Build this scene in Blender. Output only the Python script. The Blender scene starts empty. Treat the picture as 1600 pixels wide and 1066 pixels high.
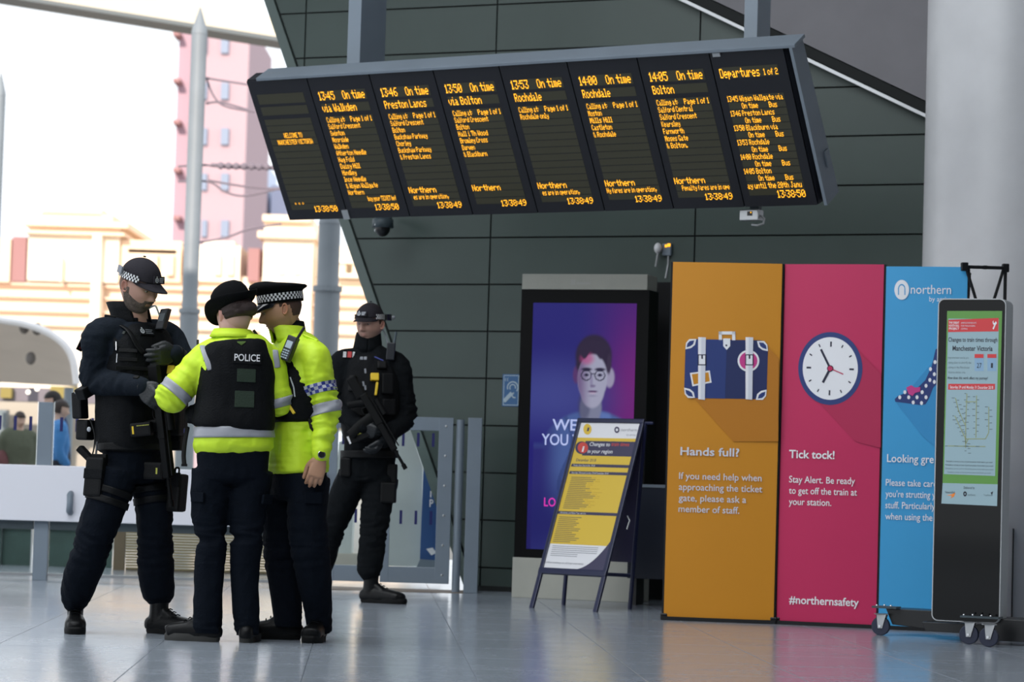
import bpy, bmesh, math, random
import numpy as np
from mathutils import Vector, Matrix, noise
from mathutils.bvhtree import BVHTree

# ------------------------------------------------------------------ camera, world, sun, exposure
SC = bpy.context.scene
COL = SC.collection
CAM_H = 0.82
FPX = 4200.0
ROLL = math.radians(1.7)
PITCH = math.atan((745 - 533) * math.cos(ROLL) / FPX)
_f = np.array([0, math.cos(PITCH), math.sin(PITCH)])
_u0 = np.array([0, -math.sin(PITCH), math.cos(PITCH)])
_r0 = np.array([1.0, 0, 0])
_R = math.cos(ROLL) * _r0 + math.sin(ROLL) * _u0
_U = -math.sin(ROLL) * _r0 + math.cos(ROLL) * _u0
EYE = np.array([0, 0, CAM_H])
cam = bpy.data.cameras.new('camera')
cam_o = bpy.data.objects.new('camera', cam)
COL.objects.link(cam_o)
cam.sensor_width = 36.0
cam.lens = FPX / 1600 * 36
cam.clip_end = 600
cam_o.matrix_world = Matrix(((_R[0], _U[0], -_f[0], 0), (_R[1], _U[1], -_f[1], 0), (_R[2], _U[2], -_f[2], CAM_H), (0, 0, 0, 1)))
cam.dof.use_dof = True
cam.dof.focus_distance = 13.1
cam.dof.aperture_fstop = 4.0
SC.camera = cam_o

W = bpy.data.worlds.new('sky')
SC.world = W
W.use_nodes = True
_bg = W.node_tree.nodes['Background']
_bg.inputs[0].default_value = (0.90, 0.95, 1.0, 1)
_bg.inputs[1].default_value = 1.55

def lamp(name, kind, loc, power, color=(1, 1, 1), size=1.0, size_y=None, aim=None, angle=None):
    l = bpy.data.lights.new(name, kind)
    l.energy = power
    l.color = color
    if kind == 'AREA':
        l.size = size
        if size_y:
            l.shape = 'RECTANGLE'
            l.size_y = size_y
    if kind == 'SUN' and angle:
        l.angle = angle
    o = bpy.data.objects.new(name, l)
    COL.objects.link(o)
    o.location = loc
    if aim is not None:
        o.rotation_euler = (Vector(aim) - Vector(loc)).to_track_quat('-Z', 'Y').to_euler()
    return o

lamp('sun', 'SUN', (-12, -30, 25), 5.2, (1.0, 0.88, 0.76), aim=(0, 40, 0), angle=0.01)
lamp('roof_light_far', 'AREA', (-4.0, 12.0, 7.2), 520, (0.93, 0.97, 1.0), 7, 5, aim=(-4, 12.2, 0))
lamp('roof_light_near', 'AREA', (-3.5, 5.0, 7.2), 620, (0.93, 0.97, 1.0), 8, 4, aim=(-2.0, 10.0, 0))

SC.view_settings.view_transform = 'Standard'
SC.view_settings.look = 'None'
SC.view_settings.exposure = 0.0
SC.view_settings.gamma = 1.0
SC.view_settings.use_curve_mapping = False

# ------------------------------------------------------------------ helpers
rnd = random.Random(7)
ORG = {}

def ray(px, py):
    return _f + _R * (px - 800) / FPX - _U * (py - 533) / FPX

def at(px, py, Y):
    d = ray(px, py)
    return EYE + d * (Y / d[1])

def atz(px, py, z=0.0):
    d = ray(px, py)
    return EYE + d * ((z - CAM_H) / d[2])

def nrm(v):
    v = np.asarray(v, float)
    return v / (np.linalg.norm(v) + 1e-12)

class Frame:
    """a plane in the scene: origin, u (right), v (up), n (towards the viewer)"""
    def __init__(s, o, u, v):
        s.o = np.array(o, float); s.u = nrm(u); s.v = nrm(v); s.n = nrm(np.cross(s.u, s.v))
    def p(s, a, b, c=0.0):
        return s.o + s.u * a + s.v * b + s.n * c
    def hit(s, px, py):
        d = ray(px, py)
        t = np.dot(s.o - EYE, s.n) / np.dot(d, s.n)
        return EYE + d * t
    def uv(s, px, py):
        q = s.hit(px, py) - s.o
        return float(q @ s.u), float(q @ s.v)
    def off(s, c):
        return Frame(s.o + s.n * c, s.u, s.v)

def yawframe(o, deg, tilt=0.0):
    a = math.radians(deg); t = math.radians(tilt)
    u = np.array([math.cos(a), -math.sin(a), 0]); n = np.array([-math.sin(a), -math.cos(a), 0])
    v = np.array([0, 0, 1]) * math.cos(t) + n * math.sin(t)
    return Frame(o, u, v)

MATS = {}
def mat(name, color, rough=0.7, metal=0.0, emit=None, estr=0.0, var=0.0, vscale=8.0, bump=0.0, bscale=60.0, spec=0.5,
        trans=0.0, attr=None, coat=0.0, emit_attr=False, aniso=None, ior=None, sheen=0.0):
    if name in MATS:
        return MATS[name]
    m = bpy.data.materials.new(name)
    m.use_nodes = True
    nt = m.node_tree; N = nt.nodes; L = nt.links
    b = N['Principled BSDF']
    c4 = (*color, 1)
    b.inputs['Base Color'].default_value = c4
    b.inputs['Roughness'].default_value = rough
    b.inputs['Metallic'].default_value = metal
    b.inputs['Specular IOR Level'].default_value = spec
    b.inputs['Transmission Weight'].default_value = trans
    b.inputs['Coat Weight'].default_value = coat
    if sheen:
        b.inputs['Sheen Weight'].default_value = sheen
    if ior:
        b.inputs['IOR'].default_value = ior
    tc = N.new('ShaderNodeTexCoord')
    src = None
    if attr:
        a = N.new('ShaderNodeVertexColor'); a.layer_name = attr
        src = a.outputs['Color']
    if var > 0:
        nz = N.new('ShaderNodeTexNoise'); nz.inputs['Scale'].default_value = vscale; nz.inputs['Detail'].default_value = 5
        L.new(tc.outputs['Object'], nz.inputs['Vector'])
        mr = N.new('ShaderNodeMapRange')
        mr.inputs['From Min'].default_value = 0.3; mr.inputs['From Max'].default_value = 0.7
        mr.inputs['To Min'].default_value = 1 - var; mr.inputs['To Max'].default_value = 1 + var
        L.new(nz.outputs['Fac'], mr.inputs['Value'])
        mx = N.new('ShaderNodeVectorMath'); mx.operation = 'SCALE'
        if src is not None:
            L.new(src, mx.inputs[0])
        else:
            mx.inputs[0].default_value = color
        L.new(mr.outputs['Result'], mx.inputs['Scale'])
        src = mx.outputs['Vector']
    if src is not None:
        L.new(src, b.inputs['Base Color'])
    if bump > 0:
        nb = N.new('ShaderNodeTexNoise'); nb.inputs['Scale'].default_value = bscale; nb.inputs['Detail'].default_value = 4
        if aniso:
            mp = N.new('ShaderNodeMapping'); mp.inputs['Scale'].default_value = aniso
            L.new(tc.outputs['Object'], mp.inputs['Vector']); L.new(mp.outputs['Vector'], nb.inputs['Vector'])
        else:
            L.new(tc.outputs['Object'], nb.inputs['Vector'])
        bp = N.new('ShaderNodeBump'); bp.inputs['Strength'].default_value = bump; bp.inputs['Distance'].default_value = 0.01
        L.new(nb.outputs['Fac'], bp.inputs['Height']); L.new(bp.outputs['Normal'], b.inputs['Normal'])
    if emit is not None:
        b.inputs['Emission Color'].default_value = (*emit, 1)
        b.inputs['Emission Strength'].default_value = estr
        if emit_attr and attr:
            L.new(a.outputs['Color'], b.inputs['Emission Color'])
    MATS[name] = m
    return m

def s2l(r, g, b):
    f = lambda c: (c / 255 / 12.92) if c / 255 <= 0.04045 else ((c / 255 + 0.055) / 1.055) ** 2.4
    return (f(r), f(g), f(b))

class MB:
    """collects geometry in world coordinates; several material slots"""
    def __init__(s):
        s.v = []; s.f = []; s.m = []; s.mats = []; s.cols = None
    def slot(s, m):
        if m not in s.mats:
            s.mats.append(m)
        return s.mats.index(m)
    def add(s, V, F, m=None):
        k = s.slot(m) if m is not None else 0
        b = len(s.v)
        s.v.extend([tuple(map(float, q)) for q in V])
        for f in F:
            s.f.append([i + b for i in f]); s.m.append(k)
        return s
    def box(s, c, size, R=None, m=None):
        """c centre, size full, R 3 axes rows"""
        R = np.eye(3) if R is None else np.asarray(R, float)
        h = np.array(size) / 2
        V = []
        for z in (-1, 1):
            for y in (-1, 1):
                for x in (-1, 1):
                    V.append(np.array(c) + R[0] * x * h[0] + R[1] * y * h[1] + R[2] * z * h[2])
        F = [(0, 2, 3, 1), (4, 5, 7, 6), (0, 1, 5, 4), (2, 6, 7, 3), (0, 4, 6, 2), (1, 3, 7, 5)]
        return s.add(V, F, m)
    def fbox(s, fr, a0, a1, b0, b1, c0, c1, m=None):
        """box in a frame: u a0..a1, v b0..b1, n c0..c1"""
        return s.box(fr.p((a0 + a1) / 2, (b0 + b1) / 2, (c0 + c1) / 2), (abs(a1 - a0), abs(b1 - b0), abs(c1 - c0)), (fr.u, fr.v, fr.n), m)
    def poly(s, pts, th, n, m=None):
        """prism: polygon pts (3D, ccw seen from n) with thickness th behind"""
        pts = [np.asarray(p, float) for p in pts]; n = np.asarray(n, float)
        k = len(pts)
        V = pts + [p - n * th for p in pts]
        F = [tuple(range(k)), tuple(range(2 * k - 1, k - 1, -1))]
        for i in range(k):
            j = (i + 1) % k
            F.append((i, k + i, k + j, j))
        return s.add(V, F, m)
    def tube(s, pts, r, n=10, m=None, caps=True):
        V, F = limb(pts, r, n=n, sub=1, round_caps=False)
        return s.add(V, F, m)
    def build(s, name, m=None, parent=None, smooth=False, bevel=0.0, org=None, auto=None):
        me = bpy.data.meshes.new(name)
        if parent is not None:
            o0 = ORG[parent.name]
        elif org is not None:
            o0 = np.array(org, float)
        else:
            A = np.array(s.v); o0 = np.array([(A[:, 0].min() + A[:, 0].max()) / 2, (A[:, 1].min() + A[:, 1].max()) / 2, A[:, 2].min()])
        A = np.array(s.v) - o0
        me.from_pydata([tuple(q) for q in A], [], s.f)
        mats = s.mats if s.mats else [m]
        for q in mats:
            me.materials.append(q)
        if len(mats) > 1:
            me.polygons.foreach_set('material_index', s.m)
        if s.cols is not None:
            ca = me.color_attributes.new('Col', 'FLOAT_COLOR', 'POINT')
            c = np.ones((len(s.v), 4)); c[:, :3] = np.asarray(s.cols)
            ca.data.foreach_set('color', c.ravel())
        if smooth:
            me.polygons.foreach_set('use_smooth', [True] * len(me.polygons))
        me.validate(); me.update()
        bm = bmesh.new(); bm.from_mesh(me)
        bmesh.ops.recalc_face_normals(bm, faces=bm.faces) if not s.cols is not None and len(bm.faces) < 30000 else None
        if bevel > 0:
            bmesh.ops.bevel(bm, geom=[e for e in bm.edges if len(e.link_faces) == 2 and e.calc_face_angle(0) > 0.6], offset=bevel, segments=2, affect='EDGES', profile=0.6)
        if auto:
            for e in bm.edges:
                if len(e.link_faces) == 2 and e.calc_face_angle(0) > auto:
                    e.smooth = False
            for f in bm.faces:
                f.smooth = True
        bm.to_mesh(me); bm.free()
        o = bpy.data.objects.new(name, me)
        COL.objects.link(o)
        if parent is not None:
            o.parent = parent
        else:
            o.location = tuple(o0)
        ORG[o.name] = o0
        return o

def thing(name, label, cat, loc, group=None):
    o = bpy.data.objects.new(name, None)
    COL.objects.link(o)
    o.location = tuple(map(float, loc)); o.empty_display_size = 0.1
    o['label'] = label; o['category'] = cat
    if group:
        o['group'] = group
    ORG[o.name] = np.array(loc, float)
    return o

def tag(o, label, cat, group=None, kind=None):
    o['label'] = label; o['category'] = cat
    if group: o['group'] = group
    if kind: o['kind'] = kind
    return o

def struct(o, label=None):
    o['kind'] = 'structure'
    if label: o['label'] = label
    return o

def catmull(P, sub):
    P = np.asarray(P, float)
    if sub <= 1 or len(P) < 3:
        return P
    out = []
    n = len(P)
    for i in range(n - 1):
        p0 = P[max(i - 1, 0)]; p1 = P[i]; p2 = P[i + 1]; p3 = P[min(i + 2, n - 1)]
        for k in range(sub):
            t = k / sub
            out.append(0.5 * ((2 * p1) + (-p0 + p2) * t + (2 * p0 - 5 * p1 + 4 * p2 - p3) * t * t + (-p0 + 3 * p1 - 3 * p2 + p3) * t ** 3))
    out.append(P[-1])
    return np.array(out)

def limb(pts, rads, n=16, sub=4, side=None, sup=2.0, round_caps=True, cap=9.0):
    """closed loft along pts; rads float or (a,b): a along side, b across"""
    pts = np.asarray(pts, float)
    if np.isscalar(rads):
        rads = [rads] * len(pts)
    R = np.array([(r, r) if np.isscalar(r) else r for r in rads], float)
    X = catmull(np.hstack([pts, R]), sub)
    pts = X[:, :3]; R = np.abs(X[:, 3:5])
    if round_caps:
        t0 = nrm(pts[0] - pts[1]); t1 = nrm(pts[-1] - pts[-2])
        e0 = []; e1 = []; r0 = []; r1 = []
        for a in (80, 60, 35):
            c, s = math.cos(math.radians(a)), math.sin(math.radians(a))
            e0.append(pts[0] + t0 * min(cap, R[0].min()) * s); r0.append(R[0] * c)
        for a in (35, 60, 80):
            c, s = math.cos(math.radians(a)), math.sin(math.radians(a))
            e1.append(pts[-1] + t1 * min(cap, R[-1].min()) * s); r1.append(R[-1] * c)
        pts = np.vstack([e0, pts, e1]); R = np.vstack([r0, R, r1])
    T = np.gradient(pts, axis=0)
    T = T / (np.linalg.norm(T, axis=1)[:, None] + 1e-9)
    if side is None:
        s0 = np.cross(T[0], (0, 0, 1.0))
        if np.linalg.norm(s0) < 0.2:
            s0 = np.cross(T[0], (0, 1.0, 0))
        S = [nrm(s0)]
        for t in T[1:]:
            q = S[-1] - t * (S[-1] @ t)
            S.append(nrm(q))
        S = np.array(S)
    else:
        S = np.array([nrm(np.asarray(side, float) - t * (np.asarray(side, float) @ t)) for t in T])
    B = np.cross(T, S)
    V = []
    ang = np.linspace(0, 2 * math.pi, n, endpoint=False)
    ca, sa = np.cos(ang), np.sin(ang)
    ex = 2.0 / sup
    ca = np.sign(ca) * np.abs(ca) ** ex; sa = np.sign(sa) * np.abs(sa) ** ex
    for i in range(len(pts)):
        for k in range(n):
            V.append(pts[i] + S[i] * R[i, 0] * ca[k] + B[i] * R[i, 1] * sa[k])
    F = []
    for i in range(len(pts) - 1):
        for k in range(n):
            j = (k + 1) % n
            F.append((i * n + k, i * n + j, (i + 1) * n + j, (i + 1) * n + k))
    F.append(tuple(range(n - 1, -1, -1)))
    F.append(tuple((len(pts) - 1) * n + k for k in range(n)))
    return V, F

def ellipsoid(c, r, R=None, nu=20, nv=12):
    R = np.eye(3) if R is None else np.asarray(R)
    V = []; F = []
    for i in range(nv + 1):
        th = math.pi * i / nv
        for k in range(nu):
            ph = 2 * math.pi * k / nu
            q = (math.sin(th) * math.cos(ph) * r[0], math.sin(th) * math.sin(ph) * r[1], math.cos(th) * r[2])
            V.append(np.array(c) + R[0] * q[0] + R[1] * q[1] + R[2] * q[2])
    for i in range(nv):
        for k in range(nu):
            j = (k + 1) % nu
            F.append((i * nu + k, (i + 1) * nu + k, (i + 1) * nu + j, i * nu + j))
    return V, F

def remesh(parts, voxel=0.008, smooth=3, subd=0):
    """fuse closed meshes into one continuous surface"""
    V = []; F = []
    for v, f in parts:
        b = len(V); V.extend([tuple(map(float, q)) for q in v]); F.extend([[i + b for i in q] for q in f])
    me = bpy.data.meshes.new('tmp'); me.from_pydata(V, [], F); me.update()
    bm = bmesh.new(); bm.from_mesh(me); bmesh.ops.remove_doubles(bm, verts=bm.verts, dist=1e-6)
    bmesh.ops.recalc_face_normals(bm, faces=bm.faces); bm.to_mesh(me); bm.free()
    o = bpy.data.objects.new('tmp', me); COL.objects.link(o)
    r = o.modifiers.new('r', 'REMESH'); r.mode = 'VOXEL'; r.voxel_size = voxel; r.adaptivity = 0
    if smooth:
        s = o.modifiers.new('s', 'SMOOTH'); s.iterations = smooth; s.factor = 0.6
    dg = bpy.context.evaluated_depsgraph_get()
    ev = o.evaluated_get(dg).to_mesh()
    n = len(ev.vertices); A = np.empty(n * 3); ev.vertices.foreach_get('co', A); A = A.reshape(-1, 3).copy()
    FF = [tuple(p.vertices) for p in ev.polygons]
    NN = np.empty(n * 3); ev.vertices.foreach_get('normal', NN); NN = NN.reshape(-1, 3).copy()
    o.evaluated_get(dg).to_mesh_clear()
    bpy.data.objects.remove(o); bpy.data.meshes.remove(me)
    return A, FF, NN

def wrinkle(A, NN, joints=(), amp=0.006, seed=0.0, fine=0.0):
    """cloth folds: broad soft folds plus creases round the joints [(point, axis, radius, strength)]"""
    out = A.copy()
    for i in range(len(A)):
        p = A[i]
        d = 1.2 * amp * noise.noise(Vector((p[0] * 9 + seed, p[1] * 9, p[2] * 5.5)))
        d += amp * 0.75 * (0.35 - abs(noise.noise(Vector((p[0] * 17, p[1] * 17 + seed, p[2] * 11)))) * 1.6)
        for (c, ax, rr, st) in joints:
            q = p - c; dist2 = q @ q
            if dist2 < rr * rr * 4:
                w = math.exp(-dist2 / (rr * rr))
                al = q @ ax; la = q - ax * al
                v = noise.noise(Vector((al * 34 + seed, la[0] * 7 + la[1] * 5, la[2] * 7 + 3.3)))
                d += 1.35 * st * w * (0.30 - abs(v) * 1.9)
        out[i] = p + NN[i] * d * np.array([1, 1, .3])
    return out

def bvh(A, F):
    return BVHTree.FromPolygons([tuple(q) for q in A], F)

def stick(tree, px, py):
    d = ray(px, py)
    h = tree.ray_cast(Vector(EYE), Vector(nrm(d)))
    if h[0] is None:
        h = tree.find_nearest(Vector(at(px, py, 13.0)))
    n = np.array(h[1])
    if n @ d > 0: n = -n
    return np.array(h[0]), n

def text_mesh(s, size=1.0, bold=0.0, align='LEFT', res=3):
    cu = bpy.data.curves.new('txt', 'FONT')
    cu.body = s; cu.size = size; cu.offset = bold; cu.resolution_u = res
    cu.align_x = align
    o = bpy.data.objects.new('txt', cu); COL.objects.link(o)
    dg = bpy.context.evaluated_depsgraph_get()
    me = o.evaluated_get(dg).to_mesh()
    V = np.array([v.co[:] for v in me.vertices]) if len(me.vertices) else np.zeros((0, 3))
    F = [tuple(p.vertices) for p in me.polygons]
    o.evaluated_get(dg).to_mesh_clear()
    bpy.data.objects.remove(o); bpy.data.curves.remove(cu)
    return V, F

def put_text(mb, s, fr, px0, py0, px1, h, m=None, bold=0.0, c=0.0015, shear=0.0):
    """lettering on a frame: baseline starts at photo pixel (px0,py0), runs to column px1, cap height h pixels"""
    V, F = text_mesh(s, 1.0, bold)
    if len(V) == 0: return
    a0, b0 = fr.uv(px0, py0); a1, _ = fr.uv(px1, py0)
    _, b1 = fr.uv(px0, py0 - h)
    xs = V[:, 0].min(); w = V[:, 0].max() - xs
    sx = (a1 - a0) / w; sy = (b1 - b0) / 0.73
    P = [fr.p(a0 + (q[0] - xs) * sx + shear * q[1] * sy, b0 + q[1] * sy, c) for q in V]
    mb.add(P, F, m)

def ppoly(mb, fr, pts, m, c=0.001, th=0.0006):
    """flat shape given in photo pixels, laid on a frame"""
    P = [fr.hit(*q) + fr.n * c for q in pts]
    mb.poly(P, th, fr.n, m)

def arc(cx, cy, rx, ry, a0=0, a1=360, n=24):
    return [(cx + rx * math.cos(math.radians(a0 + (a1 - a0) * i / n)), cy + ry * math.sin(math.radians(a0 + (a1 - a0) * i / n))) for i in range(n + (0 if a1 - a0 >= 360 else 1))]

def ring(mb, fr, cx, cy, r0, r1, m, c=0.001, n=32, kx=1.0, a0=0, a1=360):
    V = []; F = []
    cnt = n + 1
    for i in range(cnt):
        a = math.radians(a0 + (a1 - a0) * i / n)
        for r in (r0, r1):
            V.append(fr.hit(cx + r * kx * math.cos(a), cy + r * math.sin(a)) + fr.n * c)
    for i in range(n):
        F.append((2 * i, 2 * i + 1, 2 * i + 3, 2 * i + 2))
    mb.add(V, F, m)
# ------------------------------------------------------------------ materials
M_floor = mat('stone_tile', s2l(150, 158, 168), rough=0.17, var=0.10, vscale=26, bump=0.05, bscale=9, spec=0.6)
M_joint = mat('tile_joint', s2l(92, 96, 100), rough=0.5)
def speckle_floor():
    nt = M_floor.node_tree; N = nt.nodes; L = nt.links; b = N['Principled BSDF']
    g = N.new('ShaderNodeNewGeometry'); nz = N.new('ShaderNodeTexNoise'); nz.inputs['Scale'].default_value = 3.0; nz.inputs['Detail'].default_value = 6
    L.new(g.outputs['Position'], nz.inputs['Vector'])
    mr = N.new('ShaderNodeMapRange'); mr.inputs['To Min'].default_value = 0.13; mr.inputs['To Max'].default_value = 0.24
    L.new(nz.outputs['Fac'], mr.inputs['Value']); L.new(mr.outputs['Result'], b.inputs['Roughness'])
speckle_floor()
M_panel = mat('green_cladding', s2l(57, 72, 67), rough=0.42, var=0.06, vscale=2.5, bump=0.04, bscale=5)
M_trimg = mat('cladding_edge', s2l(84, 98, 94), rough=0.4)
M_gap = mat('dark_gap', s2l(22, 26, 26), rough=0.8)
M_soff = mat('soffit_grey', s2l(132, 130, 134), rough=0.8, var=0.05, vscale=3)
M_whitep = mat('white_paint', s2l(226, 226, 228), rough=0.32, var=0.04, vscale=4)
M_steel = mat('grey_painted_steel', s2l(122, 134, 146), rough=0.45, var=0.03, vscale=6)
M_steeld = mat('dark_painted_steel', s2l(66, 78, 84), rough=0.5)
M_glass = mat('barrier_glass', (0.93, 0.97, 0.96), rough=0.02, trans=1.0, ior=1.08, spec=0.4)
M_dash = mat('blue_glass_marking', s2l(18, 22, 92), rough=0.5)
M_black = mat('black_plastic', s2l(14, 15, 18), rough=0.35, var=0.1)
M_blackm = mat('black_matte', s2l(18, 19, 22), rough=0.8)
M_alu = mat('brushed_aluminium', s2l(176, 178, 180), rough=0.3, metal=0.6)
M_chrome = mat('bright_metal', s2l(200, 202, 205), rough=0.2, metal=1.0)

# ------------------------------------------------------------------ floor
mb = MB(); mb.box((0, 6.2, -0.105), (40, 40, 0.2), m=M_joint)
floor = struct(mb.build('floor', M_floor, org=(0, 0, 0)), 'polished pale grey stone concourse floor')
floor.data.materials[0] = M_floor
ty = math.radians(3)
TU = np.array([math.cos(ty), math.sin(ty), 0]); TV = np.array([-math.sin(ty), math.cos(ty), 0])
mb = MB(); mb.box((0, 0, -0.003), (0.6965, 0.6965, 0.006), (TU, TV, np.array([0, 0, 1.0])), M_floor)
t0 = mb.build('tile', M_floor, parent=floor, bevel=0.0012)
first = True
for i in range(-7, 8):
    for j in range(15, 30):
        c = TU * (i * 0.7 + (0.0 if j % 2 else 0.0) + 0.12) + TV * (j * 0.7 - 0.1)
        if c[1] > 20.6 or c[1] < 10.0: continue
        if first:
            t0.location = tuple(c); first = False; continue
        o = t0.copy(); COL.objects.link(o); o.parent = floor; o.location = tuple(c)
mb = MB(); mb.box((0, 6, 7.6), (30, 36, 0.2)); struct(mb.build('ceiling', mat('roof_white', s2l(190, 192, 194), rough=0.8)))
mb = MB(); mb.box((0, 146.4, -0.13), (500, 240, 0.2)); struct(mb.build('ground', mat('yard_paving', s2l(150, 146, 140), rough=0.9, var=0.1)), 'pale paving outside the station')

# ------------------------------------------------------------------ clad wall
WF = yawframe((0, 19.25, 0), 23.0)
wo = lambda z: -0.297 - 0.414 * z            # slanting outer edge
mb = MB()
mb.poly([WF.p(wo(0), 0), WF.p(6.5, 0), WF.p(6.5, 7.5), WF.p(wo(7.5), 7.5)], 0.25, WF.n, M_gap)
wall = struct(mb.build('wall_back', M_gap, org=(0, 19.25, 0)), 'dark green metal clad wall with a slanting outer edge')
def clip(poly, a, b, c):
    """keep a*x+b*y<=c"""
    out = []
    for i in range(len(poly)):
        p, q = poly[i], poly[(i + 1) % len(poly)]
        dp = a * p[0] + b * p[1] - c; dq = a * q[0] + b * q[1] - c
        if dp <= 0: out.append(p)
        if dp * dq < 0:
            t = dp / (dp - dq); out.append((p[0] + (q[0] - p[0]) * t, p[1] + (q[1] - p[1]) * t))
    return out
sj = [-3.295, -1.74, -0.185, 1.37, 4.48, 6.40]
g = 0.006
for i in range(5):
    for k in range(-1, 18):
        z0 = 0.165 + 0.3386 * k; z1 = z0 + 0.3386
        if k == -1: z0, z1 = 0.01, 0.165
        pl = [(sj[i] + g, z0 + g), (sj[i + 1] - g, z0 + g), (sj[i + 1] - g, z1 - g), (sj[i] + g, z1 - g)]
        pl = clip(pl, -1, -0.414, 0.297 - 0.095)      # right of the edge trim
        if len(pl) < 3: continue
        mb = MB(); P = [WF.p(a, b, 0.018) for a, b in pl]
        mb.poly(P, 0.018, WF.n, M_panel)
        mb.build('panel', M_panel, parent=wall)
mb = MB(); mb.poly([WF.p(wo(0), 0, .03), WF.p(wo(0) + .08, 0, .03), WF.p(wo(5.8) + .08, 5.8, .03), WF.p(wo(5.8), 5.8, .03)], 0.1, WF.n, M_trimg)
mb.build('edge_trim', M_trimg, parent=wall)
mb = MB(); mb.fbox(WF, -0.28, 6.4, 0, 0.035, 0, 0.03, M_gap); mb.build('skirting', M_gap, parent=wall)

# grey bulkhead above the wall with its sloping lower edge
def bulkhead():
    zl = lambda q: 4.413 - 0.4901 * (q - 0.9)
    mb = MB(); mb.poly([WF.p(-.4, zl(-.4) + .05, .16), WF.p(6.4, zl(6.4) + .05, .16), WF.p(6.4, 7.4, .16), WF.p(-.4, 7.4, .16)], 0.13, WF.n, M_soff)
    o = struct(mb.build('bulkhead', M_soff), 'grey bulkhead with a sloping lower edge above the clad wall')
    a = WF.p(-.4, zl(-.4), 0.10); b = WF.p(6.3, zl(6.3), 0.10)
    d = nrm(b - a); up = np.cross(WF.n, d)
    R = (d, up if up[2] > 0 else -up, WF.n)
    L = np.linalg.norm(b - a); c = (a + b) / 2
    mb = MB(); mb.box(c + R[1] * .005, (L, 0.065, 0.12), R, M_gap); mb.build('shadow_gap', M_gap, parent=o)
    mb = MB(); mb.box(c - R[1] * 0.045, (L, 0.022, 0.13), R, M_alu); mb.build('edge_strip', mat('pale_trim', s2l(190, 188, 188), rough=.5), parent=o)
bulkhead()
mb = MB(); mb.box((0, -12.2, 3.75), (30, .3, 7.7)); struct(mb.build('wall_front', mat('hall_grey', s2l(96, 100, 104), rough=.8)), 'plain grey wall behind the viewer')
mb = MB(); mb.box((12.2, 2.0, 3.75), (.3, 28, 7.7)); struct(mb.build('wall_right', MATS['hall_grey']), 'plain grey wall to the right of the viewer')

# round white column
cx, cy = 3.165, 17.35
mb = MB(); V, F = limb([(cx, cy, 0), (cx, cy, 3.8), (cx, cy, 7.5)], 0.52, n=64, sub=1, round_caps=False); mb.add(V, F, M_whitep)
o = mb.build('column', M_whitep, auto=0.6); struct(o, 'round white painted steel column')

# ------------------------------------------------------------------ departures board
M_case = mat('board_case_grey', s2l(118, 128, 138), rough=0.45, var=0.06, vscale=3)
M_bez = mat('board_bezel', s2l(17, 18, 26), rough=0.5)
M_lcd = mat('board_screen', s2l(48, 47, 34), rough=0.35, emit=s2l(48, 46, 30), estr=0.25)
M_lcdl = mat('board_screen_line', s2l(28, 29, 24), rough=0.5)
M_led = mat('amber_led', (1.0, 0.45, 0.03), rough=0.5, emit=(1.0, 0.43, 0.012), estr=1.5)
BW, BH = 3.875, 1.018
BF = yawframe((-1.515, 17.99, 2.5), 31.0, 31.8)
board = thing('departures_board', 'long tilted eight-screen departures board with amber dot lettering', 'departures board', BF.p(BW / 2, 0))
mb = MB()
mb.fbox(BF, 0.0, BW, 0.0, BH, -0.12, -0.005, M_bez)
mb.build('back_case', M_bez, parent=board)
# grey upper housing and right end plate
mb = MB(); mb.fbox(BF, 0.10, BW + 0.085, BH, BH + 0.022, -0.13, 0.03, M_case); mb.build('top_housing', M_case, parent=board, bevel=0.004)
mb = MB()
e = [BF.p(BW + 0.065, -0.0, 0.02), BF.p(BW + 0.065, BH + 0.02, 0.03), BF.p(BW + 0.065, BH + 0.02, -0.13), BF.p(BW + 0.065, 0.0, -0.17)]
mb.poly(e, 0.02, BF.u, M_case); mb.build('end_plate', M_case, parent=board)
e = [BF.p(BW + 0.0, 0.0, -0.0), BF.p(BW + 0.0, BH, 0.0), BF.p(BW + 0.06, BH, -0.10), BF.p(BW + 0.06, 0.0, -0.16)]
mb = MB(); mb.poly(e, 0.02, BF.n, M_bez); mb.build('end_hood', M_bez, parent=board)
mb = MB(); mb.fbox(BF, BW + 0.066, BW + 0.075, 0.20, 0.30, -0.14, -0.08, M_case); mb.build('hinge', M_case, parent=board)
FONT = {}
def _font():
    s = """!00005F0000 "0007000700 #147F147F14 &3649562050 '0008070300 (001C224100 )0041221C00 ,0080703000 -0808080808 .0000606000 /2010080402
03E5149453E 100427F4000 27249494946 32141494D33 41814127F10 52745454539 63C4A494931 74121110907 83649494936 946494929 1E :0000140000
A7C1211127C B7F49494936 C3E41414122 D7F4141413E E7F49494941 F7F09090901 G3E41415173 H7F0808087F I00417F4100 J2040413F01 K7F08142241 L7F40404040 M7F021C027F N7F0408107F O3E4141413E P7F09090906 Q3E4151215E R7F09192946 S2649494932 T03017F0103 U3F4040403F V1F2040201F W3F4038403F X6314081463 Y0304780403 Z6159494D43
a2054547840 b7F28444438 c3844444428 d384444287F e3854545418 f00087E0902 g18A4A49C78 h7F08040478 i00447D4000 j2040403D00 k7F10284400 l00417F4000 m7C04780478 n7C08040478 o3844444438 pFC18241818 q18242418FC r7C08040408 s4854545424 t04043F4424 u3C4040207C v1C2040201C w3C4030403C x4428102844 y4C9090907C z4464544C44"""
    s = s.replace('46494929 1E', '464949291E')
    for w in s.split():
        c, h = w[0], w[1:]
        FONT[c] = [int(h[i:i + 2], 16) for i in range(0, 10, 2)]
_font()
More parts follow.
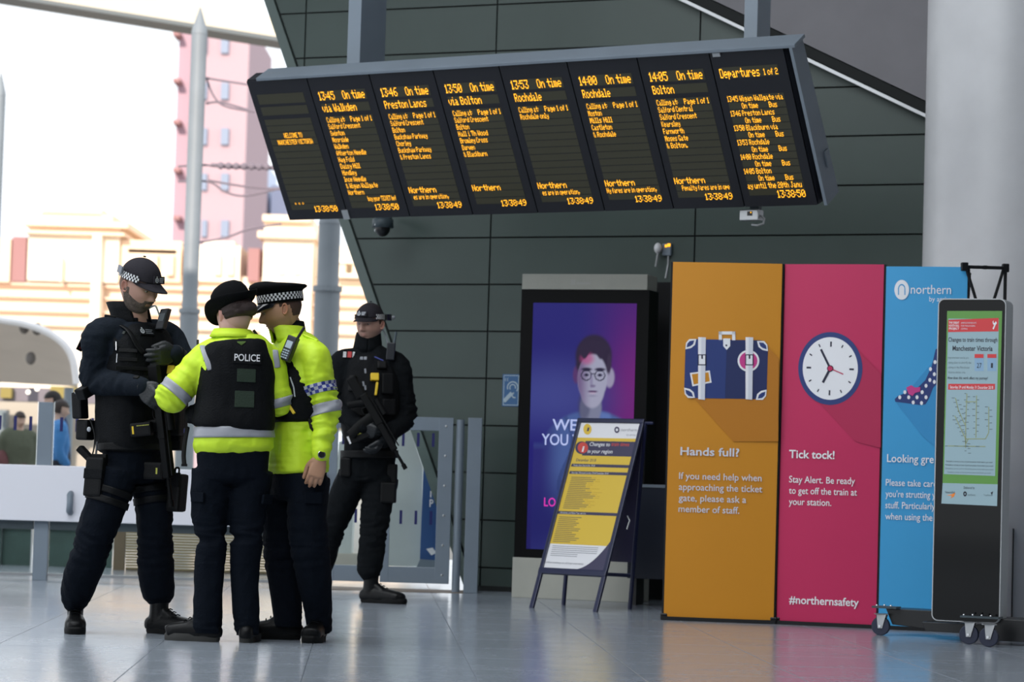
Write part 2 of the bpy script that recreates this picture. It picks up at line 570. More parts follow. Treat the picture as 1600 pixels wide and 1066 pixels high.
def led(mb, text, u0, v0, h, width=None, spacing=1, c=0.004):
    """dot matrix lettering: u0,v0 baseline-left in board coordinates, h cap height, width forces the run length"""
    cols = []
    for ch in text:
        if ch == ' ':
            cols += [0, 0, 0]; continue
        g = FONT.get(ch, FONT['-'])
        a = 0
        while a < 5 and g[a] == 0: a += 1
        b = 4
        while b > a and g[b] == 0: b -= 1
        cols += g[a:b + 1] + [0] * spacing
    mb = MB()
    d = h / 7.0; dx = d * 0.92 if width is None else width / max(len(cols), 1)
    for i, cbits in enumerate(cols):
        r = 0
        while r < 8:
            if cbits >> r & 1:
                r1 = r
                while r1 < 7 and cbits >> (r1 + 1) & 1: r1 += 1
                v1 = v0 + h - r * d; v2 = v0 + h - (r1 + 1) * d
                V = [BF.p(u0 + i * dx + dx * .02, v2 + d * .08, c), BF.p(u0 + (i + 1) * dx * 1.0 - dx * .0, v2 + d * .08, c), BF.p(u0 + (i + 1) * dx, v1 - d * .08, c), BF.p(u0 + i * dx + dx * .02, v1 - d * .08, c)]
                mb.add(V, [(0, 1, 2, 3)], M_led)
                r = r1 + 1
            else:
                r += 1
    mb.build('lettering', M_led, parent=sc_)
pw = BW / 8
ROW = 0.0475
screens = [
    dict(rows={2: ('WELCOME TO', .12), 3: ('MANCHESTER VICTORIA', .055)}, dots=True, clock='13:38:50'),
    dict(time='13:45', dest='via Walkden', calls=['Salford Crescent', 'Swinton', 'Moorside', 'Walkden', 'Atherton Needle', 'Hag Fold', 'Daisy Hill', 'Hindley', 'Ince Needle', '& Wigan Wallgate', 'Northern'], foot='buy your TICKET bef', fo=.21, clock='13:38:50'),
    dict(time='13:46', dest='Preston Lancs', calls=['Salford Crescent', 'Bolton', 'Buckshaw Parkway', 'Chorley', 'Buckshaw Parkway', '& Preston Lancs'], op='Northern', foot='es are in operation,', fo=.03, clock='13:38:49'),
    dict(time='13:50', dest='via Bolton', calls=['Salford Crescent', 'Bolton', 'Hall i Th Wood', 'Bromley Cross', 'Darwen', '& Blackburn'], op='Northern', clock='13:38:49'),
    dict(time='13:53', dest='Rochdale', calls=['Rochdale only'], op='Northern', foot='es are in operation,', fo=.03, clock='13:38:49'),
    dict(time='14:00', dest='Rochdale', calls=['Moston', 'Mills Hill', 'Castleton', '& Rochdale'], op='Northern', foot='Ny fares are in operation,', fo=.0, clock='13:38:49'),
    dict(time='14:05', dest='Bolton', calls=['Salford Central', 'Salford Crescent', 'Kearsley', 'Farnworth', 'Moses Gate', '& Bolton.'], op='Northern', foot='Penalty fares are in ope', fo=.06, clock='13:38:49'),
    dict(big=True, clock='13:38:50'),
]
for i, s in enumerate(screens):
    a = i * pw
    mb = MB(); mb.fbox(BF, a + 0.004, a + pw - 0.004, 0.0, BH - 0.004, -0.004, 0.010, M_bez)
    sc_ = mb.build('screen', M_bez, parent=board)
    A0, A1 = a + 0.052, a + pw - 0.062
    mb = MB()
    mb.fbox(BF, A0, A1, 0.845, 0.915, 0.010, 0.0112, M_lcd)
    if 'big' not in s:
        mb.fbox(BF, A0, A1, 0.765, 0.825, 0.010, 0.0112, M_lcd)
    top = 0.735
    for k in range(14):
        v1 = top - k * ROW
        mb.fbox(BF, A0, A1, v1 - ROW + 0.005, v1, 0.010, 0.0112, M_lcd)
    mb.build('display', M_lcd, parent=sc_)
    mb = MB(); C = 0.0135
    if 'time' in s:
        led(mb, s['time'], A0 + 0.003, 0.852, 0.060, .127, c=C)
        led(mb, 'On time', A0 + 0.188, 0.852, 0.060, .175, c=C)
        led(mb, s['dest'], A0 + 0.003, 0.768, 0.056, 0.0245 * len(s['dest']), c=C)
        led(mb, 'Calling at:', A0 + 0.01, top - ROW + .006, 0.038, .145, c=C)
        led(mb, 'Page 1 of 1', A0 + 0.195, top - ROW + .006, 0.038, .168, c=C)
        for k, t in enumerate(s['calls']):
            led(mb, t, A0 + 0.008, top - (k + 2) * ROW + .007, 0.037, 0.0155 * len(t) + .003, c=C)
    if 'rows' in s:
        for k, (t, x) in s['rows'].items():
            led(mb, t, A0 + x, top - (k + 1) * ROW + .007, 0.036, 0.0148 * len(t), c=C)
        for q in range(3):
            led(mb, 'o', A0 + 0.04 + q * .03, 0.115, .02, .014, c=C)
    if 'op' in s:
        led(mb, s['op'], A0 + 0.0, top - 12 * ROW + .004, 0.044, .212, c=C)
    if 'foot' in s:
        led(mb, s['foot'], A0 + s['fo'] * .7, top - 13 * ROW + .006, 0.036, min(0.0135 * len(s['foot']), A1 - A0 - s['fo'] * .7), c=C)
    if 'big' in s:
        led(mb, 'Departures', A0 - 0.01, 0.848, 0.060, .262, c=C)
        led(mb, '1 of 2', A0 + 0.275, 0.854, 0.042, .095, c=C)
        for k, t in enumerate(['13:45 Wigan Wallgate via', '', '13:46 Preston Lancs', '', '13:50 Blackburn via', '', '13:53 Rochdale', '', '14:00 Rochdale', '', '14:05 Bolton', '']):
            v = top - (k + 1) * ROW + .007
            if t:
                led(mb, t, A0 + 0.0, v, 0.037, 0.0152 * len(t), c=C)
            else:
                led(mb, 'On time', A0 + 0.085, v, 0.037, .108, c=C); led(mb, 'Bus', A0 + 0.262, v, 0.037, .055, c=C)
        led(mb, 'ay until the 20th Janu', A0 + 0.0, top - 13.05 * ROW + .006, 0.040, .36, c=C)
    led(mb, s['clock'], A1 - 0.185, 0.056, 0.044 if 'big' not in s else .050, .188, c=C)
for px, py in ((542, 334), (1121, 84)):
    a, b = BF.uv(px, py)
    mb = MB(); mb.fbox(BF, a - .025, a + .025, b - .033 if py > 200 else b - .012, b + .033 if py > 200 else b + .012, 0.01, 0.018, M_alu)
    mb.build('sticker', mat('pale_sticker', s2l(190, 196, 196), rough=0.5), parent=board)
def post(px0, px1, px2, Yp, lab):
    X0 = at(px0, 60, Yp)[0]
    w = (px1 - px0) / FPX * Yp / 0.86; d = (px2 - px1) / FPX * Yp / 0.55
    f = yawframe((X0, Yp, 0), 31)
    mb = MB(); mb.fbox(f, 0, w, 3.40, 7.5, -d, 0, M_steel)
    tag(mb.build('support_post', M_steel, bevel=0.004), lab, 'post', 'posts carrying the departures board')
post(543, 564, 603, 17.75, 'grey steel post holding the left half of the departures board')
post(1162, 1182, 1208, 16.25, 'grey steel post holding the right end of the departures board')

# cameras on the board and the wall
def dome(px, py, Yp):
    c = at(px, py, Yp)
    t = thing('dome_camera', 'grey dome security camera hanging on the clad wall under the board', 'camera', c)
    mb = MB(); V, F = limb([c + (0, 0.0, .075), c + (0, 0, .06), c + (0, 0, .0)], [.05, .075, .078], n=28, sub=1, round_caps=False); mb.add(V, F, M_steeld)
    mb.build('housing', M_steeld, parent=t, smooth=True)
    mb = MB(); mb.add(*ellipsoid(c - (0, 0, .0), (.055, .055, .065), nu=24, nv=14), m=M_black); mb.build('dome', M_black, parent=t, smooth=True)
    mb = MB(); mb.box(c + np.array([0.03, 0.09, .085]), (.05, .26, .03), m=M_steeld); mb.build('bracket', M_steeld, parent=t)
    for k in (-1, 1):
        mb = MB(); mb.add(*ellipsoid(c + np.array([-.05 , -.05, -.005 - .02 * k]), (.008, .008, .012)), m=M_alu); mb.build('indicator', M_alu, parent=t, smooth=True)
dome(598, 356, 19.3)
c = at(1175, 336, 16.3)
t = thing('wireless_unit', 'small grey camera box hanging under the departures board', 'camera', c)
f = yawframe(c, 31)
mb = MB(); mb.fbox(f, -.085, .04, -.032, .035, -.08, .0, M_alu); mb.build('case', mat('unit_grey', s2l(150, 155, 160), rough=.5), parent=t, bevel=.006)
mb = MB(); mb.fbox(f, -.03, .0, -.004, .022, 0, .006, M_black); mb.build('front_plate', M_black, parent=t)
mb = MB(); mb.add(*ellipsoid(f.p(-.005, .015, .007), (.004, .004, .004)), m=M_led); mb.build('indicator', mat('green_led', (.1, .9, .4), emit=(.1, .9, .4), estr=1), parent=t)
mb = MB(); mb.tube([f.p(.04, -.0, -.04), f.p(.065, -.02, -.04), f.p(.06, -.05, -.04), f.p(.02, -.06, -.04), f.p(-.02, -.055, -.04)], .007, 8, M_alu); mb.build('cable', M_alu, parent=t)
mb = MB(); mb.fbox(f, -.03, .03, .03, .09, -.07, -.03, M_steeld); mb.build('bracket', M_steeld, parent=t)
# two wall devices with cables
def wallhit(px, py, c=0.0):
    return WF.off(c).hit(px, py)
c = wallhit(1028, 388, .08)
t = thing('beacon', 'round pale sounder on the wall left of the boxed isolator', 'alarm', c)
mb = MB(); mb.add(*ellipsoid(c, (.028, .03, .038)), m=M_whitep); mb.build('dome', M_whitep, parent=t, smooth=True)
mb = MB(); mb.tube([c - (0, 0, .03), c - (0.004, 0, .07), c - (.012, 0, .13)], .008, 8, M_alu); mb.build('cable', M_alu, parent=t)
mb = MB(); mb.tube([c, c - WF.n * .09], .015, 8, M_steeld); mb.build('mount', M_steeld, parent=t)
c = wallhit(1041, 390, .05)
f = yawframe(c, 23)
t = thing('wall_isolator', 'small grey box with yellow label and cable on the wall above the orange banner', 'electrical box', c)
mb = MB(); mb.fbox(f, -.032, .034, -.042, .042, -.04, 0, M_steel); mb.build('case', M_steel, parent=t, bevel=.006)
mb = MB(); mb.fbox(f, .008, .03, .02, .042, 0, .003, M_led); mb.build('yellow_label', mat('label_yellow', s2l(190, 150, 50), rough=.6), parent=t)
mb = MB(); mb.fbox(f, -.01, .006, .016, .034, 0, .003, M_led); mb.build('red_label', mat('label_red', s2l(170, 80, 80), rough=.6), parent=t)
mb = MB(); mb.tube([f.p(.01, -.04, -.02), f.p(.006, -.1, -.03), f.p(-.01, -.2, -.03)], .007, 8, M_alu); mb.build('cable', M_alu, parent=t)

# hearing loop sign
c = wallhit(797, 610, .03)
SF = yawframe(WF.off(.025).hit(797, 610), 23)
M_sblue = mat('sign_blue', s2l(44, 98, 150), rough=.4)
M_swhite = mat('sign_white', s2l(176, 196, 208), rough=.5)
t = thing('hearing_loop_sign', 'blue square sign with a white ear symbol on the clad wall', 'sign', SF.o)
mb = MB(); mb.fbox(SF, -.06, .075, -.115, .115, -.02, 0, M_sblue); mb.build('board', M_sblue, parent=t)
mb = MB()
for r in ((-.052, .067, .103, .108), (-.052, .067, -.108, -.103), (-.052, -.047, -.108, .108), (.062, .067, -.108, .108)):
    mb.fbox(SF, r[0], r[1], r[2], r[3], 0, .001, M_swhite)
def sarc(cx, cz, r0, r1, a0, a1, n=20):
    V = []; F = []
    for i in range(n + 1):
        a = math.radians(a0 + (a1 - a0) * i / n)
        V += [SF.p(cx + r0 * math.cos(a), cz + r0 * math.sin(a), .0015), SF.p(cx + r1 * math.cos(a), cz + r1 * math.sin(a), .0015)]
    for i in range(n): F.append((2 * i, 2 * i + 1, 2 * i + 3, 2 * i + 2))
    mb.add(V, F, M_swhite)
sarc(.02, .02, .036, .045, -40, 200); sarc(.02, .02, .018, .026, -20, 220); sarc(.035, -.035, .012, .022, 100, 300)
d = nrm(SF.u + SF.v)
mb.box(SF.p(-.015, -.05, .001), (.085, .028, .002), (d, np.cross(SF.n, d), SF.n), M_swhite)
V, F = text_mesh('((', .05); mb.add([SF.p(-.045 + q[0], .07 + q[1] * .6, .0015) for q in V], F, M_swhite)
mb.build('symbol', M_swhite, parent=t)
# ------------------------------------------------------------------ digital poster unit on the wall
AF = yawframe((0.062, 18.36, 0), 19.0)
ad = thing('digital_poster', 'tall black digital advertising unit showing a man in glasses on purple', 'advertising screen', AF.p(.45, 0, -.1))
M_dead = mat('unit_black', (.0012, .0012, .0015), rough=.4, spec=.12)
M_beige = mat('unit_beige', s2l(172, 172, 162), rough=.5, var=.04)
a0, zt = AF.uv(814, 428); a1, _ = AF.uv(1012, 430); _, zt2 = AF.uv(814, 452)
b1 = AF.uv(801, 934)[1]
mb = MB(); mb.fbox(AF, a0 + .01, a1 + .0, zt2, zt, -.24, .0, M_beige); mb.build('header', M_beige, parent=ad, bevel=.004)
_, zb2 = AF.uv(808, 871); 
mb = MB(); mb.fbox(AF, a0 - .0, a1 - .0, 0.0, zb2, -.24, .0, M_beige); mb.build('plinth', M_beige, parent=ad, bevel=.004)
mb = MB(); mb.fbox(AF, a0 + .005, a1 + .012, zb2, zt2, -.24, -.012, M_dead); mb.build('body', M_dead, parent=ad)
s0, sv0 = AF.uv(818, 846); s1, sv1 = AF.uv(992, 473)
s0 = AF.uv(829, 600)[0]; s1 = AF.uv(991, 600)[0]; _, sv0 = AF.uv(829, 858); _, sv1 = AF.uv(829, 473)
# printed picture as a fine colour grid
NX, NY = 110, 260
def picture(x, y):
    """x,y arrays 0..1, y up; the photograph shown on the screen"""
    def sm(a, b, t):
        t = np.clip((t - a) / (b - a), 0, 1); return t * t * (3 - 2 * t)
    def ell(cx, cy, rx, ry, soft=.15):
        d = np.sqrt(((x - cx) / rx) ** 2 + ((y - cy) / ry) ** 2)
        return 1 - sm(1 - soft, 1 + soft, d)
    def mixc(c, m, col):
        return c * (1 - m[..., None]) + np.array(col) * m[..., None]
    L = lambda *c: np.array(s2l(*c))
    c = np.zeros(x.shape + (3,)) + L(34, 30, 112)
    c = mixc(c, sm(.4, 1.0, x) * .95, L(72, 22, 112))
    c = mixc(c, sm(.55, 1.05, x) * ell(1.0, .6, .4, .25, .8) * .8, L(116, 26, 116))
    c = mixc(c, ell(.15, .62, .5, .12, .9) * .8, L(66, 72, 142))
    c = mixc(c, sm(.35, .0, y), L(28, 24, 92))
    # shirt
    sh = np.maximum(ell(.60, .41, .46, .155, .06), (np.abs(x - .5) < .46) * sm(.44, .40, y) * sm(.0, .3, y + .2))
    c = mixc(c, sh, L(70, 92, 150)); c = mixc(c, sh * sm(.35, .1, x), L(42, 40, 112))
    c = mixc(c, sh * sm(.36, .1, y), L(30, 30, 100))
    c = mixc(c, sh * (np.abs(x - .36 - .06 * np.sin(y * 18)) < .02) * .5, L(34, 48, 100))
    # neck, face, ears, hair
    c = mixc(c, ell(.585, .575, .105, .075, .12), L(120, 124, 150))
    c = mixc(c, ell(.52, .585, .06, .06, .3) * .6, L(60, 60, 96))
    c = mixc(c, sh * ell(.73, .535, .05, .06, .4) * .8, L(92, 116, 178))
    c = mixc(c, ell(.76, .70, .045, .04, .2), L(150, 144, 172)); c = mixc(c, ell(.44, .71, .035, .035, .3), L(84, 50, 104))
    hair = np.maximum(ell(.60, .785, .175, .088, .1), ell(.60, .755, .17, .06, .1))
    c = mixc(c, hair, L(40, 28, 56))
    f = ell(.595, .695, .142, .098, .06); f = np.maximum(f, ell(.598, .66, .118, .084, .08))
    c = mixc(c, f, L(158, 158, 182)); c = mixc(c, f * sm(.60, .46, x) * .85, L(100, 72, 122))
    c = mixc(c, ell(.54, .775, .06, .022, .6) * .7, L(176, 70, 130))
    fr = sm(.788, .80, y + .02 * np.sin(x * 40)) * ell(.60, .79, .17, .06, .1); c = mixc(c, fr, L(42, 30, 58))
    c = mixc(c, ell(.75, .755, .02, .04, .3), L(52, 40, 66))
    for ex in (.535, .665):
        c = mixc(c, ell(ex, .732, .05, .007, .4), L(38, 30, 60))       # brows
        g = ell(ex, .708, .052, .022, .04) - ell(ex, .708, .042, .0175, .04)
        c = mixc(c, np.clip(g, 0, 1), L(22, 26, 52))
        c = mixc(c, ell(ex, .709, .024, .006, .3), L(60, 56, 90)); c = mixc(c, ell(ex, .709, .009, .006, .3), L(16, 16, 40))
    c = mixc(c, ell(.60, .714, .016, .003, .3), L(22, 26, 52))
    c = mixc(c, ell(.585, .685, .014, .026, .5) * .5, L(110, 98, 140)); c = mixc(c, ell(.60, .665, .026, .006, .4) * .7, L(96, 80, 120))
    c = mixc(c, ell(.60, .643, .045, .0045, .4), L(84, 60, 100)); c = mixc(c, ell(.60, .636, .03, .004, .6) * .5, L(190, 160, 186))
    c = mixc(c, ell(.60, .625, .035, .004, .8) * .4, L(100, 92, 128))
    return c
gx, gy = np.meshgrid(np.linspace(0, 1, NX), np.linspace(0, 1, NY))
cols = picture(gx, gy).reshape(-1, 3)
mb = MB()
V = [AF.p(s0 + (s1 - s0) * i / (NX - 1), sv0 + (sv1 - sv0) * j / (NY - 1), -.010) for j in range(NY) for i in range(NX)]
F = [(j * NX + i, j * NX + i + 1, (j + 1) * NX + i + 1, (j + 1) * NX + i) for j in range(NY - 1) for i in range(NX - 1)]
mb.add(V, F); mb.cols = cols
M_scr = mat('lit_screen', (0.5, 0.5, 0.5), rough=.3, attr='Col', emit=(1, 1, 1), estr=.92, emit_attr=True, spec=.15)
_b = M_scr.node_tree.nodes['Principled BSDF']
for _l in list(_b.inputs['Base Color'].links): M_scr.node_tree.links.remove(_l)
_b.inputs['Base Color'].default_value = (.002, .002, .002, 1)
mb.build('screen', M_scr, parent=ad)
M_swt = mat('screen_white', s2l(150, 158, 200), emit=s2l(170, 178, 214), estr=.7)
M_spk = mat('screen_pink', s2l(190, 40, 150), emit=s2l(190, 40, 150), estr=.8)
mb = MB()
AS = AF.off(-.010)
put_text(mb, "WE'", AS, 863, 672, 906, 18, M_swt, bold=.012)
put_text(mb, "YOU T", AS, 846, 695, 906, 18, M_swt, bold=.012)
put_text(mb, "LO", AS, 850, 791, 868, 14, M_spk, bold=.012)
mb.build('lettering', M_swt, parent=ad)
mb = MB(); M_faint = mat('faint_lettering', s2l(176, 176, 170), rough=.5)
q0 = AF.uv(892, 441)
mb.fbox(AF, q0[0], q0[0] + .03, q0[1] - .018, q0[1] + .018, 0, .001, M_faint); mb.fbox(AF, q0[0] + .04, q0[0] + .14, q0[1] - .016, q0[1] - .0, 0, .001, M_faint)
mb.build('maker_plate', M_faint, parent=ad)

# dark navy cabinet behind the A-board
q = atz(1000, 941)
KF = yawframe((0, 18.05, 0), 19.0)
c0, _ = KF.uv(981, 850); c1, _ = KF.uv(1050, 850); _, kz1 = KF.uv(1010, 757); _, kz0 = KF.uv(1010, 905)
cab = thing('navy_cabinet', 'low dark navy cabinet between the poster screen and the orange banner', 'cabinet', KF.p((c0 + c1) / 2, 0, -.1))
M_navy = mat('navy_panel', s2l(26, 34, 50), rough=.5, var=.08)
mb = MB(); mb.fbox(KF, c0, c1, kz0, kz1, -.24, 0, M_navy); mb.build('body', M_navy, parent=cab, bevel=.005)
mb = MB(); mb.fbox(KF, c0 - .0, c1, kz1 - .02, kz1 + .0, -.24, .006, M_steel); mb.build('top_edge', mat('teal_edge', s2l(58, 84, 84), rough=.4), parent=cab)
for u_ in (c0 + .03, c1 - .05):
    mb = MB(); mb.fbox(KF, u_, u_ + .03, 0, kz0, -.2, -.02, M_black); mb.build('leg', M_black, parent=cab)
q = WF.off(.1).uv(1035, 600)
mb = MB(); W2 = WF.off(.05)
mb.fbox(W2, q[0] - .06, q[0] + .08, 0, 2.2, -.03, .12, M_blackm)  # solid black block stands in for the shade between poster screen and banner
tag(mb.build('shade_block', M_blackm), 'tall black block standing in for the dark shade behind the orange banner', 'shade block')

# ------------------------------------------------------------------ A-board
M_abf = mat('navy_frame', s2l(24, 30, 64), rough=.35, spec=.4)
M_paper = mat('poster_white', s2l(222, 222, 226), rough=.4)
M_yel = mat('poster_yellow', s2l(214, 180, 52), rough=.45)
M_yel2 = mat('poster_yellow_deep', s2l(196, 160, 42), rough=.45)
M_nvy = mat('poster_navy', s2l(46, 42, 76), rough=.45)
M_red = mat('poster_red', s2l(196, 62, 52), rough=.45)
M_grey = mat('poster_grey_print', s2l(128, 112, 66), rough=.5)
M_grey2 = mat('poster_grey_text', s2l(140, 142, 150), rough=.5)
XF = yawframe((.154, 16.939, 0), 34.1, -22.8)
XW, XH = .503, 1.314
ab = thing('a_board', 'navy framed pavement A-board with a yellow train times poster', 'sign board', XF.p(XW / 2, 0, -.15))
bz = XF.uv(837, 893)[1]
fw = .03
mb = MB()
mb.fbox(XF, 0, fw, 0, XH, -.022, 0, M_abf); mb.fbox(XF, XW - fw, XW, 0, XH, -.022, 0, M_abf)
mb.fbox(XF, 0, XW, XH - fw, XH, -.022, .004, M_abf); mb.fbox(XF, 0, XW, bz - .01, bz + fw, -.022, .004, M_abf)
mb.build('front_frame', M_abf, parent=ab, bevel=.006)
mb = MB(); mb.fbox(XF, .02, XW - .02, bz, XH - .015, -.016, -.008, M_paper)
pan = mb.build('poster', M_paper, parent=ab)
XP = XF.off(-.008)
mb = MB()
def ab_rect(x0, y0, x1, y1, m, c=.001):
    """corner pixels in the photograph: left-top, right-bottom mapped through the leaning sheet"""
    a, b = XP.uv(x0, y0); a2, b2 = XP.uv(x1, y1)
    mb.fbox(XP, a, a2, b2, b, 0, c, m)
Lp, Rp = .036, XW - .036
def vrow(px, py): return XP.uv(px, py)[1]
y0, y1 = vrow(905, 684), vrow(850, 849)
mb.fbox(XP, .022, XW - .022, y1, y0, 0, .0008, M_yel)
mb.fbox(XP, .10, XW - .022, vrow(905, 712), vrow(905, 689), 0, .0014, M_nvy)
ring(mb, XP, 909, 700, 0, 10, M_nvy, c=.0015, kx=1.0)
ring(mb, XP, 911, 700, 0, 8.5, M_red, c=.002, kx=.95)
put_text(mb, 'i', XP, 909, 706, 912, 9, M_paper, bold=.03, c=.0028)
put_text(mb, 'Changes to', XP, 921, 697, 953, 6, M_paper, bold=.01, c=.0022)
put_text(mb, 'train times', XP, 955, 697, 983, 6, M_red, bold=.01, c=.0022)
put_text(mb, 'in your region', XP, 918, 708, 957, 6, M_paper, bold=.01, c=.0022)
put_text(mb, 'December 2018', XP, 900, 721, 931, 4.5, M_nvy, bold=.01, c=.0012)
ring(mb, XP, 918, 671, 0, 8.5, M_yel, c=.0012, kx=.75); put_text(mb, '1', XP, 917, 674, 920, 6, M_nvy, c=.002)
ring(mb, XP, 964, 672, 2.4, 5, M_nvy, c=.0012, kx=.8)
put_text(mb, 'northern', XP, 970, 674, 995, 5, M_grey2, c=.0012); put_text(mb, 'by arriva', XP, 979, 681, 993, 3, M_grey2, c=.0012)
for (px, py, wfr, t) in ((893, 727, .95, 'Friday 21st December 2018'), (890, 738.5, .95, 'Saturday 22nd and Sunday 23rd December 2018'), (872, 801, .95, 'Christmas and New Year service')):
    v = vrow(px, py); a = XP.uv(px, py)[0]
    mb.fbox(XP, a, XW - .03, v - .010, v + .010, 0, .0016, M_nvy)
    put_text(mb, t, XP, px + 3, py + 1.6, px + 3 + len(t) * 1.35, 2.8, M_paper, c=.0024)
for k in range(18):
    f_ = k / 17.0
    py = 746 + 48 * f_; px = 893 - 13.5 * f_ 
    v = vrow(px, py); a = XP.uv(px, py)[0]; w = .12 + .1 * rnd.random()
    mb.fbox(XP, a, a + w, v - .0028, v + .0028, 0, .0014, M_grey)
    mb.fbox(XP, a + w + .01, a + w + .03 + .05 * rnd.random(), v - .0022, v + .0022, 0, .0014, M_yel2)
for k in range(14):
    f_ = k / 13.0
    py = 808 + 38 * f_; px = 874 - 10 * f_
    v = vrow(px, py); a = XP.uv(px, py)[0]; w = .10 + .1 * rnd.random()
    mb.fbox(XP, a, a + w, v - .0028, v + .0028, 0, .0014, M_grey)
for k in range(6):
    v = vrow(862, 853 + k * 3.0); mb.fbox(XP, .055, .055 + (.34 if k < 4 else .2), v - .0018, v + .0018, 0, .0014, M_grey2)
put_text(mb, 'northernrailway.co.uk/improvements', XP, 850, 880, 912, 3.5, M_grey2, c=.0014)
# navy sweep in the lower right corner
pp = [(XW - .022, bz + .025), (XW - .022, bz + .23)]
for k in range(11):
    t_ = k / 10
    pp.append((XW - .03 - .23 * t_, bz + .20 * (1 - t_) ** 2.2 + .028))
mb.poly([XP.p(a, b, .002) for a, b in pp], .001, XP.n, M_nvy)
mb.build('poster_print', M_yel, parent=pan)
# back frame, hinge
bk = atz(984, 952)
topc = XF.p(XW, XH - .02, -.02)
topl = XF.p(0, XH - .02, -.02)
ud = XF.u * XW
mb = MB()
for p_ in (bk, bk - ud):
    tp = topc if p_ is bk else topl
    mb.tube([p_, tp], .014, 8, M_abf)
mb.tube([bk + (topc - bk) * .18, bk - ud + (topl - bk + ud) * .18], .012, 8, M_abf)
mb.build('rear_frame', M_abf, parent=ab)
mb = MB(); B2 = bk + (topc - bk) * .25; B3 = topc
mb.poly([B2, B3 - (topc - bk) * .02, B3 - ud - (topc - bk) * .02, B2 - ud], .006, nrm(np.cross(B3 - B2, -ud)), M_nvy); mb.build('rear_panel', M_nvy, parent=ab)
mb = MB(); mb.tube([topl - XF.u * .0, topc + XF.u * .06], .01, 8, M_abf); mb.build('hinge', M_abf, parent=ab)
mb = MB(); hx = XF.p(XW + .012, .62, -.06)
mb.tube([hx + XF.v * .05, hx + XF.u * .025 + XF.v * .02, hx + XF.u * .02 - XF.v * .04], .005, 6, M_alu); mb.build('catch', M_alu, parent=ab)

# ------------------------------------------------------------------ banner stands
M_or = mat('banner_orange', s2l(208, 138, 20), rough=.5, var=.03, vscale=1.5)
M_orsh = mat('banner_orange_dark', s2l(190, 120, 18), rough=.5)
M_pk = mat('banner_pink', s2l(196, 30, 88), rough=.45, var=.03, vscale=1.5)
M_pksh = mat('banner_pink_dark', s2l(180, 24, 78), rough=.5)
M_bl = mat('banner_blue', s2l(58, 160, 216), rough=.45, var=.03, vscale=1.5)
M_blsh = mat('banner_blue_dark', s2l(50, 146, 204), rough=.5)
M_bw = mat('banner_white', s2l(240, 240, 244), rough=.5)
M_bw2 = mat('banner_pale_grey', s2l(218, 220, 230), rough=.5)
M_navb = mat('banner_navy', s2l(34, 56, 120), rough=.5)
M_navb2 = mat('banner_navy_dark', s2l(26, 40, 92), rough=.5)
M_ink = mat('banner_ink', s2l(24, 26, 54), rough=.5)
M_mag = mat('banner_magenta', s2l(206, 60, 140), rough=.5)
def banner(name, label, org, yaw, w, h, m, sag=0.0, deep=.13):
    f = yawframe(org, yaw)
    t = thing(name, label, 'banner', f.p(w / 2, 0, -.1), 'pop-up banner stands')
    # sheet with a slight bow, frame behind
    nu, nv = 14, 30
    V = []; F = []
    for j in range(nv + 1):
        for i in range(nu + 1):
            u = i / nu; v = j / nv
            bow = .006 * math.sin(math.pi * u) + .002 * math.sin(v * 7 + u * 3) + sag * max(0, .14 - v) * 3 * (1 - v) * -1
            V.append(f.p(w * u, .02 + (h - .02) * v, bow - .012))
    for j in range(nv):
        for i in range(nu):
            a = j * (nu + 1) + i; F.append((a, a + 1, a + nu + 2, a + nu + 1))
    n0 = len(V)
    V2 = [np.array(q) - f.n * .004 for q in V]
    F2 = [tuple(n0 + k for k in q[::-1]) for q in F]
    mb = MB(); mb.add(V + V2, F + F2, m); sh = mb.build('banner_sheet', m, parent=t, smooth=True)
    mb = MB()
    mb.fbox(f, -.012, .008, 0, h, -.05, -.02, M_blackm); mb.fbox(f, w - .008, w + .01, 0, h, -.05, -.02, M_blackm)
    mb.fbox(f, -.012, w + .01, 0, .022, -.06, .012, M_blackm); mb.fbox(f, 0, w, h - .015, h, -.05, -.02, M_blackm)
    for k in range(1, 6):
        mb.fbox(f, 0, w, h * k / 6 - .006, h * k / 6 + .006, -.05, -.03, M_blackm)
    mb.build('frame', M_blackm, parent=t)
    for x in (0, w):
        mb = MB(); mb.box(f.p(x, .02, -.03), (.04, .05, .04), (f.u, f.n, f.v), M_black); mb.build('corner_hub', M_black, parent=t, bevel=.006)
        for s_ in (0, 1):
            mb = MB(); mb.tube([f.p(x, .03 + (h - .06) * s_, -.03), f.p(x, .03 + (h - .06) * s_, -deep)], .009, 6, M_blackm)
            mb.tube([f.p(x, .03 + (h - .06) * s_, -.03), f.p(x, .22 + (h - .44) * s_, -deep / 2), f.p(x, .03 + (h - .06) * s_, -deep)], .007, 6, M_blackm)
            mb.build('strut', M_blackm, parent=t)
    return t, f.off(-.0035), sh
ob, OF, osh = banner('banner_stand', 'orange banner with a navy suitcase picture and Hands full wording', (.943, 15.946, 0), 8.5, .648, 2.125, M_or)
pb, PF, psh = banner('banner_stand', 'pink banner with a clock picture, between the orange and blue banners', (1.600, 15.87, 0), 19.0, .592, 2.125, M_pk)
bb, UF, ush = banner('banner_stand', 'blue banner with a spotted shoe picture, half hidden by the kiosk', (2.172, 15.66, 0), 16.0, .472, 2.112, M_bl)
def line_text(par, *a, **k):
    m_ = MB(); put_text(m_, *a, **k); m_.build('lettering', parent=par)
def shape_obj(fn, name, par):
    global mb
    mb = MB(); fn(); return mb.build(name, parent=par)
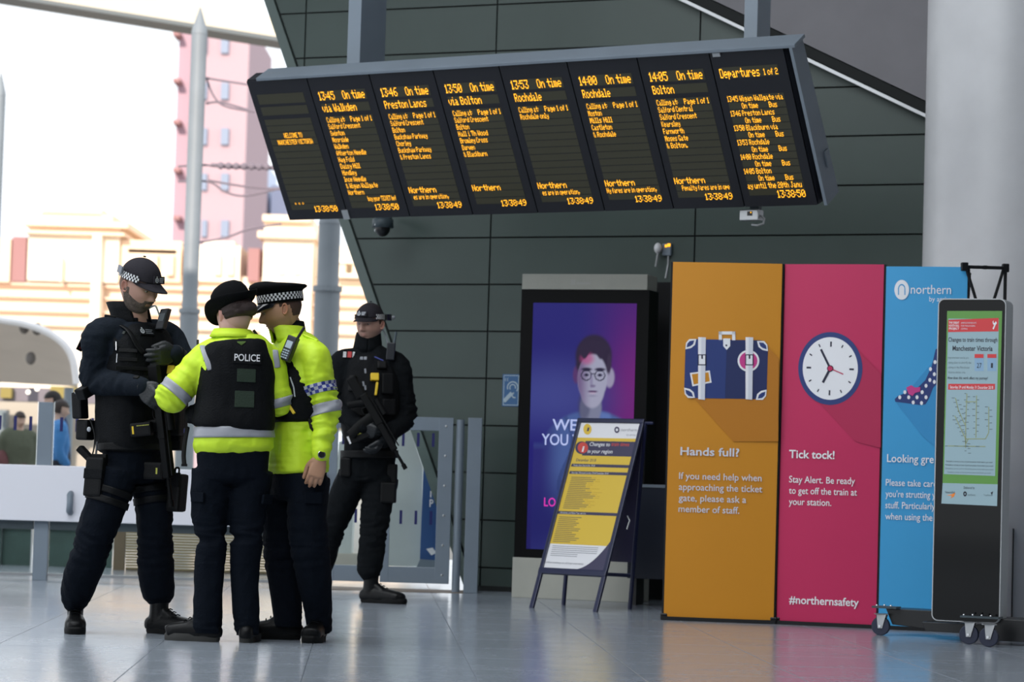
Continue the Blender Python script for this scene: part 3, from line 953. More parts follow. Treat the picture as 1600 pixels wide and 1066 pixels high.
def suitcase():
    ppoly(mb, OF, [(1084, 622), (1196, 539), (1217, 560), (1216, 690), (1146, 690)], M_orsh, c=.0008)
    R = lambda x0, y0, x1, y1, m, c, r=6: ppoly(mb, OF, arc(x1 - r, y1 - r, r, r, 0, 90, 6) + arc(x0 + r, y1 - r, r, r, 90, 180, 6) + arc(x0 + r, y0 + r, r, r, 180, 270, 6) + arc(x1 - r, y0 + r, r, r, 270, 360, 6), m, c)
    ppoly(mb, OF, [(1071, 540), (1078, 530), (1190, 532), (1200, 542), (1198, 614), (1188, 624), (1080, 622), (1069, 612)], M_navb2, c=.002)
    ppoly(mb, OF, [(1072, 537), (1078, 530), (1136, 531), (1133, 623), (1080, 622), (1069, 612)], M_navb, c=.003)
    # handle
    for q in ((1123, 518, 1149, 523), (1123, 518, 1128, 532), (1144, 518, 1149, 532)):
        ppoly(mb, OF, [(q[0], q[1]), (q[2], q[1]), (q[2], q[3]), (q[0], q[3])], M_bw, c=.003)
    ppoly(mb, OF, [(1130, 529), (1141, 529), (1141, 541), (1135.5, 547), (1130, 541)], M_bw, c=.004)
    ring(mb, OF, 1135, 540, 0, 1.5, M_ink, c=.005)
    # round sticker
    ring(mb, OF, 1169.5, 564, 0, 17, M_bw, c=.004); ring(mb, OF, 1169.5, 564, 0, 14, M_mag, c=.005)
    ppoly(mb, OF, [(1078, 583), (1109, 579), (1112, 598), (1082, 604)], M_bw, c=.004); ppoly(mb, OF, [(1081, 585), (1107, 582), (1109, 596), (1084, 601)], M_or, c=.005)
    for x in (1097, 1171):
        ppoly(mb, OF, [(x - 6, 527), (x + 6, 527.5), (x + 4.5, 625), (x - 6, 624)], M_bw, c=.006)
        ppoly(mb, OF, [(x - 1, 527), (x + 6, 527.5), (x + 4.5, 625), (x - 2, 624)], M_bw2, c=.0068)
        ppoly(mb, OF, [(x - 6.5, 554), (x + 6.5, 554), (x + 6.5, 571), (x - 6.5, 571)], M_ink, c=.0075)
        ppoly(mb, OF, [(x - 5, 555.5), (x + 5, 555.5), (x + 5, 569.5), (x - 5, 569.5)], M_bw, c=.0082)
        ppoly(mb, OF, [(x - 1, 555), (x + 1.5, 555), (x + 1.5, 561), (x - 1, 561)], M_ink, c=.009)
    for (x, y, sx, sy) in ((1071, 530, 1, 1), (1200, 533, -1, 1), (1069, 622, 1, -1), (1198, 625, -1, -1)):
        ppoly(mb, OF, [(x, y + 16 * sy), (x + 1 * sx, y + 6 * sy), (x + 6 * sx, y), (x + 17 * sx, y), (x + 15 * sx, y + 9 * sy), (x + 9 * sx, y + 14 * sy)][::(1 if sx * sy < 0 else -1)], M_bw, c=.004)
        ppoly(mb, OF, [(x + 2 * sx, y + 13 * sy), (x + 3 * sx, y + 7 * sy), (x + 7 * sx, y + 3 * sy), (x + 14 * sx, y + 2 * sy), (x + 12 * sx, y + 8 * sy), (x + 8 * sx, y + 11 * sy)][::(1 if sx * sy < 0 else -1)], M_navb, c=.005)
shape_obj(suitcase, 'suitcase_print', osh)
def otext():
    line_text(osh, 'Hands full?', OF, 1063, 711, 1155, 13, M_bw2, bold=.018)
    for i, (t, x1) in enumerate((('If you need help when', 1190), ('approaching the ticket', 1191), ('gate, please ask a', 1166), ('member of staff.', 1155))):
        line_text(osh, t, OF, 1061 - i * .3, 748.5 + i * 17.2, x1, 11, M_bw2, bold=.006)
otext()
def clock():
    ppoly(mb, PF, [(1262, 610), (1335, 541), (1377, 585), (1376, 700), (1336, 690)], M_pksh, c=.0008)
    cx_, cy_ = 1297.5, 576
    ring(mb, PF, cx_, cy_, 0, 57, M_navb, c=.002, kx=.88, n=56); ring(mb, PF, cx_, cy_, 0, 49, M_bw, c=.004, kx=.88, n=56)
    for k in range(12):
        a = math.radians(k * 30 + 2); L0, L1 = (38, 43) if k % 3 else (34, 42)
        wd = 1.0 if k % 3 else 1.4
        dx, dy = math.cos(a), math.sin(a)
        P_ = lambda r, s: (cx_ + (r * dx - s * dy) * .88, cy_ + r * dy + s * dx)
        ppoly(mb, PF, [P_(L0, -wd), P_(L1, -wd), P_(L1, wd), P_(L0, wd)], M_ink, c=.005)
    def hand(x, y, wd, m, c):
        d = nrm((x - cx_, y - cy_)); nx, ny = -d[1] * wd, d[0] * wd
        ppoly(mb, PF, [(cx_ + nx, cy_ + ny), (cx_ - nx, cy_ - ny), (x - nx, y - ny), (x + nx, y + ny)], m, c)
    hand(1283, 546, 1.7, M_ink, .006); hand(1286, 598, 1.9, M_ink, .006)
    hand(1318, 585, .8, M_pk, .007); ring(mb, PF, cx_, cy_, 0, 5, M_ink, c=.007); ring(mb, PF, cx_, cy_, 0, 3.8, M_pk, c=.008)
shape_obj(clock, 'clock_print', psh)
def ptext():
    line_text(psh, 'Tick tock!', PF, 1233, 715.5, 1304, 13, M_bw, bold=.018)
    for i, (t, x1) in enumerate((('Stay Alert. Be ready', 1336), ('to get off the train at', 1339), ('your station.', 1299))):
        line_text(psh, t, PF, 1233 - i * .2, 754 + i * 17.4, x1, 11, M_bw, bold=.006)
    line_text(psh, '#northernsafety', PF, 1233, 943, 1342, 13, M_bw, bold=.016)
ptext()
def shoe():
    ppoly(mb, UF, [(1402, 632), (1462, 560), (1480, 640), (1475, 712), (1440, 680)], M_blsh, c=.0008)
    pts = [(1398, 624), (1403, 619), (1413, 615), (1420, 607), (1434, 606), (1446, 594), (1456, 572), (1462, 546), (1474, 540), (1476, 570), (1466, 598), (1458, 606), (1452, 622), (1446, 632), (1436, 633), (1415, 630), (1399, 628)]
    ppoly(mb, UF, pts, M_navb, c=.002)
    for (x, y) in ((1406, 621), (1414, 613), (1420, 621), (1427, 629), (1433, 621), (1441, 613), (1447, 603), (1453, 594), (1460, 585), (1461, 566), (1454, 577), (1447, 621), (1440, 630), (1460, 597), (1468, 560), (1466, 576)):
        ring(mb, UF, x, y, 0, 3.2, M_bw, c=.004, n=10, kx=.75)
    ppoly(mb, UF, [(1416, 606), (1424, 602), (1430, 606), (1438, 605), (1438, 612), (1430, 614), (1426, 619), (1420, 616)], M_mag, c=.005)
shape_obj(shoe, 'shoe_print', ush)
def utext():
    ring(mb, UF, 1409, 453, 0, 15.5, M_bw, c=.002, kx=.74, n=32)
    ring(mb, UF, 1409, 452, 6, 8, M_bl, c=.003, kx=.72, a0=180, a1=360)
    for x in (1404, 1414):
        ppoly(mb, UF, [(x - .8, 452), (x + .8, 452), (x + .8, 461), (x - .8, 461)], M_bl, c=.003)
    line_text(ush, 'northern', UF, 1423, 459, 1486, 15, M_bw, bold=.0)
    line_text(ush, 'by arriva', UF, 1452, 471, 1487, 8, M_bw, bold=.0)
    line_text(ush, 'Looking gre', UF, 1386, 722, 1459, 13, M_bw, bold=.010)
    for i, (t, x1) in enumerate((('Please take care', 1464), ("you're strutting your", 1478), ('stuff. Particularly', 1461), ('when using the', 1457))):
        line_text(ush, t, UF, 1384 - i * .3, 759 + i * 17.6, x1, 11, M_bw, bold=.006)
shape_obj(utext, 'logo', ush)

# folding frame that shows past the blue banner's right edge
ta = at(1507, 417, 15.50); tb = at(1571, 419, 15.72)
def strut(a_, b_, r_=.009):
    m_ = MB(); m_.tube([a_, b_], r_, 8, M_blackm); m_.build('strut', M_blackm, parent=bb)
strut(ta, tb, .010); strut(at(1510, 420, 15.5), at(1526, 472, 15.55)); strut(at(1568, 421, 15.71), at(1552, 472, 15.66))
strut(tb, np.array([tb[0], tb[1], .02]), .010); strut(at(1526, 472, 15.55), at(1507, 560, 15.5)); strut(at(1552, 472, 15.66), at(1570, 560, 15.72))
for q_ in (ta, tb, np.array([tb[0], tb[1], .03])):
    m_ = MB(); m_.box(q_, (.04, .04, .05), m=M_black); m_.build('corner_hub', M_black, parent=bb, bevel=.006)
m_ = MB(); m_.box((ta + tb) / 2, (.02, .02, .022), m=M_black); m_.build('clip', M_black, parent=bb)

# ------------------------------------------------------------------ kiosk
KW, KH = .372, 1.735
KF = yawframe((2.297, 14.50, .115), 24.0)
ki = thing('information_kiosk', 'freestanding black glass digital kiosk on castors showing train changes', 'kiosk', KF.p(KW / 2, -.115, -.1))
def rrect(w0, w1, v0, v1, r, n=6):
    P_ = []
    for (cx_, cz_, a) in ((w1 - r, v0 + r, -90), (w1 - r, v1 - r, 0), (w0 + r, v1 - r, 90), (w0 + r, v0 + r, 180)):
        for k in range(n + 1):
            q = math.radians(a + 90 * k / n); P_.append((cx_ + r * math.cos(q), cz_ + r * math.sin(q)))
    return P_
M_kside = mat('kiosk_side', s2l(196, 198, 200), rough=.4, metal=.0)
M_kgl = mat('kiosk_glass', s2l(5, 6, 7), rough=.05, spec=.22)
mb = MB(); mb.poly([KF.p(a, b, 0) for a, b in rrect(0, KW, 0, KH, .035)], .16, KF.n, M_kside); kb = mb.build('body', M_kside, parent=ki, auto=.7)
mb = MB(); mb.poly([KF.p(a, b, .003) for a, b in rrect(.006, KW - .006, .006, KH - .006, .03)], .004, KF.n, M_kgl); kg = mb.build('front_glass', M_kgl, parent=ki)
KS = KF.off(.003)
M_kgreen = mat('screen_green', s2l(84, 132, 62), rough=.3, emit=s2l(90, 150, 60), estr=.26)
M_kwhite = mat('screen_pale', s2l(128, 152, 162), rough=.3, emit=s2l(150, 180, 190), estr=.30)
M_kred = mat('screen_red', s2l(180, 48, 52), rough=.3, emit=s2l(176, 46, 50), estr=.4)
M_kink = mat('screen_ink', s2l(40, 44, 56), rough=.4)
M_kline = mat('screen_line', s2l(110, 128, 136), rough=.4)
M_kyel = mat('screen_route', s2l(160, 172, 132), rough=.4)
def kscreen():
    ppoly(mb, KS, [(1480, 486), (1566, 486), (1558, 790), (1472, 786)], M_kgreen, c=.0008)
    ppoly(mb, KS, [(1473, 755), (1559, 757), (1558, 791), (1471, 787)], M_kwhite, c=.0018)
    ppoly(mb, KS, [(1482, 498), (1561, 499), (1555, 744), (1475, 741)], M_kwhite, c=.0018)
    ppoly(mb, KS, [(1482, 500), (1560.5, 497), (1560, 518), (1481.5, 519)], M_kred, c=.003)
    for i, t in enumerate(('THE GREAT', 'NORTH RAIL', 'PROJECT')):
        put_text(mb, t, KS, 1483, 506 + i * 4.6, 1499, 3.4, M_bw, bold=.02, c=.004)
        put_text(mb, ('IMPROVEMENTS', 'FOR PASSENGERS', 'COMING')[i], KS, 1502, 506 + i * 4.6, 1502 + (24, 22, 10)[i], 2.6, M_bw2, c=.004)
    d = [(1551, 514), (1553, 515), (1556, 508), (1558, 505), (1556, 502), (1554.5, 505), (1552.5, 504), (1553, 501), (1551, 503), (1552, 507), (1553.5, 508)]
    ppoly(mb, KS, d, M_bw, c=.004)
    put_text(mb, 'Changes to train times through', KS, 1482, 534, 1558.5, 7, M_kink, bold=.012, c=.003)
    put_text(mb, 'Manchester Victoria', KS, 1488.5, 548, 1551, 8, M_kink, bold=.018, c=.003)
    for i, t in enumerate(('Improvement works are', 'taking place to electrify the', 'railway in the Manchester', 'Victoria station area')):
        put_text(mb, t, KS, 1481.5, 560.5 + i * 7.6, 1481.5 + (32, 36, 34, 27)[i], 3.6, M_kline, c=.003)
    for x, n_, in ((1530, '27'), (1550, '1')):
        ppoly(mb, KS, [(x - 7, 554), (x + 7, 554), (x + 7, 580), (x - 7, 580)], mat('screen_card', s2l(120, 150, 176), emit=s2l(120, 150, 176), estr=.4), c=.0026)
        ppoly(mb, KS, [(x - 7, 553.5), (x + 7, 553.5), (x + 7, 559.5), (x - 7, 559.5)], M_kred, c=.004)
        put_text(mb, n_, KS, x - (3.5 if n_ == '27' else 1.5), 575, x + (3.8 if n_ == '27' else 1.5), 8, M_kink, c=.004)
    put_text(mb, 'How does this work affect my journey?', KS, 1481, 592.5, 1543.5, 4.5, M_kink, bold=.01, c=.003)
    ppoly(mb, KS, [(1482, 600), (1555, 600), (1554.5, 609), (1481.5, 609)], M_kred, c=.003)
    put_text(mb, 'Saturday 29 until Monday 31 December 2018', KS, 1484.5, 607, 1552, 4.6, M_bw, bold=.01, c=.004)
    def line(pts, m, w=.7):
        for (x0, y0), (x1, y1) in zip(pts[:-1], pts[1:]):
            dd = nrm((x1 - x0, y1 - y0)); nx, ny = -dd[1] * w, dd[0] * w
            ppoly(mb, KS, [(x0 - nx, y0 - ny), (x1 - nx, y1 - ny), (x1 + nx, y1 + ny), (x0 + nx, y0 + ny)], m, c=.0028)
    line([(1511, 615), (1509, 660), (1509, 700)], M_kyel); line([(1526, 618), (1525, 684)], M_kyel); line([(1508, 628), (1526, 628)], M_kyel)
    line([(1493, 622), (1498, 642), (1508, 664)], M_kyel); line([(1492, 650), (1508, 684), (1509, 694)], M_kyel)
    line([(1508, 686), (1540, 686), (1545, 676), (1545, 636)], M_kyel); line([(1481, 697), (1540, 698)], M_kyel); line([(1509, 694), (1513, 686)], M_kyel)
    r2 = random.Random(3)
    for (x0, y0, x1, y1, n_) in ((1511, 615, 1509, 680, 13), (1525, 620, 1525, 684, 13), (1493, 622, 1508, 664, 12), (1492, 650, 1508, 684, 11), (1545, 636, 1545, 676, 8), (1510, 690, 1512, 712, 6), (1482, 697, 1540, 698, 7)):
        for k in range(n_):
            t_ = k / n_; x = x0 + (x1 - x0) * t_; y = y0 + (y1 - y0) * t_; w_ = 2 + 3 * r2.random(); s_ = 1 if k % 2 else -1
            ppoly(mb, KS, [(x + s_ * 1.2, y - .6), (x + s_ * (1.2 + w_), y - .6), (x + s_ * (1.2 + w_), y + .6), (x + s_ * 1.2, y + .6)][::s_], M_kline, c=.0028)
    for i, (a_, b_) in enumerate(((1478, 1551), (1477, 1552), (1477, 1552), (1480, 1548))):
        put_text(mb, 'Timetable is correct at time of print but please check before you travel', KS, a_, 722 + i * 5.6, b_, 2.6, M_kink if i < 2 else M_kline, c=.003)
    put_text(mb, 'Delivered by', KS, 1506, 764, 1523, 4, M_kink, c=.003)
    put_text(mb, 'NetworkRail', KS, 1477, 771, 1492, 4, M_kink, c=.003); ppoly(mb, KS, [(1479, 774), (1486, 773), (1493, 770), (1491, 776), (1485, 779), (1488, 775)], mat('screen_orange', s2l(210, 120, 50), emit=s2l(210, 120, 50), estr=.4), c=.003)
    ring(mb, KS, 1508, 772, 1.4, 4, M_kink, c=.003, kx=.7); put_text(mb, 'northern', KS, 1512, 775, 1524, 4, M_kline, c=.003)
    put_text(mb, 'TransPennine', KS, 1537, 775, 1551, 3, M_kline, c=.003); ppoly(mb, KS, [(1548, 770), (1552, 768), (1550, 774)], M_kink, c=.003)
shape_obj(kscreen, 'screen_picture', kg)
# wheeled base
def kbase(nm, pts, org, dep):
    f = yawframe(at(*org), 24.0); mb = MB(); mb.poly([f.hit(*q) for q in pts][::-1], dep, f.n, M_black); return mb.build(nm, M_black, parent=ki, bevel=.003)
kbase('base_rear', [(1384, 951), (1500, 957), (1486, 988), (1394, 976)], (1385, 965, 15.02), .22)
kbase('base_front', [(1534, 966), (1640, 972), (1640, 1006), (1546, 1001)], (1534, 980, 14.42), .30)
kbase('base_cross', [(1440, 972), (1540, 976), (1536, 992), (1446, 986)], (1450, 980, 14.75), .25)
def kplate(pts, org, m):
    f = yawframe(at(*org), 24.0); mb = MB(); mb.poly([f.hit(*q) for q in pts][::-1], .10, f.n, m); mb.build('deck_plate', m, parent=ki)
kplate([(1362, 947), (1400, 949), (1400, 952), (1362, 950)], (1370, 950, 14.97), M_steeld)
kplate([(1500, 962), (1560, 965), (1560, 968), (1500, 965)], (1515, 965, 14.36), M_steeld)
UPV = np.array([0, 0, 1.0])
def castor(px, py, px_off=0):
    c = atz(px, py) 
    r = .052
    ax = nrm((.42, .91, 0)); tx = nrm((.91, -.42, 0))
    V, F = limb([c - ax * .014 + UPV * r, c + ax * .014 + UPV * r], r, n=24, sub=1, round_caps=False)
    mbw = MB(); mbw.add(V, F, M_blackm); wh = mbw.build('castor', mat('rubber_blue_grey', s2l(34, 40, 62), rough=.5), parent=ki, bevel=.004)
    wh.data.materials[0] = MATS['rubber_blue_grey']
    mbf = MB()
    for s_ in (-1, 1):
        b_ = c + ax * s_ * .020
        mbf.poly([b_ - tx * .012 + UPV * (r - .012), b_ + tx * .012 + UPV * (r - .012), b_ + tx * .034 + UPV * (2 * r + .012), b_ - tx * .020 + UPV * (2 * r + .012)], .004, ax * s_, M_alu)
    mbf.box(c + UPV * (2 * r + .014), (.07, .06, .006), m=M_alu); mbf.tube([c - ax * .026 + UPV * r, c + ax * .026 + UPV * r], .007, 8, M_chrome)
    mbf.build('fork', M_alu, parent=wh)
castor(1376, 993); castor(1514, 1007); castor(1545, 1011)
for (x, y, Y_) in ((1370, 946, 14.93), (1382, 946, 14.93), (1392, 947, 14.93), (1506, 961, 14.3), (1520, 961, 14.3), (1534, 962, 14.3), (1548, 963, 14.3)):
    mb = MB(); mb.add(*ellipsoid(at(x, y, Y_), (.006, .006, .006), nu=8, nv=6), m=M_chrome); mb.build('bolt', M_chrome, parent=ki)
# dark slot in the column-side cover
cs = Frame((0, 16.84, 0), (1, 0, 0), (0, 0, 1))
a_, b_ = cs.uv(1579, 965); a2_, b2_ = cs.uv(1582, 826)
mb = MB(); mb.fbox(cs, a_, a2_ + .005, 0, b2_, -.04, .03, M_black); tag(mb.build('cable_slot', M_black), 'thin black slot strip on the base of the white column', 'strip')

# ------------------------------------------------------------------ glass barrier and gate
GF = Frame((0, 18.8, 0), (1, 0, 0), (0, 0, 1))
gb = thing('glass_barrier', 'glass and white panel barrier behind the officers', 'barrier', GF.p(-2.5, 0))
U = lambda px, py=720: GF.uv(px, py)
M_gwhite = mat('barrier_white', s2l(236, 236, 244), rough=.35)
xs0 = U(-40)[0]; xs1 = U(512)[0]
z_gt = U(60, 627)[1]; z_wt = U(60, 727)[1]; z_wb = U(60, 814)[1]; z_lb = U(60, 899)[1]
posts = [U(57)[0], U(57)[0] + 1.16, xs1 - .09]
for i, x in enumerate(posts):
    mb = MB(); mb.fbox(GF, x, x + .1, 0, z_gt - .005, -.06, -.0, M_steel); p_ = mb.build('post', M_steel, parent=gb, bevel=.003)
edges = [xs0] + posts + [None]
for i in range(3):
    x0 = edges[i] + (.1 if i else 0) + .008; x1 = edges[i + 1] - .008
    mb = MB(); mb.fbox(GF, x0, x1, z_wt - .03, z_gt, -.036, -.024, M_glass); gp = mb.build('glass_panel', M_glass, parent=gb)
    mb = MB(); mb.fbox(GF, x0, x1, .03, z_wb, -.036, -.024, M_glass); g2 = mb.build('lower_glass_panel', M_glass, parent=gb)
    mb = MB(); mb.fbox(GF, x0 - .01, x1 + .01, .03, .05, -.045, -.015, M_alu); mb.build('rail', M_alu, parent=gb)
    mb = MB(); mb.fbox(GF, x0, x1, z_wb - .06, z_wb - .0, -.045, -.012, M_steeld); mb.build('rail', M_steeld, parent=gb)
k = 0
x = U(23, 660)[0] - .108 * 3
while x < xs1 - .1:
    if all(not (p - .01 < x < p + .11) for p in posts):
        mb = MB(); zc = U(23, 661)[1]; mb.fbox(GF, x - .011, x + .011, zc - .05, zc + .05, -.024, -.0225, M_dash); mb.build('marking', M_dash, parent=gb)
    x += .108
for i in range(2):
    x0 = xs0 if i == 0 else posts[1] + .05; x1 = posts[1] + .045 if i == 0 else xs1
    mb = MB(); mb.fbox(GF, x0, x1, z_wb, z_wt, .0, .05, M_gwhite); wp = mb.build('white_panel', M_gwhite, parent=gb, bevel=.006)
mb = MB(); c = GF.p(*U(112, 785), .07)
mb.tube([c + (.0, .02, .06), c + (.0, -.02, .05), c + (0.005, -.03, 0), c + (.0, -.02, -.06), c + (0, .02, -.07)], .022, 12, M_steel); mb.build('door_pull', M_steel, parent=gb, smooth=True)

gt = thing('metal_gate', 'grey framed glass gate with blue glass dashes beside the clad wall', 'gate', GF.p(-1.0, 0))
zt_ = U(700, 653)[1]; zb_ = U(700, 913)[1]
def seg(x0, x1, za, zb, nm, mt=M_steel, par=gt, c0=-.05, c1=0.0, bv=.003):
    mb = MB(); mb.fbox(GF, x0, x1, za, zb, c0, c1, mt); return mb.build(nm, mt, parent=par, bevel=bv)
X = lambda px, py=780: U(px, py)[0]
leaf = [(597, 705), (512, 592)]
th = U(700, 653)[1] - U(700, 674)[1]; bh = U(700, 888)[1] - zb_
for i, (a, b) in enumerate(leaf):
    seg(X(b) - (.10 if i == 0 else .055), X(b), zb_, zt_, 'stile'); seg(X(a), X(a) + .058, zb_, zt_, 'stile')
    seg(X(a), X(b), zt_ - th, zt_, 'rail', c1=-.002); seg(X(a), X(b), zb_, zb_ + bh, 'rail', c1=-.002)
    seg(X(a) + .05, X(b) - .05, zb_ + bh - .01, zt_ - th + .01, 'glass_panel', M_glass, c0=-.032, c1=-.022, bv=0)
    for zrow in (687, 809):
        zc = U(650, zrow)[1]; xx = X(627)
        for q in range(-5, 3):
            xq = xx + q * .105
            if X(a) + .06 < xq < X(b) - (.11 if i == 0 else .06):
                seg(xq - .0095, xq + .0095, zc - .048, zc + .048, 'marking', M_dash, c0=-.022, c1=-.0205, bv=0)
    for q in range(6):
        zc = zb_ + .06 + (zt_ - zb_ - .12) * q / 5
        mb = MB(); mb.add(*ellipsoid(GF.p(X(b) - .05, zc, 0), (.009, .004, .009), nu=10, nv=6), m=M_alu); mb.build('bolt', M_steeld, parent=gt)
mb = MB(); V, F = limb([GF.p(X(716), 0, -.03), GF.p(X(716), U(716, 656)[1], -.03)], .028, n=16, sub=1, round_caps=False); mb.add(V, F, M_steel); mb.build('hinge_tube', M_steel, parent=gt, auto=.6)
mb = MB(); V, F = limb([GF.p(X(606), U(606, 812)[1], .03), GF.p(X(606), U(606, 800)[1], .03), GF.p(X(606), U(606, 796)[1], -.0)], .008, n=10, sub=1); mb.add(V, F, M_alu); mb.build('latch', M_alu, parent=gt)
gx0 = X(728); gz = U(738, 653)[1]
mb = MB(); mb.fbox(GF, gx0, gx0 + .098, 0, gz, -.12, 0, M_steel); tag(mb.build('gate_post', M_steel, bevel=.004), 'square grey steel post between the gate and the clad wall', 'post')
# bright hatch edge of floor at the gate foot
mb = MB(); mb.fbox(GF, X(514), X(728), 0, .004, -.35, .06, mat('brass_threshold', s2l(128, 112, 96), rough=.6)); tag(mb.build('threshold_strip', MATS['brass_threshold']), 'pale brown threshold strip under the grey gate', 'threshold')
# ------------------------------------------------------------------ beyond the barrier
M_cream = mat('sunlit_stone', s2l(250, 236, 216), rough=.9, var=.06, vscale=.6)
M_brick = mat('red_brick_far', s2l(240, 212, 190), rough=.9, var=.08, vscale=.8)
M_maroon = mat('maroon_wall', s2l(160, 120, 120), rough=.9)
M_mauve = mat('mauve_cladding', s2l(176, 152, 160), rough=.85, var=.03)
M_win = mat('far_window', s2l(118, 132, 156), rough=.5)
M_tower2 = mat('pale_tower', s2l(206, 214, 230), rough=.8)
M_mast = mat('mast_grey', s2l(122, 130, 137), rough=.55, var=.08, vscale=2)
def pbox(mb, x0, y0, x1, y1, Y, dep, m):
    a = at(x0, y1, Y); b = at(x1, y0, Y); a2 = at((x0 + x1) / 2, y1, Y); b2 = at((x0 + x1) / 2, y0, Y)
    mb.box(((a[0] + b[0]) / 2, Y + dep / 2, (a2[2] + b2[2]) / 2), (b[0] - a[0], dep, b2[2] - a2[2]), m=m)
def part(nm, rects, Y, dep, m, par):
    o = None
    for r in rects:
        mb = MB(); pbox(mb, *r, Y, dep, m); o = mb.build(nm, m, parent=par)
    return o
# tower block
Yt = 150
tw = thing('tower_block', 'mauve clad tower block rising behind the stone building', 'building', at(334, 750, Yt))
part('wall', [(281, 30, 391, 760)], Yt, 14, M_mauve, tw)
part('side_wall', [(275, 30, 281, 760)], Yt + 1, 12, mat('mauve_shade', s2l(176, 146, 158), rough=.9), tw)
for yy in (70, 142, 213, 284, 357):
    for xx, w in ((351, 13), (319, 9)):
        w_ = part('window', [(xx - w / 2, yy - 13, xx + w / 2, yy + 13)], Yt - .25, .3, M_win, tw)
for yy in (52, 125, 190, 265, 340):
    part('balcony', [(270, yy - 3, 281, yy + 3)], Yt - .3, 2, M_maroon, tw)
pt_ = thing('pale_tower', 'pale distant block to the right of the mauve tower', 'building', at(410, 748, 170))
part('wall', [(392, 250, 412, 760)], 170, 10, M_tower2, pt_)
part('lower_block', [(408, 290, 470, 760)], 172, 10, mat('lavender_block', s2l(188, 192, 214), rough=.9), pt_)
# stone building
Ys = 85
sb = thing('stone_building', 'long sunlit cream stone building across the tracks', 'building', at(270, 600, Ys))
part('wall', [(-60, 430, 640, 660)], Ys + .6, 10, M_cream, sb)
part('attic_block', [(42, 352, 187, 440)], Ys, 8, M_cream, sb)
part('cornice', [(36, 345, 200, 354), (38, 362, 194, 366)], Ys - .4, 9, mat('stone_shade', s2l(242, 216, 190), rough=.9), sb)
part('parapet', [(52, 334, 176, 346), (66, 326, 160, 336)], Ys, 7, MATS['stone_shade'], sb)
part('pier', [(138, 366, 158, 560), (92, 400, 96, 440)], Ys - .5, 1, mat('pale_stone', s2l(255, 244, 226), rough=.9), sb)
part('link_wall', [(187, 376, 284, 440), (200, 390, 276, 396)], Ys + .3, 8, mat('warm_stone', s2l(248, 218, 190), rough=.9, var=.05, vscale=.5), sb)
part('gable', [(308, 384, 376, 440), (318, 377, 366, 386), (286, 388, 310, 440)], Ys + .2, 8, M_cream, sb)
part('pavilion', [(406, 345, 490, 560)], Ys - .2, 8, M_cream, sb)
part('pavilion_cornice', [(402, 362, 494, 372), (410, 336, 486, 346)], Ys - .6, 9, MATS['stone_shade'], sb)
part('dark_bay', [(17, 370, 42, 440), (386, 388, 406, 440)], Ys + .1, 8, M_maroon, sb)
part('brick_bay', [(-40, 372, 17, 440)], Ys + .0, 8, MATS['warm_stone'], sb)
part('string_course', [(-60, 448, 640, 453), (-60, 468, 640, 472), (-60, 490, 640, 494), (-60, 512, 640, 515)], Ys + .2, 1, M_brick, sb)
for xx in (215, 240, 265, 340, 360, 440, 465, 535, 556):
    w_ = part('window', [(xx - 6, 398, xx + 6, 430)], Ys - .3 if 410 < xx < 490 else Ys + .0, .4, MATS['stone_shade'], sb)
part('dado', [(524, 385, 600, 412), (524, 428, 600, 434)], Ys - .1, 8, M_cream, sb)
# masts
def mast(px, ytop, Y, w0, w1, pointed, lab, collar, ybase=None):
    X0 = at(px[0], ytop, Y)
    bz_ = 0.0
    xb = at(px[1], 700, Y)
    zc = at(px[0], collar, Y)[2]
    r0 = w0 / 2 / FPX * Y; r1 = w1 / 2 / FPX * Y
    top = X0[2]
    x_ = X0[0]
    t = thing('steel_mast', lab, 'mast', (x_, Y, -.02), 'steel masts along the tracks')
    prof = [(r1, -.02), (r1, zc), (r1 * .9, zc + .02), (r0, zc + .04), (r0, top - (.35 if pointed else 0)), ]
    mb = MB(); V, F = limb([(x_, Y, z) for r, z in prof], [r for r, z in prof], n=20, sub=1, round_caps=False); mb.add(V, F, M_mast); mb.build('shaft', M_mast, parent=t, auto=.5)
    if pointed:
        mb = MB(); V, F = limb([(x_, Y, top - .36), (x_, Y, top - .30), (x_, Y, top)], [r0 * 1.04, r0 * .95, .01], n=20, sub=1, round_caps=False); mb.add(V, F, M_mast); mb.build('finial', M_mast, parent=t)
    mb = MB(); V, F = limb([(x_, Y, zc), (x_, Y, zc + .06)], r1 * 1.15, n=20, sub=1, round_caps=False); mb.add(V, F, M_mast); mb.build('collar', M_mast, parent=t)
    return x_, Y
m1 = mast((2, 0), 114, 42, 17, 19, True, 'steel mast at the far left edge of the view', 640)
m2 = mast((313, 0), 12, 36, 25, 30, True, 'tall pointed steel mast in front of the mauve tower', 490)
m3 = mast((517, 0), 300, 30, 34, 40, True, 'steel mast between the departures board and the peaked cap', 456)
# wires and brackets from the middle mast
M_wire = mat('wire_grey', s2l(120, 110, 120), rough=.6)
wires = [[(322, 121), (334, 150), (352, 166), (398, 175)], [(322, 162), (345, 160), (396, 174)], [(278, 260), (320, 258), (360, 262), (440, 262)], [(278, 284), (326, 284), (352, 300), (384, 306), (440, 294)], [(326, 282), (386, 292), (440, 296)], [(322, 122), (360, 128), (440, 140)], [(286, 383), (350, 372), (390, 358), (440, 350)]]
oh = thing('overhead_wires', 'dark looped overhead wires and brackets beside the tall mast', 'wires', at(330, 260, 36.0))
for w_ in wires:
    mb = MB(); P_ = catmull([at(x, y, 36.2) for x, y in w_], 5); mb.tube(P_, .016, 6, M_wire); mb.build('wire', M_wire, parent=oh)
mb = MB(); mb.tube([at(330, 258, 36.1), at(440, 263, 36.1)], .03, 6, M_wire); mb.build('bracket_arm', M_wire, parent=oh)
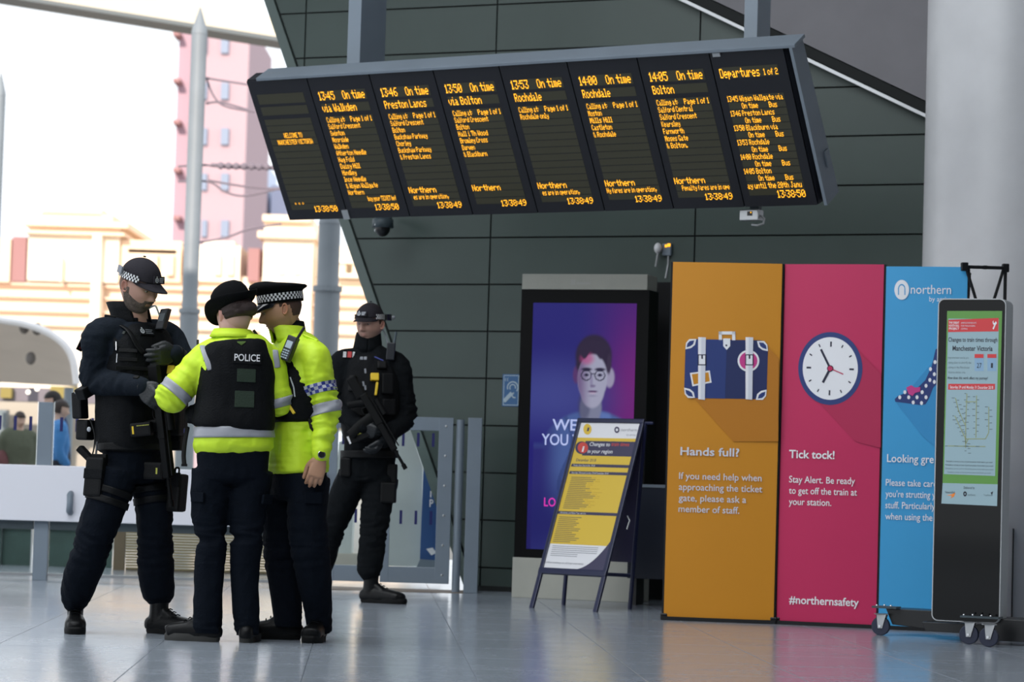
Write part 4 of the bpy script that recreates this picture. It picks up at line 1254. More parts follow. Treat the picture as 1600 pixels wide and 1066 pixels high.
for x in range(345, 436, 12):
    mb = MB(); mb.add(*ellipsoid(at(x, 259 + (x - 345) * .03, 36.0), (.045, .045, .05), nu=8, nv=6), m=M_wire); mb.build('insulator', M_wire, parent=oh)
# pale beam crossing the top left
a = at(-60, -25, 46); b = at(470, 60, 46)
M_beam = mat('beam_cream', s2l(206, 196, 178), rough=.7, var=.04)
bm_ = thing('canopy_beam', 'pale canopy beam crossing the top left over the tracks', 'beam', (a + b) / 2)
dd = nrm(b - a); upv = nrm(np.cross(np.cross(dd, (0, 0, 1)), dd)); L = np.linalg.norm(b - a)
mb = MB(); mb.box((a + b) / 2 + upv * .07, (L, .5, .36), (dd, np.cross(upv, dd), upv), M_beam); mb.build('fascia', M_beam, parent=bm_)
mb = MB(); mb.box((a + b) / 2 - upv * .14, (L, .9, .07), (dd, np.cross(upv, dd), upv), M_steeld); mb.build('gutter', mat('gutter_grey', s2l(120, 118, 116), rough=.7), parent=bm_)
# curved tram-stop canopy
M_can = mat('canopy_grey', s2l(222, 214, 206), rough=.7, var=.05, vscale=1.2)
cn = thing('curved_canopy', 'pale curved tram stop canopy behind the officer with folded hands', 'canopy', at(40, 720, 38))
top = [(-60, 490), (0, 500), (40, 507), (75, 520), (100, 538), (114, 562), (120, 600)]
bot = [(-60, 600), (0, 598), (40, 600), (80, 602), (100, 603), (112, 604), (122, 606)]
tp = catmull([at(x, y, 36) for x, y in top], 4); bt = catmull([at(x, y, 41) for x, y in bot], 4)
V = []; F = []
n_ = len(tp)
for q, (a_, b_) in enumerate(zip(tp, bt)):
    for k in range(9):
        t_ = k / 8; p_ = a_ + (b_ - a_) * t_
        V.append(p_ + np.array([0, 0, .25 * math.sin(math.pi * t_)]))
V2 = [p_ + np.array([0, .12, .12]) for p_ in V]
for q in range(n_ - 1):
    for k in range(8):
        i0 = q * 9 + k; F.append((i0, i0 + 1, i0 + 10, i0 + 9))
mb = MB(); mb.add(V, F, M_can); mb.build('shell', M_can, parent=cn, smooth=True)
mb = MB(); mb.tube(tp, .05, 8, M_whitep); mb.build('rim', mat('rim_white', s2l(186, 182, 178), rough=.5), parent=cn)
mat('shelter_lamp', s2l(110, 106, 104))
for x, y in ((38, 512), (58, 514), (48, 560)):
    mb = MB(); mb.add(*ellipsoid(at(x, y, 36.4), (.07, .07, .09), nu=10, nv=6), m=MATS['shelter_lamp']); mb.build('lamp', M_steeld, parent=cn)
for x in (-30, 108):
    mb = MB(); p_ = at(x, 606, 38); mb.tube([(p_[0], 38, -.02), (p_[0], 38, p_[2])], .07, 8, M_steel); mb.build('post', M_steel, parent=cn)
# yellow edged fascia and shelter behind
sh = thing('shelter', 'pale shelter wall with a yellow fascia under the curved canopy', 'shelter', at(60, 720, 44))
part('fascia', [(-40, 606, 150, 628)], 44, .4, mat('lilac_fascia', s2l(120, 114, 122), rough=.8), sh)
part('yellow_panel', [(0, 606, 18, 622), (78, 604, 118, 622)], 43.8, .3, mat('yellow_fascia', s2l(140, 126, 70), rough=.8), sh)
part('wall', [(-40, 628, 300, 735)], 46, .4, mat('shelter_cream', s2l(176, 164, 152), rough=.8), sh)
part('dark_frame', [(62, 634, 82, 700), (-20, 640, 10, 720)], 45.5, .3, mat('shelter_grey', s2l(110, 118, 124), rough=.6), sh)
M_lampw = mat('warm_lamp', (1, .95, .85), emit=(1, .93, .8), estr=1.4)
for x, y in ((44, 613), (58, 608)):
    c = at(x, y, 43.4); mb = MB(); mb.add(*ellipsoid(c, (.035, .035, .035), nu=14, nv=8), m=M_lampw); mb.build('light', M_lampw, parent=sh)
# tan slatted shutter and dark green panels seen through the lower glass
tn = thing('slatted_screen', 'tan slatted screen seen through the lower barrier glass', 'screen', at(240, 900, 21.2))
M_tan = mat('tan_slat', s2l(150, 136, 104), rough=.8)
for k in range(16):
    y_ = 826 + k * 4.3
    part('slat', [(196, y_, 470, y_ + 3.2)], 21.2, .03, M_tan, tn)
part('frame', [(176, 822, 196, 900), (196, 893, 470, 898)], 21.2, .06, mat('tan_frame', s2l(112, 98, 78), rough=.8), tn)
gn_ = thing('green_enclosure', 'dark green enclosure seen through the lower left barrier glass', 'enclosure', at(90, 898, 21.6))
M_dgreen = mat('dark_green_panel', s2l(60, 84, 78), rough=.6, var=.2, vscale=5)
part('panel', [(-30, 826, 50, 893)], 21.6, .05, M_dgreen, gn_); part('panel', [(72, 826, 176, 893)], 21.6, .05, M_dgreen, gn_)
part('frame', [(-30, 822, 176, 826), (46, 822, 50, 896), (0, 822, 3, 896), (-30, 893, 176, 897)], 21.55, .06, M_alu, gn_)
# white cabinet and blue pull-up poster behind the gate
wc = thing('white_cabinet', 'tall white tapered cabinet standing behind the gate glass', 'cabinet', at(620, 890, 20.4))
M_wcab = mat('cabinet_white', s2l(190, 198, 196), rough=.5, var=.03)
mb = MB(); P_ = [at(x, y, 20.4) for x, y in ((590, 884), (657, 886), (660, 730), (641, 672), (600, 668))]
mb.poly(P_, .4, np.array([0, -1.0, 0]), M_wcab); mb.build('body', M_wcab, parent=wc)
mb = MB(); P_ = [at(x, y, 20.7) for x, y in ((512, 880), (548, 880), (556, 690), (530, 690))]
mb.poly(P_, .3, np.array([0, -1.0, 0]), M_wcab); mb.build('body', M_wcab, parent=wc)
part('plinth', [(512, 866, 600, 884)], 20.6, .5, mat('plinth_cream', s2l(186, 182, 170), rough=.6), wc)
bp_ = thing('blue_poster_stand', 'blue poster stand with white marks behind the gate glass', 'poster', at(672, 890, 20.3))
M_bps = mat('poster_blue', s2l(44, 84, 140), rough=.5)
mb = MB(); P_ = [at(x, y, 20.3) for x, y in ((656, 874), (684, 876), (686, 770), (662, 722))]
mb.poly(P_, .05, np.array([0, -1.0, 0]), M_bps); mb.build('sheet', M_bps, parent=bp_)
BP = Frame((0, 20.3, 0), (1, 0, 0), (0, 0, 1))
line_text(bp_, 'P', BP, 671, 792, 677, 12, M_bw, bold=.02, c=.003); line_text(bp_, 'I', BP, 672, 777, 674, 10, M_bw, bold=.02, c=.003)
mb = MB(); ppoly(mb, BP, [(666, 858), (676, 856), (682, 864), (674, 868)], M_bw, c=.003); mb.build('lettering', M_bw, parent=bp_)
mb = MB(); P_ = [at(x, y, 20.25) for x, y in ((650, 888), (690, 889), (686, 876), (656, 875))]; mb.poly(P_, .3, np.array([0, -1.0, 0]), M_steel); mb.build('foot', M_steel, parent=bp_)
# ------------------------------------------------------------------ people: shared builders
M_skin = mat('skin', (.5, .35, .3), rough=.55, attr='Col', bump=.05, bscale=220)
M_navyc = mat('navy_cloth', s2l(11, 17, 26), rough=.85, var=.10, vscale=30, bump=.35, bscale=90, spec=.10)
M_blackc = mat('black_cloth', s2l(15, 18, 21), rough=.85, var=.12, vscale=30, bump=.35, bscale=90, spec=.10)
M_vest = mat('black_nylon', s2l(12, 14, 17), rough=.7, var=.12, vscale=40, bump=.35, bscale=130, spec=.14)
M_shirt = mat('blue_black_shirt', s2l(25, 31, 39), rough=.85, var=.08, vscale=25, bump=.3, bscale=100, spec=.10)
M_pouch = mat('black_pouch', s2l(10, 11, 13), rough=.55, var=.1, bump=.2, bscale=120, spec=.2)
M_hiviz = mat('hi_vis_yellow', s2l(206, 238, 52), rough=.55, var=.04, vscale=12, bump=.2, bscale=40, spec=.35)
M_refl = mat('reflective_tape', s2l(158, 160, 168), rough=.45, var=.05)
M_leather = mat('black_leather', s2l(8, 9, 11), rough=.42, bump=.15, bscale=80, spec=.25)
M_solem = mat('boot_sole', s2l(11, 12, 13), rough=.7, spec=.2)
M_solew = mat('worn_sole', s2l(52, 52, 50), rough=.8)
M_glove = mat('black_glove', s2l(19, 23, 27), rough=.5, bump=.3, bscale=90)
M_hat = mat('hat_felt', s2l(13, 14, 16), rough=.9, spec=.1, bump=.3, bscale=160, sheen=.0)
M_capc = mat('cap_cloth', s2l(36, 34, 40), rough=.85, bump=.3, bscale=140, spec=.25)
M_wht = mat('check_white', s2l(222, 222, 224), rough=.6)
M_blk = mat('check_black', s2l(16, 16, 19), rough=.7)
M_cblue = mat('check_blue', s2l(40, 52, 130), rough=.5)
M_csil = mat('check_silver', s2l(168, 172, 182), rough=.5)
M_hairb = mat('brown_hair', s2l(44, 28, 24), rough=.6, bump=.5, bscale=60, aniso=(6, 6, 1))
M_hairk = mat('dark_hair', s2l(22, 18, 18), rough=.7, bump=.4, bscale=150)
M_patent = mat('patent_peak', s2l(18, 20, 24), rough=.12, spec=.7)
M_eye = mat('eye_white', s2l(170, 162, 158), rough=.3)
M_iris = mat('iris', s2l(40, 28, 22), rough=.3)
M_badge = mat('badge_grey', s2l(186, 190, 198), rough=.5)
M_badge2 = mat('badge_dim', s2l(120, 124, 132), rough=.5)
M_taser = mat('taser_yellow', s2l(226, 190, 40), rough=.5)
M_gun = mat('gun_metal', s2l(8, 9, 10), rough=.5, spec=.15)
M_gunp = mat('gun_polymer', s2l(9, 10, 12), rough=.6, spec=.15)
M_silver = mat('silver', s2l(190, 192, 196), rough=.25, metal=1.0)
M_radio = mat('radio_case', s2l(22, 26, 34), rough=.4)
M_rscr = mat('radio_screen', s2l(170, 184, 196), rough=.2)

def axes(yaw, pitch=0.0, roll=0.0):
    """head axes: yaw measured from +X anticlockwise (degrees), pitch up positive, roll to own right positive"""
    a = math.radians(yaw); F = np.array([math.cos(a), math.sin(a), 0]); Z = np.array([0, 0, 1.0]); R = np.cross(F, Z)
    p = math.radians(pitch)
    F2 = F * math.cos(p) + Z * math.sin(p); U = np.cross(R, F2)
    r = math.radians(roll)
    R2 = R * math.cos(r) - U * math.sin(r); U2 = np.cross(R2, F2)
    return R2, F2, U2

def sstep(a, b, t):
    t = np.clip((t - a) / (b - a), 0, 1); return t * t * (3 - 2 * t)

def head_shape(off=0.0, nu=96, nv=80, fem=False, mask=None, jaw=1.0):
    """head surface in head space: x right, y forward, z up; origin between the ears at eye height"""
    th = np.linspace(0.02, math.pi - 0.02, nv); ph = np.linspace(0, 2 * math.pi, nu, endpoint=False)
    T, P_ = np.meshgrid(th, ph, indexing='ij')
    dx = np.sin(T) * np.sin(P_); dy = np.sin(T) * np.cos(P_); dz = np.cos(T)
    e = .88
    X = .078 * np.sign(dx) * np.abs(dx) ** e; Y = .100 * dy; Z = np.where(dz > 0, .118, .122) * np.sign(dz) * np.abs(dz) ** .92
    t = np.clip(-Z / .12, 0, 1); u = np.clip(Z / .118, 0, 1)
    X = X * (1 - .26 * t ** 1.4 * (1.12 if fem else jaw)) * (1 - .06 * u)
    Y = np.where(Y < 0, Y * (1 - .55 * t ** 1.1) * (1 + .06 * u), Y * (1 - .10 * t ** 2))
    Y = Y + .004 * t * (Y > 0)
    fr = sstep(.25, .8, dy)
    ax = np.abs(X)
    G = lambda v, s: np.exp(-(v / s) ** 2)
    d = np.zeros_like(X)
    nose = .024 * sstep(.016, -.034, Z) * sstep(-.050, -.036, Z)
    d += fr * nose * G(X, .0095 + .004 * sstep(0, -.036, Z))
    d += fr * .008 * G(ax - .0125, .006) * G(Z + .037, .008)
    d -= fr * .010 * G(ax - .031, .015) * G(Z - .002, .011)
    d += fr * .004 * G(ax - .030, .010) * G(Z - .001, .006)
    d += fr * .0045 * G(Z - .021, .008) * np.exp(-(ax / .05) ** 4)
    d += fr * .006 * G(Z + .061, .0042) * G(X, .021) + fr * .0065 * G(Z + .071, .0048) * G(X, .018) - fr * .003 * G(Z + .066, .0020) * G(X, .022)
    d -= fr * .004 * G(Z + .083, .006) * G(X, .022)
    d += fr * .007 * G(Z + .104, .014) * G(X, .020)
    d += fr * .003 * G(ax - .045, .016) * G(Z + .022, .014)
    d -= fr * .003 * G(ax - .048, .016) * G(Z + .062, .02)
    Y = Y + d
    n = np.stack([dx / .078, dy / .1, dz / .12], -1); n /= np.linalg.norm(n, axis=-1)[..., None]
    o = off if mask is None else mask(X, Y, Z)
    Q = np.stack([X, Y, Z], -1) + n * (o[..., None] if mask is not None else o)
    F = []
    for i in range(nv - 1):
        for k in range(nu):
            j = (k + 1) % nu
            F.append((i * nu + k, (i + 1) * nu + k, (i + 1) * nu + j, i * nu + j))
    F.append(tuple(range(nu))); F.append(tuple((nv - 1) * nu + k for k in range(nu - 1, -1, -1)))
    return Q.reshape(-1, 3), F

def ear_shape(side):
    V = []; F = []; n, m_ = 24, 9
    for j in range(m_):
        r = j / (m_ - 1)
        for k in range(n):
            a = 2 * math.pi * k / n
            y = -.012 + .017 * r * math.cos(a) - .004 * math.sin(a) * r; z = -.006 + .031 * r * math.sin(a) + .002
            if math.sin(a) < 0: y += .004 * r * -math.sin(a); 
            x = .002 + .016 * math.exp(-((r - .80) / .16) ** 2) * (1 if y < .0 else .75) + .005 * math.exp(-((r - .35) / .15) ** 2) * (math.sin(a) * .4 + .4)
            if r > .97: x = -.006
            V.append((side * (.072 + x + (-.3 * (y + .012))), y, z))
    for j in range(m_ - 1):
        for k in range(n):
            F.append((j * n + k, j * n + (k + 1) % n, (j + 1) * n + (k + 1) % n, (j + 1) * n + k))
    F.append(tuple(range(n)))
    return np.array(V), F

class Head:
    def __init__(s, c, yaw, pitch=0, roll=0, sc=1.0):
        s.c = np.array(c, float); s.R, s.F, s.U = axes(yaw, pitch, roll); s.sc = sc
    def w(s, Q):
        Q = np.asarray(Q, float) * s.sc
        return s.c + Q[..., 0:1] * s.R + Q[..., 1:2] * s.F + Q[..., 2:3] * s.U
    def p(s, x, y, z):
        return s.w(np.array([[x, y, z]]))[0]

def skin_cols(Q, base, lip=(.38, .17, .14), stubble=0.0, red=.08):
    X, Y, Z = Q[:, 0], Q[:, 1], Q[:, 2]
    c = np.tile(np.array(base), (len(Q), 1))
    G = lambda v, s: np.exp(-(v / s) ** 2)
    fr = (Y > .03) * 1.0
    l = fr * G(Z + .066, .009) * G(X, .020) * .8
    c = c * (1 - l[:, None]) + np.array(lip) * l[:, None]
    ck = fr * (G(np.abs(X) - .04, .018) * G(Z + .03, .018) + G(X, .012) * G(Z + .03, .012)) * red * 4
    c = c * (1 - ck[:, None] * .25 * np.array([0, .6, .6]))
    b = fr * G(np.abs(X) - .032, .018) * G(Z - .024, .0035) * .75 * (np.abs(X) > .012)
    c = c * (1 - b[:, None]) + np.array([.03, .02, .016]) * b[:, None]
    ey = fr * G(np.abs(X) - .031, .013) * G(Z - .002, .0035) * .8
    c = c * (1 - ey[:, None]) + np.array([.03, .02, .018]) * ey[:, None]
    ns = fr * G(np.abs(X) - .008, .004) * G(Z + .044, .003) * .7
    c = c * (1 - ns[:, None] * .8)
    if stubble:
        m = sstep(-.028, -.052, Z) * (Y > -.03) * (1 - G(Z + .066, .008) * G(X, .02)) * stubble
        c = c * (1 - m[:, None]) + np.array([.05, .04, .036]) * m[:, None]
    return c

def hand_parts(w, d, n, s, curl=(.5, .6, .5), spread=.10, thick=1.0, thumb=.5, L=.185, thumb_curl=.4):
    """w wrist, d along the hand, n palm normal, s towards the thumb"""
    d, n = nrm(d), nrm(n); s = nrm(np.asarray(s) - d * (np.asarray(s) @ d)); n = np.cross(d, s) * (1 if np.cross(d, s) @ n > 0 else -1)
    k = L / .185
    P_ = []
    P_.append(limb([w - d * .015, w + d * .02 * k, w + d * .055 * k, w + d * .088 * k], [(.026 * thick, .019), (.033 * thick, .018), (.041 * thick, .015), (.039 * thick, .012)], n=18, side=s, sup=2.5))
    Ls = (.070, .078, .073, .058)
    for i in range(4):
        o = (1.5 - i) * .0205
        b = w + d * (.082 - .004 * abs(i - 1.3)) * k + s * o
        dd = nrm(d + s * (1.5 - i) * spread)
        pts = [b - dd * .012]; cur = b; dirv = dd
        ax = np.cross(dd, n)
        for q, (fr_, c) in enumerate(zip((.45, .30, .25), curl)):
            dirv = nrm(dirv * math.cos(c) + n * math.sin(c))
            # keep the bend in the d-n plane
            pts.append(cur); cur = cur + dirv * Ls[i] * k * fr_
            nn = nrm(np.cross(np.cross(dirv, n), dirv)); n_loc = nn
            n = n_loc if q < 0 else n
        pts.append(cur)
        r = .0098 * thick
        P_.append(limb(pts, [r, r, r * .95, r * .88, r * .8], n=12, sub=3))
    b = w + d * .022 * k + s * .028
    t1 = nrm(d * .6 + s * (.85 - thumb * .5) + n * (.25 + thumb * .3)); t2 = nrm(d * .9 + s * (.25 - thumb_curl) + n * (.25 + .3 * thumb_curl))
    P_.append(limb([b, b + t1 * .038 * k, b + t1 * .038 * k + t2 * .032 * k, b + t1 * .038 * k + t2 * .060 * k], [.0155 * thick, .0125 * thick, .0115 * thick, .009 * thick], n=12, sub=3))
    return P_

def boot(heel, d, L=.30, wd=.052, sh=.16, up=None, mat_u=None, sole=None, parent=None, toe_up=0.0, pitch=0.0, laces=True, low=False):
    """heel = point on the ground under the heel, d = direction of the toe"""
    d = nrm(d); Z = np.array([0, 0, 1.0]) 
    if pitch:
        d = nrm(d * math.cos(pitch) - Z * math.sin(pitch)); 
    s = nrm(np.cross(d, Z)); Zb = np.cross(s, d)
    h = np.array(heel, float)
    P_ = [limb([h + d * .02 + Zb * .045, h + d * .09 + Zb * .05, h + d * .17 + Zb * .048, h + d * .24 + Zb * .042, h + d * (L - .035) + Zb * .040],
               [(.036, .040), (.040, .046), (wd * .93, .043), (wd, .036), (wd * .80, .030)], n=24, side=s, sup=2.6, sub=5),
          limb([h + d * .055 + Zb * .05, h + d * .06 + Zb * .11, h + d * .062 + Zb * sh], [(.038, .050), (.040, .048), (.044, .050)], n=20, side=s, sub=4)]
    if not low:
        P_.append(limb([h + d * .085 + Zb * .115, h + d * .15 + Zb * .075], [(.030, .022), (.036, .022)], n=14, side=s, sub=3))
    A, F, NN = remesh(P_, .006, 4)
    zl = (A - h) @ Zb
    A = A + Zb * np.clip(.022 - zl, 0, .1)[:, None]
    mb = MB(); mb.add(A, F, mat_u or M_leather); bo = mb.build('boot' if not low else 'shoe', mat_u or M_leather, parent=parent, smooth=True)
    # sole: outline prism with a raised waist
    out = []
    for k in range(40):
        a = 2 * math.pi * k / 40
        x = math.cos(a); y = math.sin(a)
        lx = .5 * L - .0 + .5 * L * x * 1.02
        t = lx / L
        w_ = (.040 + .016 * sstep(.35, .75, np.array(t)) - .004 * math.exp(-((t - .42) / .12) ** 2))
        yy = np.sign(y) * abs(y) ** .62 * w_
        out.append(h + d * (lx + .0) + s * float(yy))
    V = []; F = []; n_ = len(out)
    for lev, (zz, gr) in enumerate(((.0, .97), (.010, 1.0), (.028, 1.0), (.036, .95))):
        for q in out:
            c_ = h + d * .5 * L
            V.append(c_ + (q - c_) * gr + Zb * zz)
    for lev in range(3):
        for k in range(n_):
            j = (k + 1) % n_; F.append((lev * n_ + k, lev * n_ + j, (lev + 1) * n_ + j, (lev + 1) * n_ + k))
    F.append(tuple(range(n_ - 1, -1, -1))); F.append(tuple(3 * n_ + k for k in range(n_)))
    mb = MB(); mb.add(V, F, sole or M_solem); mb.build('sole', sole or M_solem, parent=bo, auto=.6)
    mb = MB()
    if laces:
        for k in range(5):
            a_ = h + d * (.125 + .022 * k) + Zb * (.118 - .013 * k)
            mb.tube([a_ - s * .022, a_ + Zb * .006, a_ + s * .022], .0028, 6, M_blackc)
        mb.build('laces', mat('lace', s2l(40, 42, 46), rough=.6), parent=bo)['kind'] = 'stuff'
    return bo

def garment(name, parts, m, parent, voxel=.008, smooth=3, joints=(), amp=.006, seed=0., warp=True):
    A, F, NN = remesh(parts, voxel, smooth)
    if warp: A = wrinkle(A, NN, joints, amp, seed)
    mb = MB(); mb.add(A, F, m)
    o = mb.build(name, m, parent=parent, smooth=True)
    return o, bvh(A, F)

def band(name, pts, rads, m, parent, side=None, joints=(), amp=.006, seed=0., off=.004, n=44, checks=None, sup=2.0, rows=3, mats=None, arc_=None, tree=None):
    """a ring of tape round a limb; follows the cloth when tree is given"""
    pts = np.asarray(pts, float); R = [(r, r) if np.isscalar(r) else r for r in rads]
    X = catmull(np.hstack([pts, np.array(R, float)]), 5) if len(pts) > 2 else np.array([np.hstack([pts[0] + (pts[1] - pts[0]) * t, np.array(R[0]) + (np.array(R[1]) - np.array(R[0])) * t]) for t in np.linspace(0, 1, rows + 1 if checks else 6)])
    V, F = limb(X[:, :3], [(a, b) for a, b in X[:, 3:5]], n=n, sub=1, side=side, sup=sup, round_caps=False)
    V = np.array(V); k = len(X)
    C = np.repeat(X[:, :3], n, axis=0)
    if tree is not None:
        W2 = []
        for v, c in zip(V, C):
            dr = nrm(v - c)
            hh = tree.ray_cast(Vector(c + dr * (np.linalg.norm(v - c) + .035)), Vector(-dr), .35)
            ok = hh[0] is not None and abs(np.linalg.norm(np.array(hh[0]) - c) - np.linalg.norm(v - c)) < .03
            W2.append(np.array(hh[0]) + dr * off if ok else v + dr * off)
        V = np.array(W2)
    else:
        V = V + np.array([nrm(v - c) for v, c in zip(V, C)]) * off
    mb = MB()
    F = F[:-2]
    if checks:
        for i in range(k - 1):
            for q in range(n):
                f = F[i * n + q]
                mb.add([V[z] for z in f], [(0, 1, 2, 3)], mats[((q // checks) + i) % 2])
    else:
        mb.add(V, F, m)
        # inner lip so the tape has an edge
        V3 = V + np.array([nrm(c - v) for v, c in zip(V, C)]) * .006
        mb.add(V3, [tuple(reversed(f)) for f in F], m)
        b0 = len(V)
        for q in range(n):
            j = (q + 1) % n
            mb.f.append([q, j, b0 + j, b0 + q]); mb.m.append(0)
            e = (k - 1) * n
            mb.f.append([e + q, b0 + e + q, b0 + e + j, e + j]); mb.m.append(0)
    return mb.build(name, m or mats[0], parent=parent, smooth=not checks)

def pad(name, tree, px, py, w, h, d, m, parent, rot=0.0, sink=.004, up=(0, 0, 1), bevel=.006, blend=0.0, nref=None):
    """a soft box laid on a surface at a photo pixel: w wide, h high, d thick"""
    p, n = stick(tree, px, py)
    if nref is not None: n = nrm(n * (1 - blend) + np.asarray(nref) * blend)
    u = nrm(np.cross(up, n)); v = np.cross(n, u)
    c, s = math.cos(math.radians(rot)), math.sin(math.radians(rot))
    u, v = u * c + v * s, -u * s + v * c
    mb = MB(); mb.box(p + n * (d / 2 - sink), (w, h, d), (u, v, n), m)
    o = mb.build(name, m, parent=parent, bevel=min(bevel, d * .4, w * .3, h * .3) if bevel else 0)
    return o, Frame(p + n * (d - sink), u, v)

def ftext(fr, s, a, b, w, h, m, par, bold=0., name='lettering', c=.001):
    V, F = text_mesh(s, 1.0, bold); xs = V[:, 0].min(); ww = V[:, 0].max() - xs
    mb = MB(); mb.add([fr.p(a + (q[0] - xs) * w / ww, b + q[1] * h / .73, c) for q in V], F, m); return mb.build(name, m, parent=par)

def crest(fr, a, b, r, m, par):
    mb = MB(); n = 16
    V = []; F = []
    for k in range(2 * n):
        an = math.pi * k / n; rr = r * (1.0 if k % 2 == 0 else .84)
        V.append(fr.p(a + rr * math.cos(an), b + rr * math.sin(an) * 1.05, .001)); V.append(fr.p(a + .56 * r * math.cos(an), b + .6 * r * math.sin(an), .001))
    for k in range(2 * n):
        j = (k + 1) % (2 * n); F.append((2 * k, 2 * j, 2 * j + 1, 2 * k + 1))
    mb.add(V, F, m)
    mb.add([fr.p(a + .3 * r * math.cos(q), b + .3 * r * math.sin(q), .001) for q in np.linspace(0, 2 * math.pi, 12, endpoint=False)], [tuple(range(12))], m)
    mb.fbox(fr, a - .25 * r, a + .25 * r, b + 1.1 * r, b + 1.5 * r, 0, .001, m)
    return mb.build('crest', m, parent=par)

def cap_soft(hd, par, checks=True, badge_m=None):
    """baseball style police cap in head space"""
    def cap_mask(X, Y, Z):
        line = .040 - .10 * (Y < 0) * 0 + .0 * Y
        return np.where(Z > line, .013 + .004 * sstep(.03, .10, Z), -.010)
    Q, F = head_shape(mask=cap_mask, nu=96, nv=90)
    Q[:, 2] = np.where(Q[:, 2] > .05, .05 + (Q[:, 2] - .05) * 1.03, Q[:, 2])
    mb = MB(); keep = [f for f in F if all(Q[i, 2] > .022 for i in f)]
    mb.add(hd.w(Q), keep, M_capc); cp = mb.build('cap', M_capc, parent=par, smooth=True)
    mb = MB(); mb.add(*ellipsoid(hd.p(0, -.01, .144), (.008, .008, .004), (hd.R, hd.F, hd.U), nu=12, nv=6), m=M_capc); mb.build('button', M_capc, parent=cp)
    # peak
    V = []; F = []; n = 26; rws = 9
    for lay in (0, -.004):
        for j in range(rws):
            t = j / (rws - 1)
            for k in range(n):
                a = math.radians(-76 + 152 * k / (n - 1))
                x = (.084 - .008 * t) * math.sin(a); y0 = .104 * math.cos(a) + .0
                y = y0 + t * .066 * math.cos(a) ** .6
                z = .045 - .026 * t * math.cos(a) - .08 * abs(x) * t * .9 - .012 * (abs(x) / .08) ** 2 + lay
                V.append((x, y, z))
    L_ = n * rws
    for j in range(rws - 1):
        for k in range(n - 1):
            i = j * n + k
            F.append((i, i + 1, i + n + 1, i + n)); F.append((L_ + i, L_ + i + n, L_ + i + n + 1, L_ + i + 1))
    for k in range(n - 1):
        i = (rws - 1) * n + k; F.append((i, i + 1, L_ + i + 1, L_ + i))
    mb = MB(); mb.add(hd.w(np.array(V)), F, M_capc); mb.build('peak', M_capc, parent=cp, smooth=True)
    # chequered band: three rows round the sides and the back
    mb = MB(); nn = 84
    for k in range(nn):
        a0 = 2 * math.pi * k / nn; a1 = 2 * math.pi * (k + 1) / nn
        mid = (a0 + a1) / 2
        if math.cos(mid) > .55: continue
        for j in range(3):
            z0 = .0325 + .0105 * j; z1 = z0 + .0105
            q = []
            for a, z in ((a0, z0), (a1, z0), (a1, z1), (a0, z1)):
                rx, ry = .0950 - .002 * (z > .04), .1170 - .002 * (z > .04)
                ry_ = ry if math.cos(a) < 0 else ry
                q.append((rx * math.sin(a) * (1.0), ry_ * math.cos(a) * .985, z))
            mb.add(hd.w(np.array(q)), [(0, 1, 2, 3)], (M_wht, M_blk)[(k + j) % 2])
    mb.build('checked_band', M_wht, parent=cp)
    f = Frame(hd.p(0, .112, .062), -hd.R, nrm(hd.U - hd.F * .15))
    f = Frame(hd.p(0, .1185, .066), -hd.R, nrm(hd.U - hd.F * .28))
    mb = MB(); mb.fbox(f, -.036, .036, -.017, .019, -.006, .0, M_capc); bd = mb.build('badge_panel', M_capc, parent=cp, bevel=.002)
    crest(f, -.018, -.001, .0125, badge_m or M_badge, bd)
    mb = MB()
    for j in range(3): mb.fbox(f, .0, .030 - .004 * j, .007 - .008 * j, .0105 - .008 * j, 0, .001, badge_m or M_badge)
    mb.build('badge_lettering', badge_m or M_badge, parent=bd)
    return cp

def torso(spine, side, sup=2.4, n=28, sub=5, cap=.025):
    """spine: list of (point, half width, half depth)"""
    return limb([q[0] for q in spine], [(q[1], q[2]) for q in spine], n=n, sub=sub, side=side, sup=sup, round_caps=True, cap=cap)
UPZ = np.array([0, 0, 1.0])
def collar(name, c0, c1, R, F, r0, r1, gap, m, parent, th=.012, n=40, ry=1.0, flare=.0, fold=False):
    """stand collar: open at the front by gap degrees each side of forward; c0 base centre, c1 top centre"""
    c0 = np.array(c0); c1 = np.array(c1); V = []; Fs = []
    prof = [(0, 0), (.35, 0), (.7, 0), (1, 0), (1.03, -th * .5), (1, -th), (.6, -th), (0, -th)]
    if fold: prof = [(0, 0), (.5, .0), (.95, -.004), (1.05, -.002), (1.02, .008), (.7, .016), (.35, .022), (.30, .014), (.6, .006), (.9, -.012), (.5, -th), (0, -th)]
    k = len(prof)
    for i in range(n + 1):
        a = math.radians(gap + (360 - 2 * gap) * i / n)
        e = 1 - .35 * math.exp(-(min(i, n - i) / 4.0) ** 2) * 0
        for t, o in prof:
            c = c0 + (c1 - c0) * t; r = r0 + (r1 - r0) * t + o + flare * t * t
            V.append(c + R * math.sin(a) * r + F * math.cos(a) * r * ry)
    for i in range(n):
        for j in range(k):
            q = (j + 1) % k; Fs.append((i * k + j, (i + 1) * k + j, (i + 1) * k + q, i * k + q))
    Fs.append(tuple(range(k))); Fs.append(tuple(n * k + j for j in range(k - 1, -1, -1)))
    mb = MB(); mb.add(V, Fs, m); return mb.build(name, m, parent=parent, smooth=True)

def eyes(hd, par, look=0.0):
    for s in (-1, 1):
        mb = MB(); mb.add(*ellipsoid(hd.p(s * .031, .0795, .001), (.0115, .0105, .0062), (hd.R, hd.F, hd.U), nu=18, nv=10), m=M_eye)
        e = mb.build('eye', M_eye, parent=par, smooth=True)
        mb = MB(); mb.add(*ellipsoid(hd.p(s * .031 + look, .0870, .0), (.0050, .0042, .0048), (hd.R, hd.F, hd.U), nu=14, nv=8), m=M_iris); mb.build('iris', M_iris, parent=e, smooth=True)

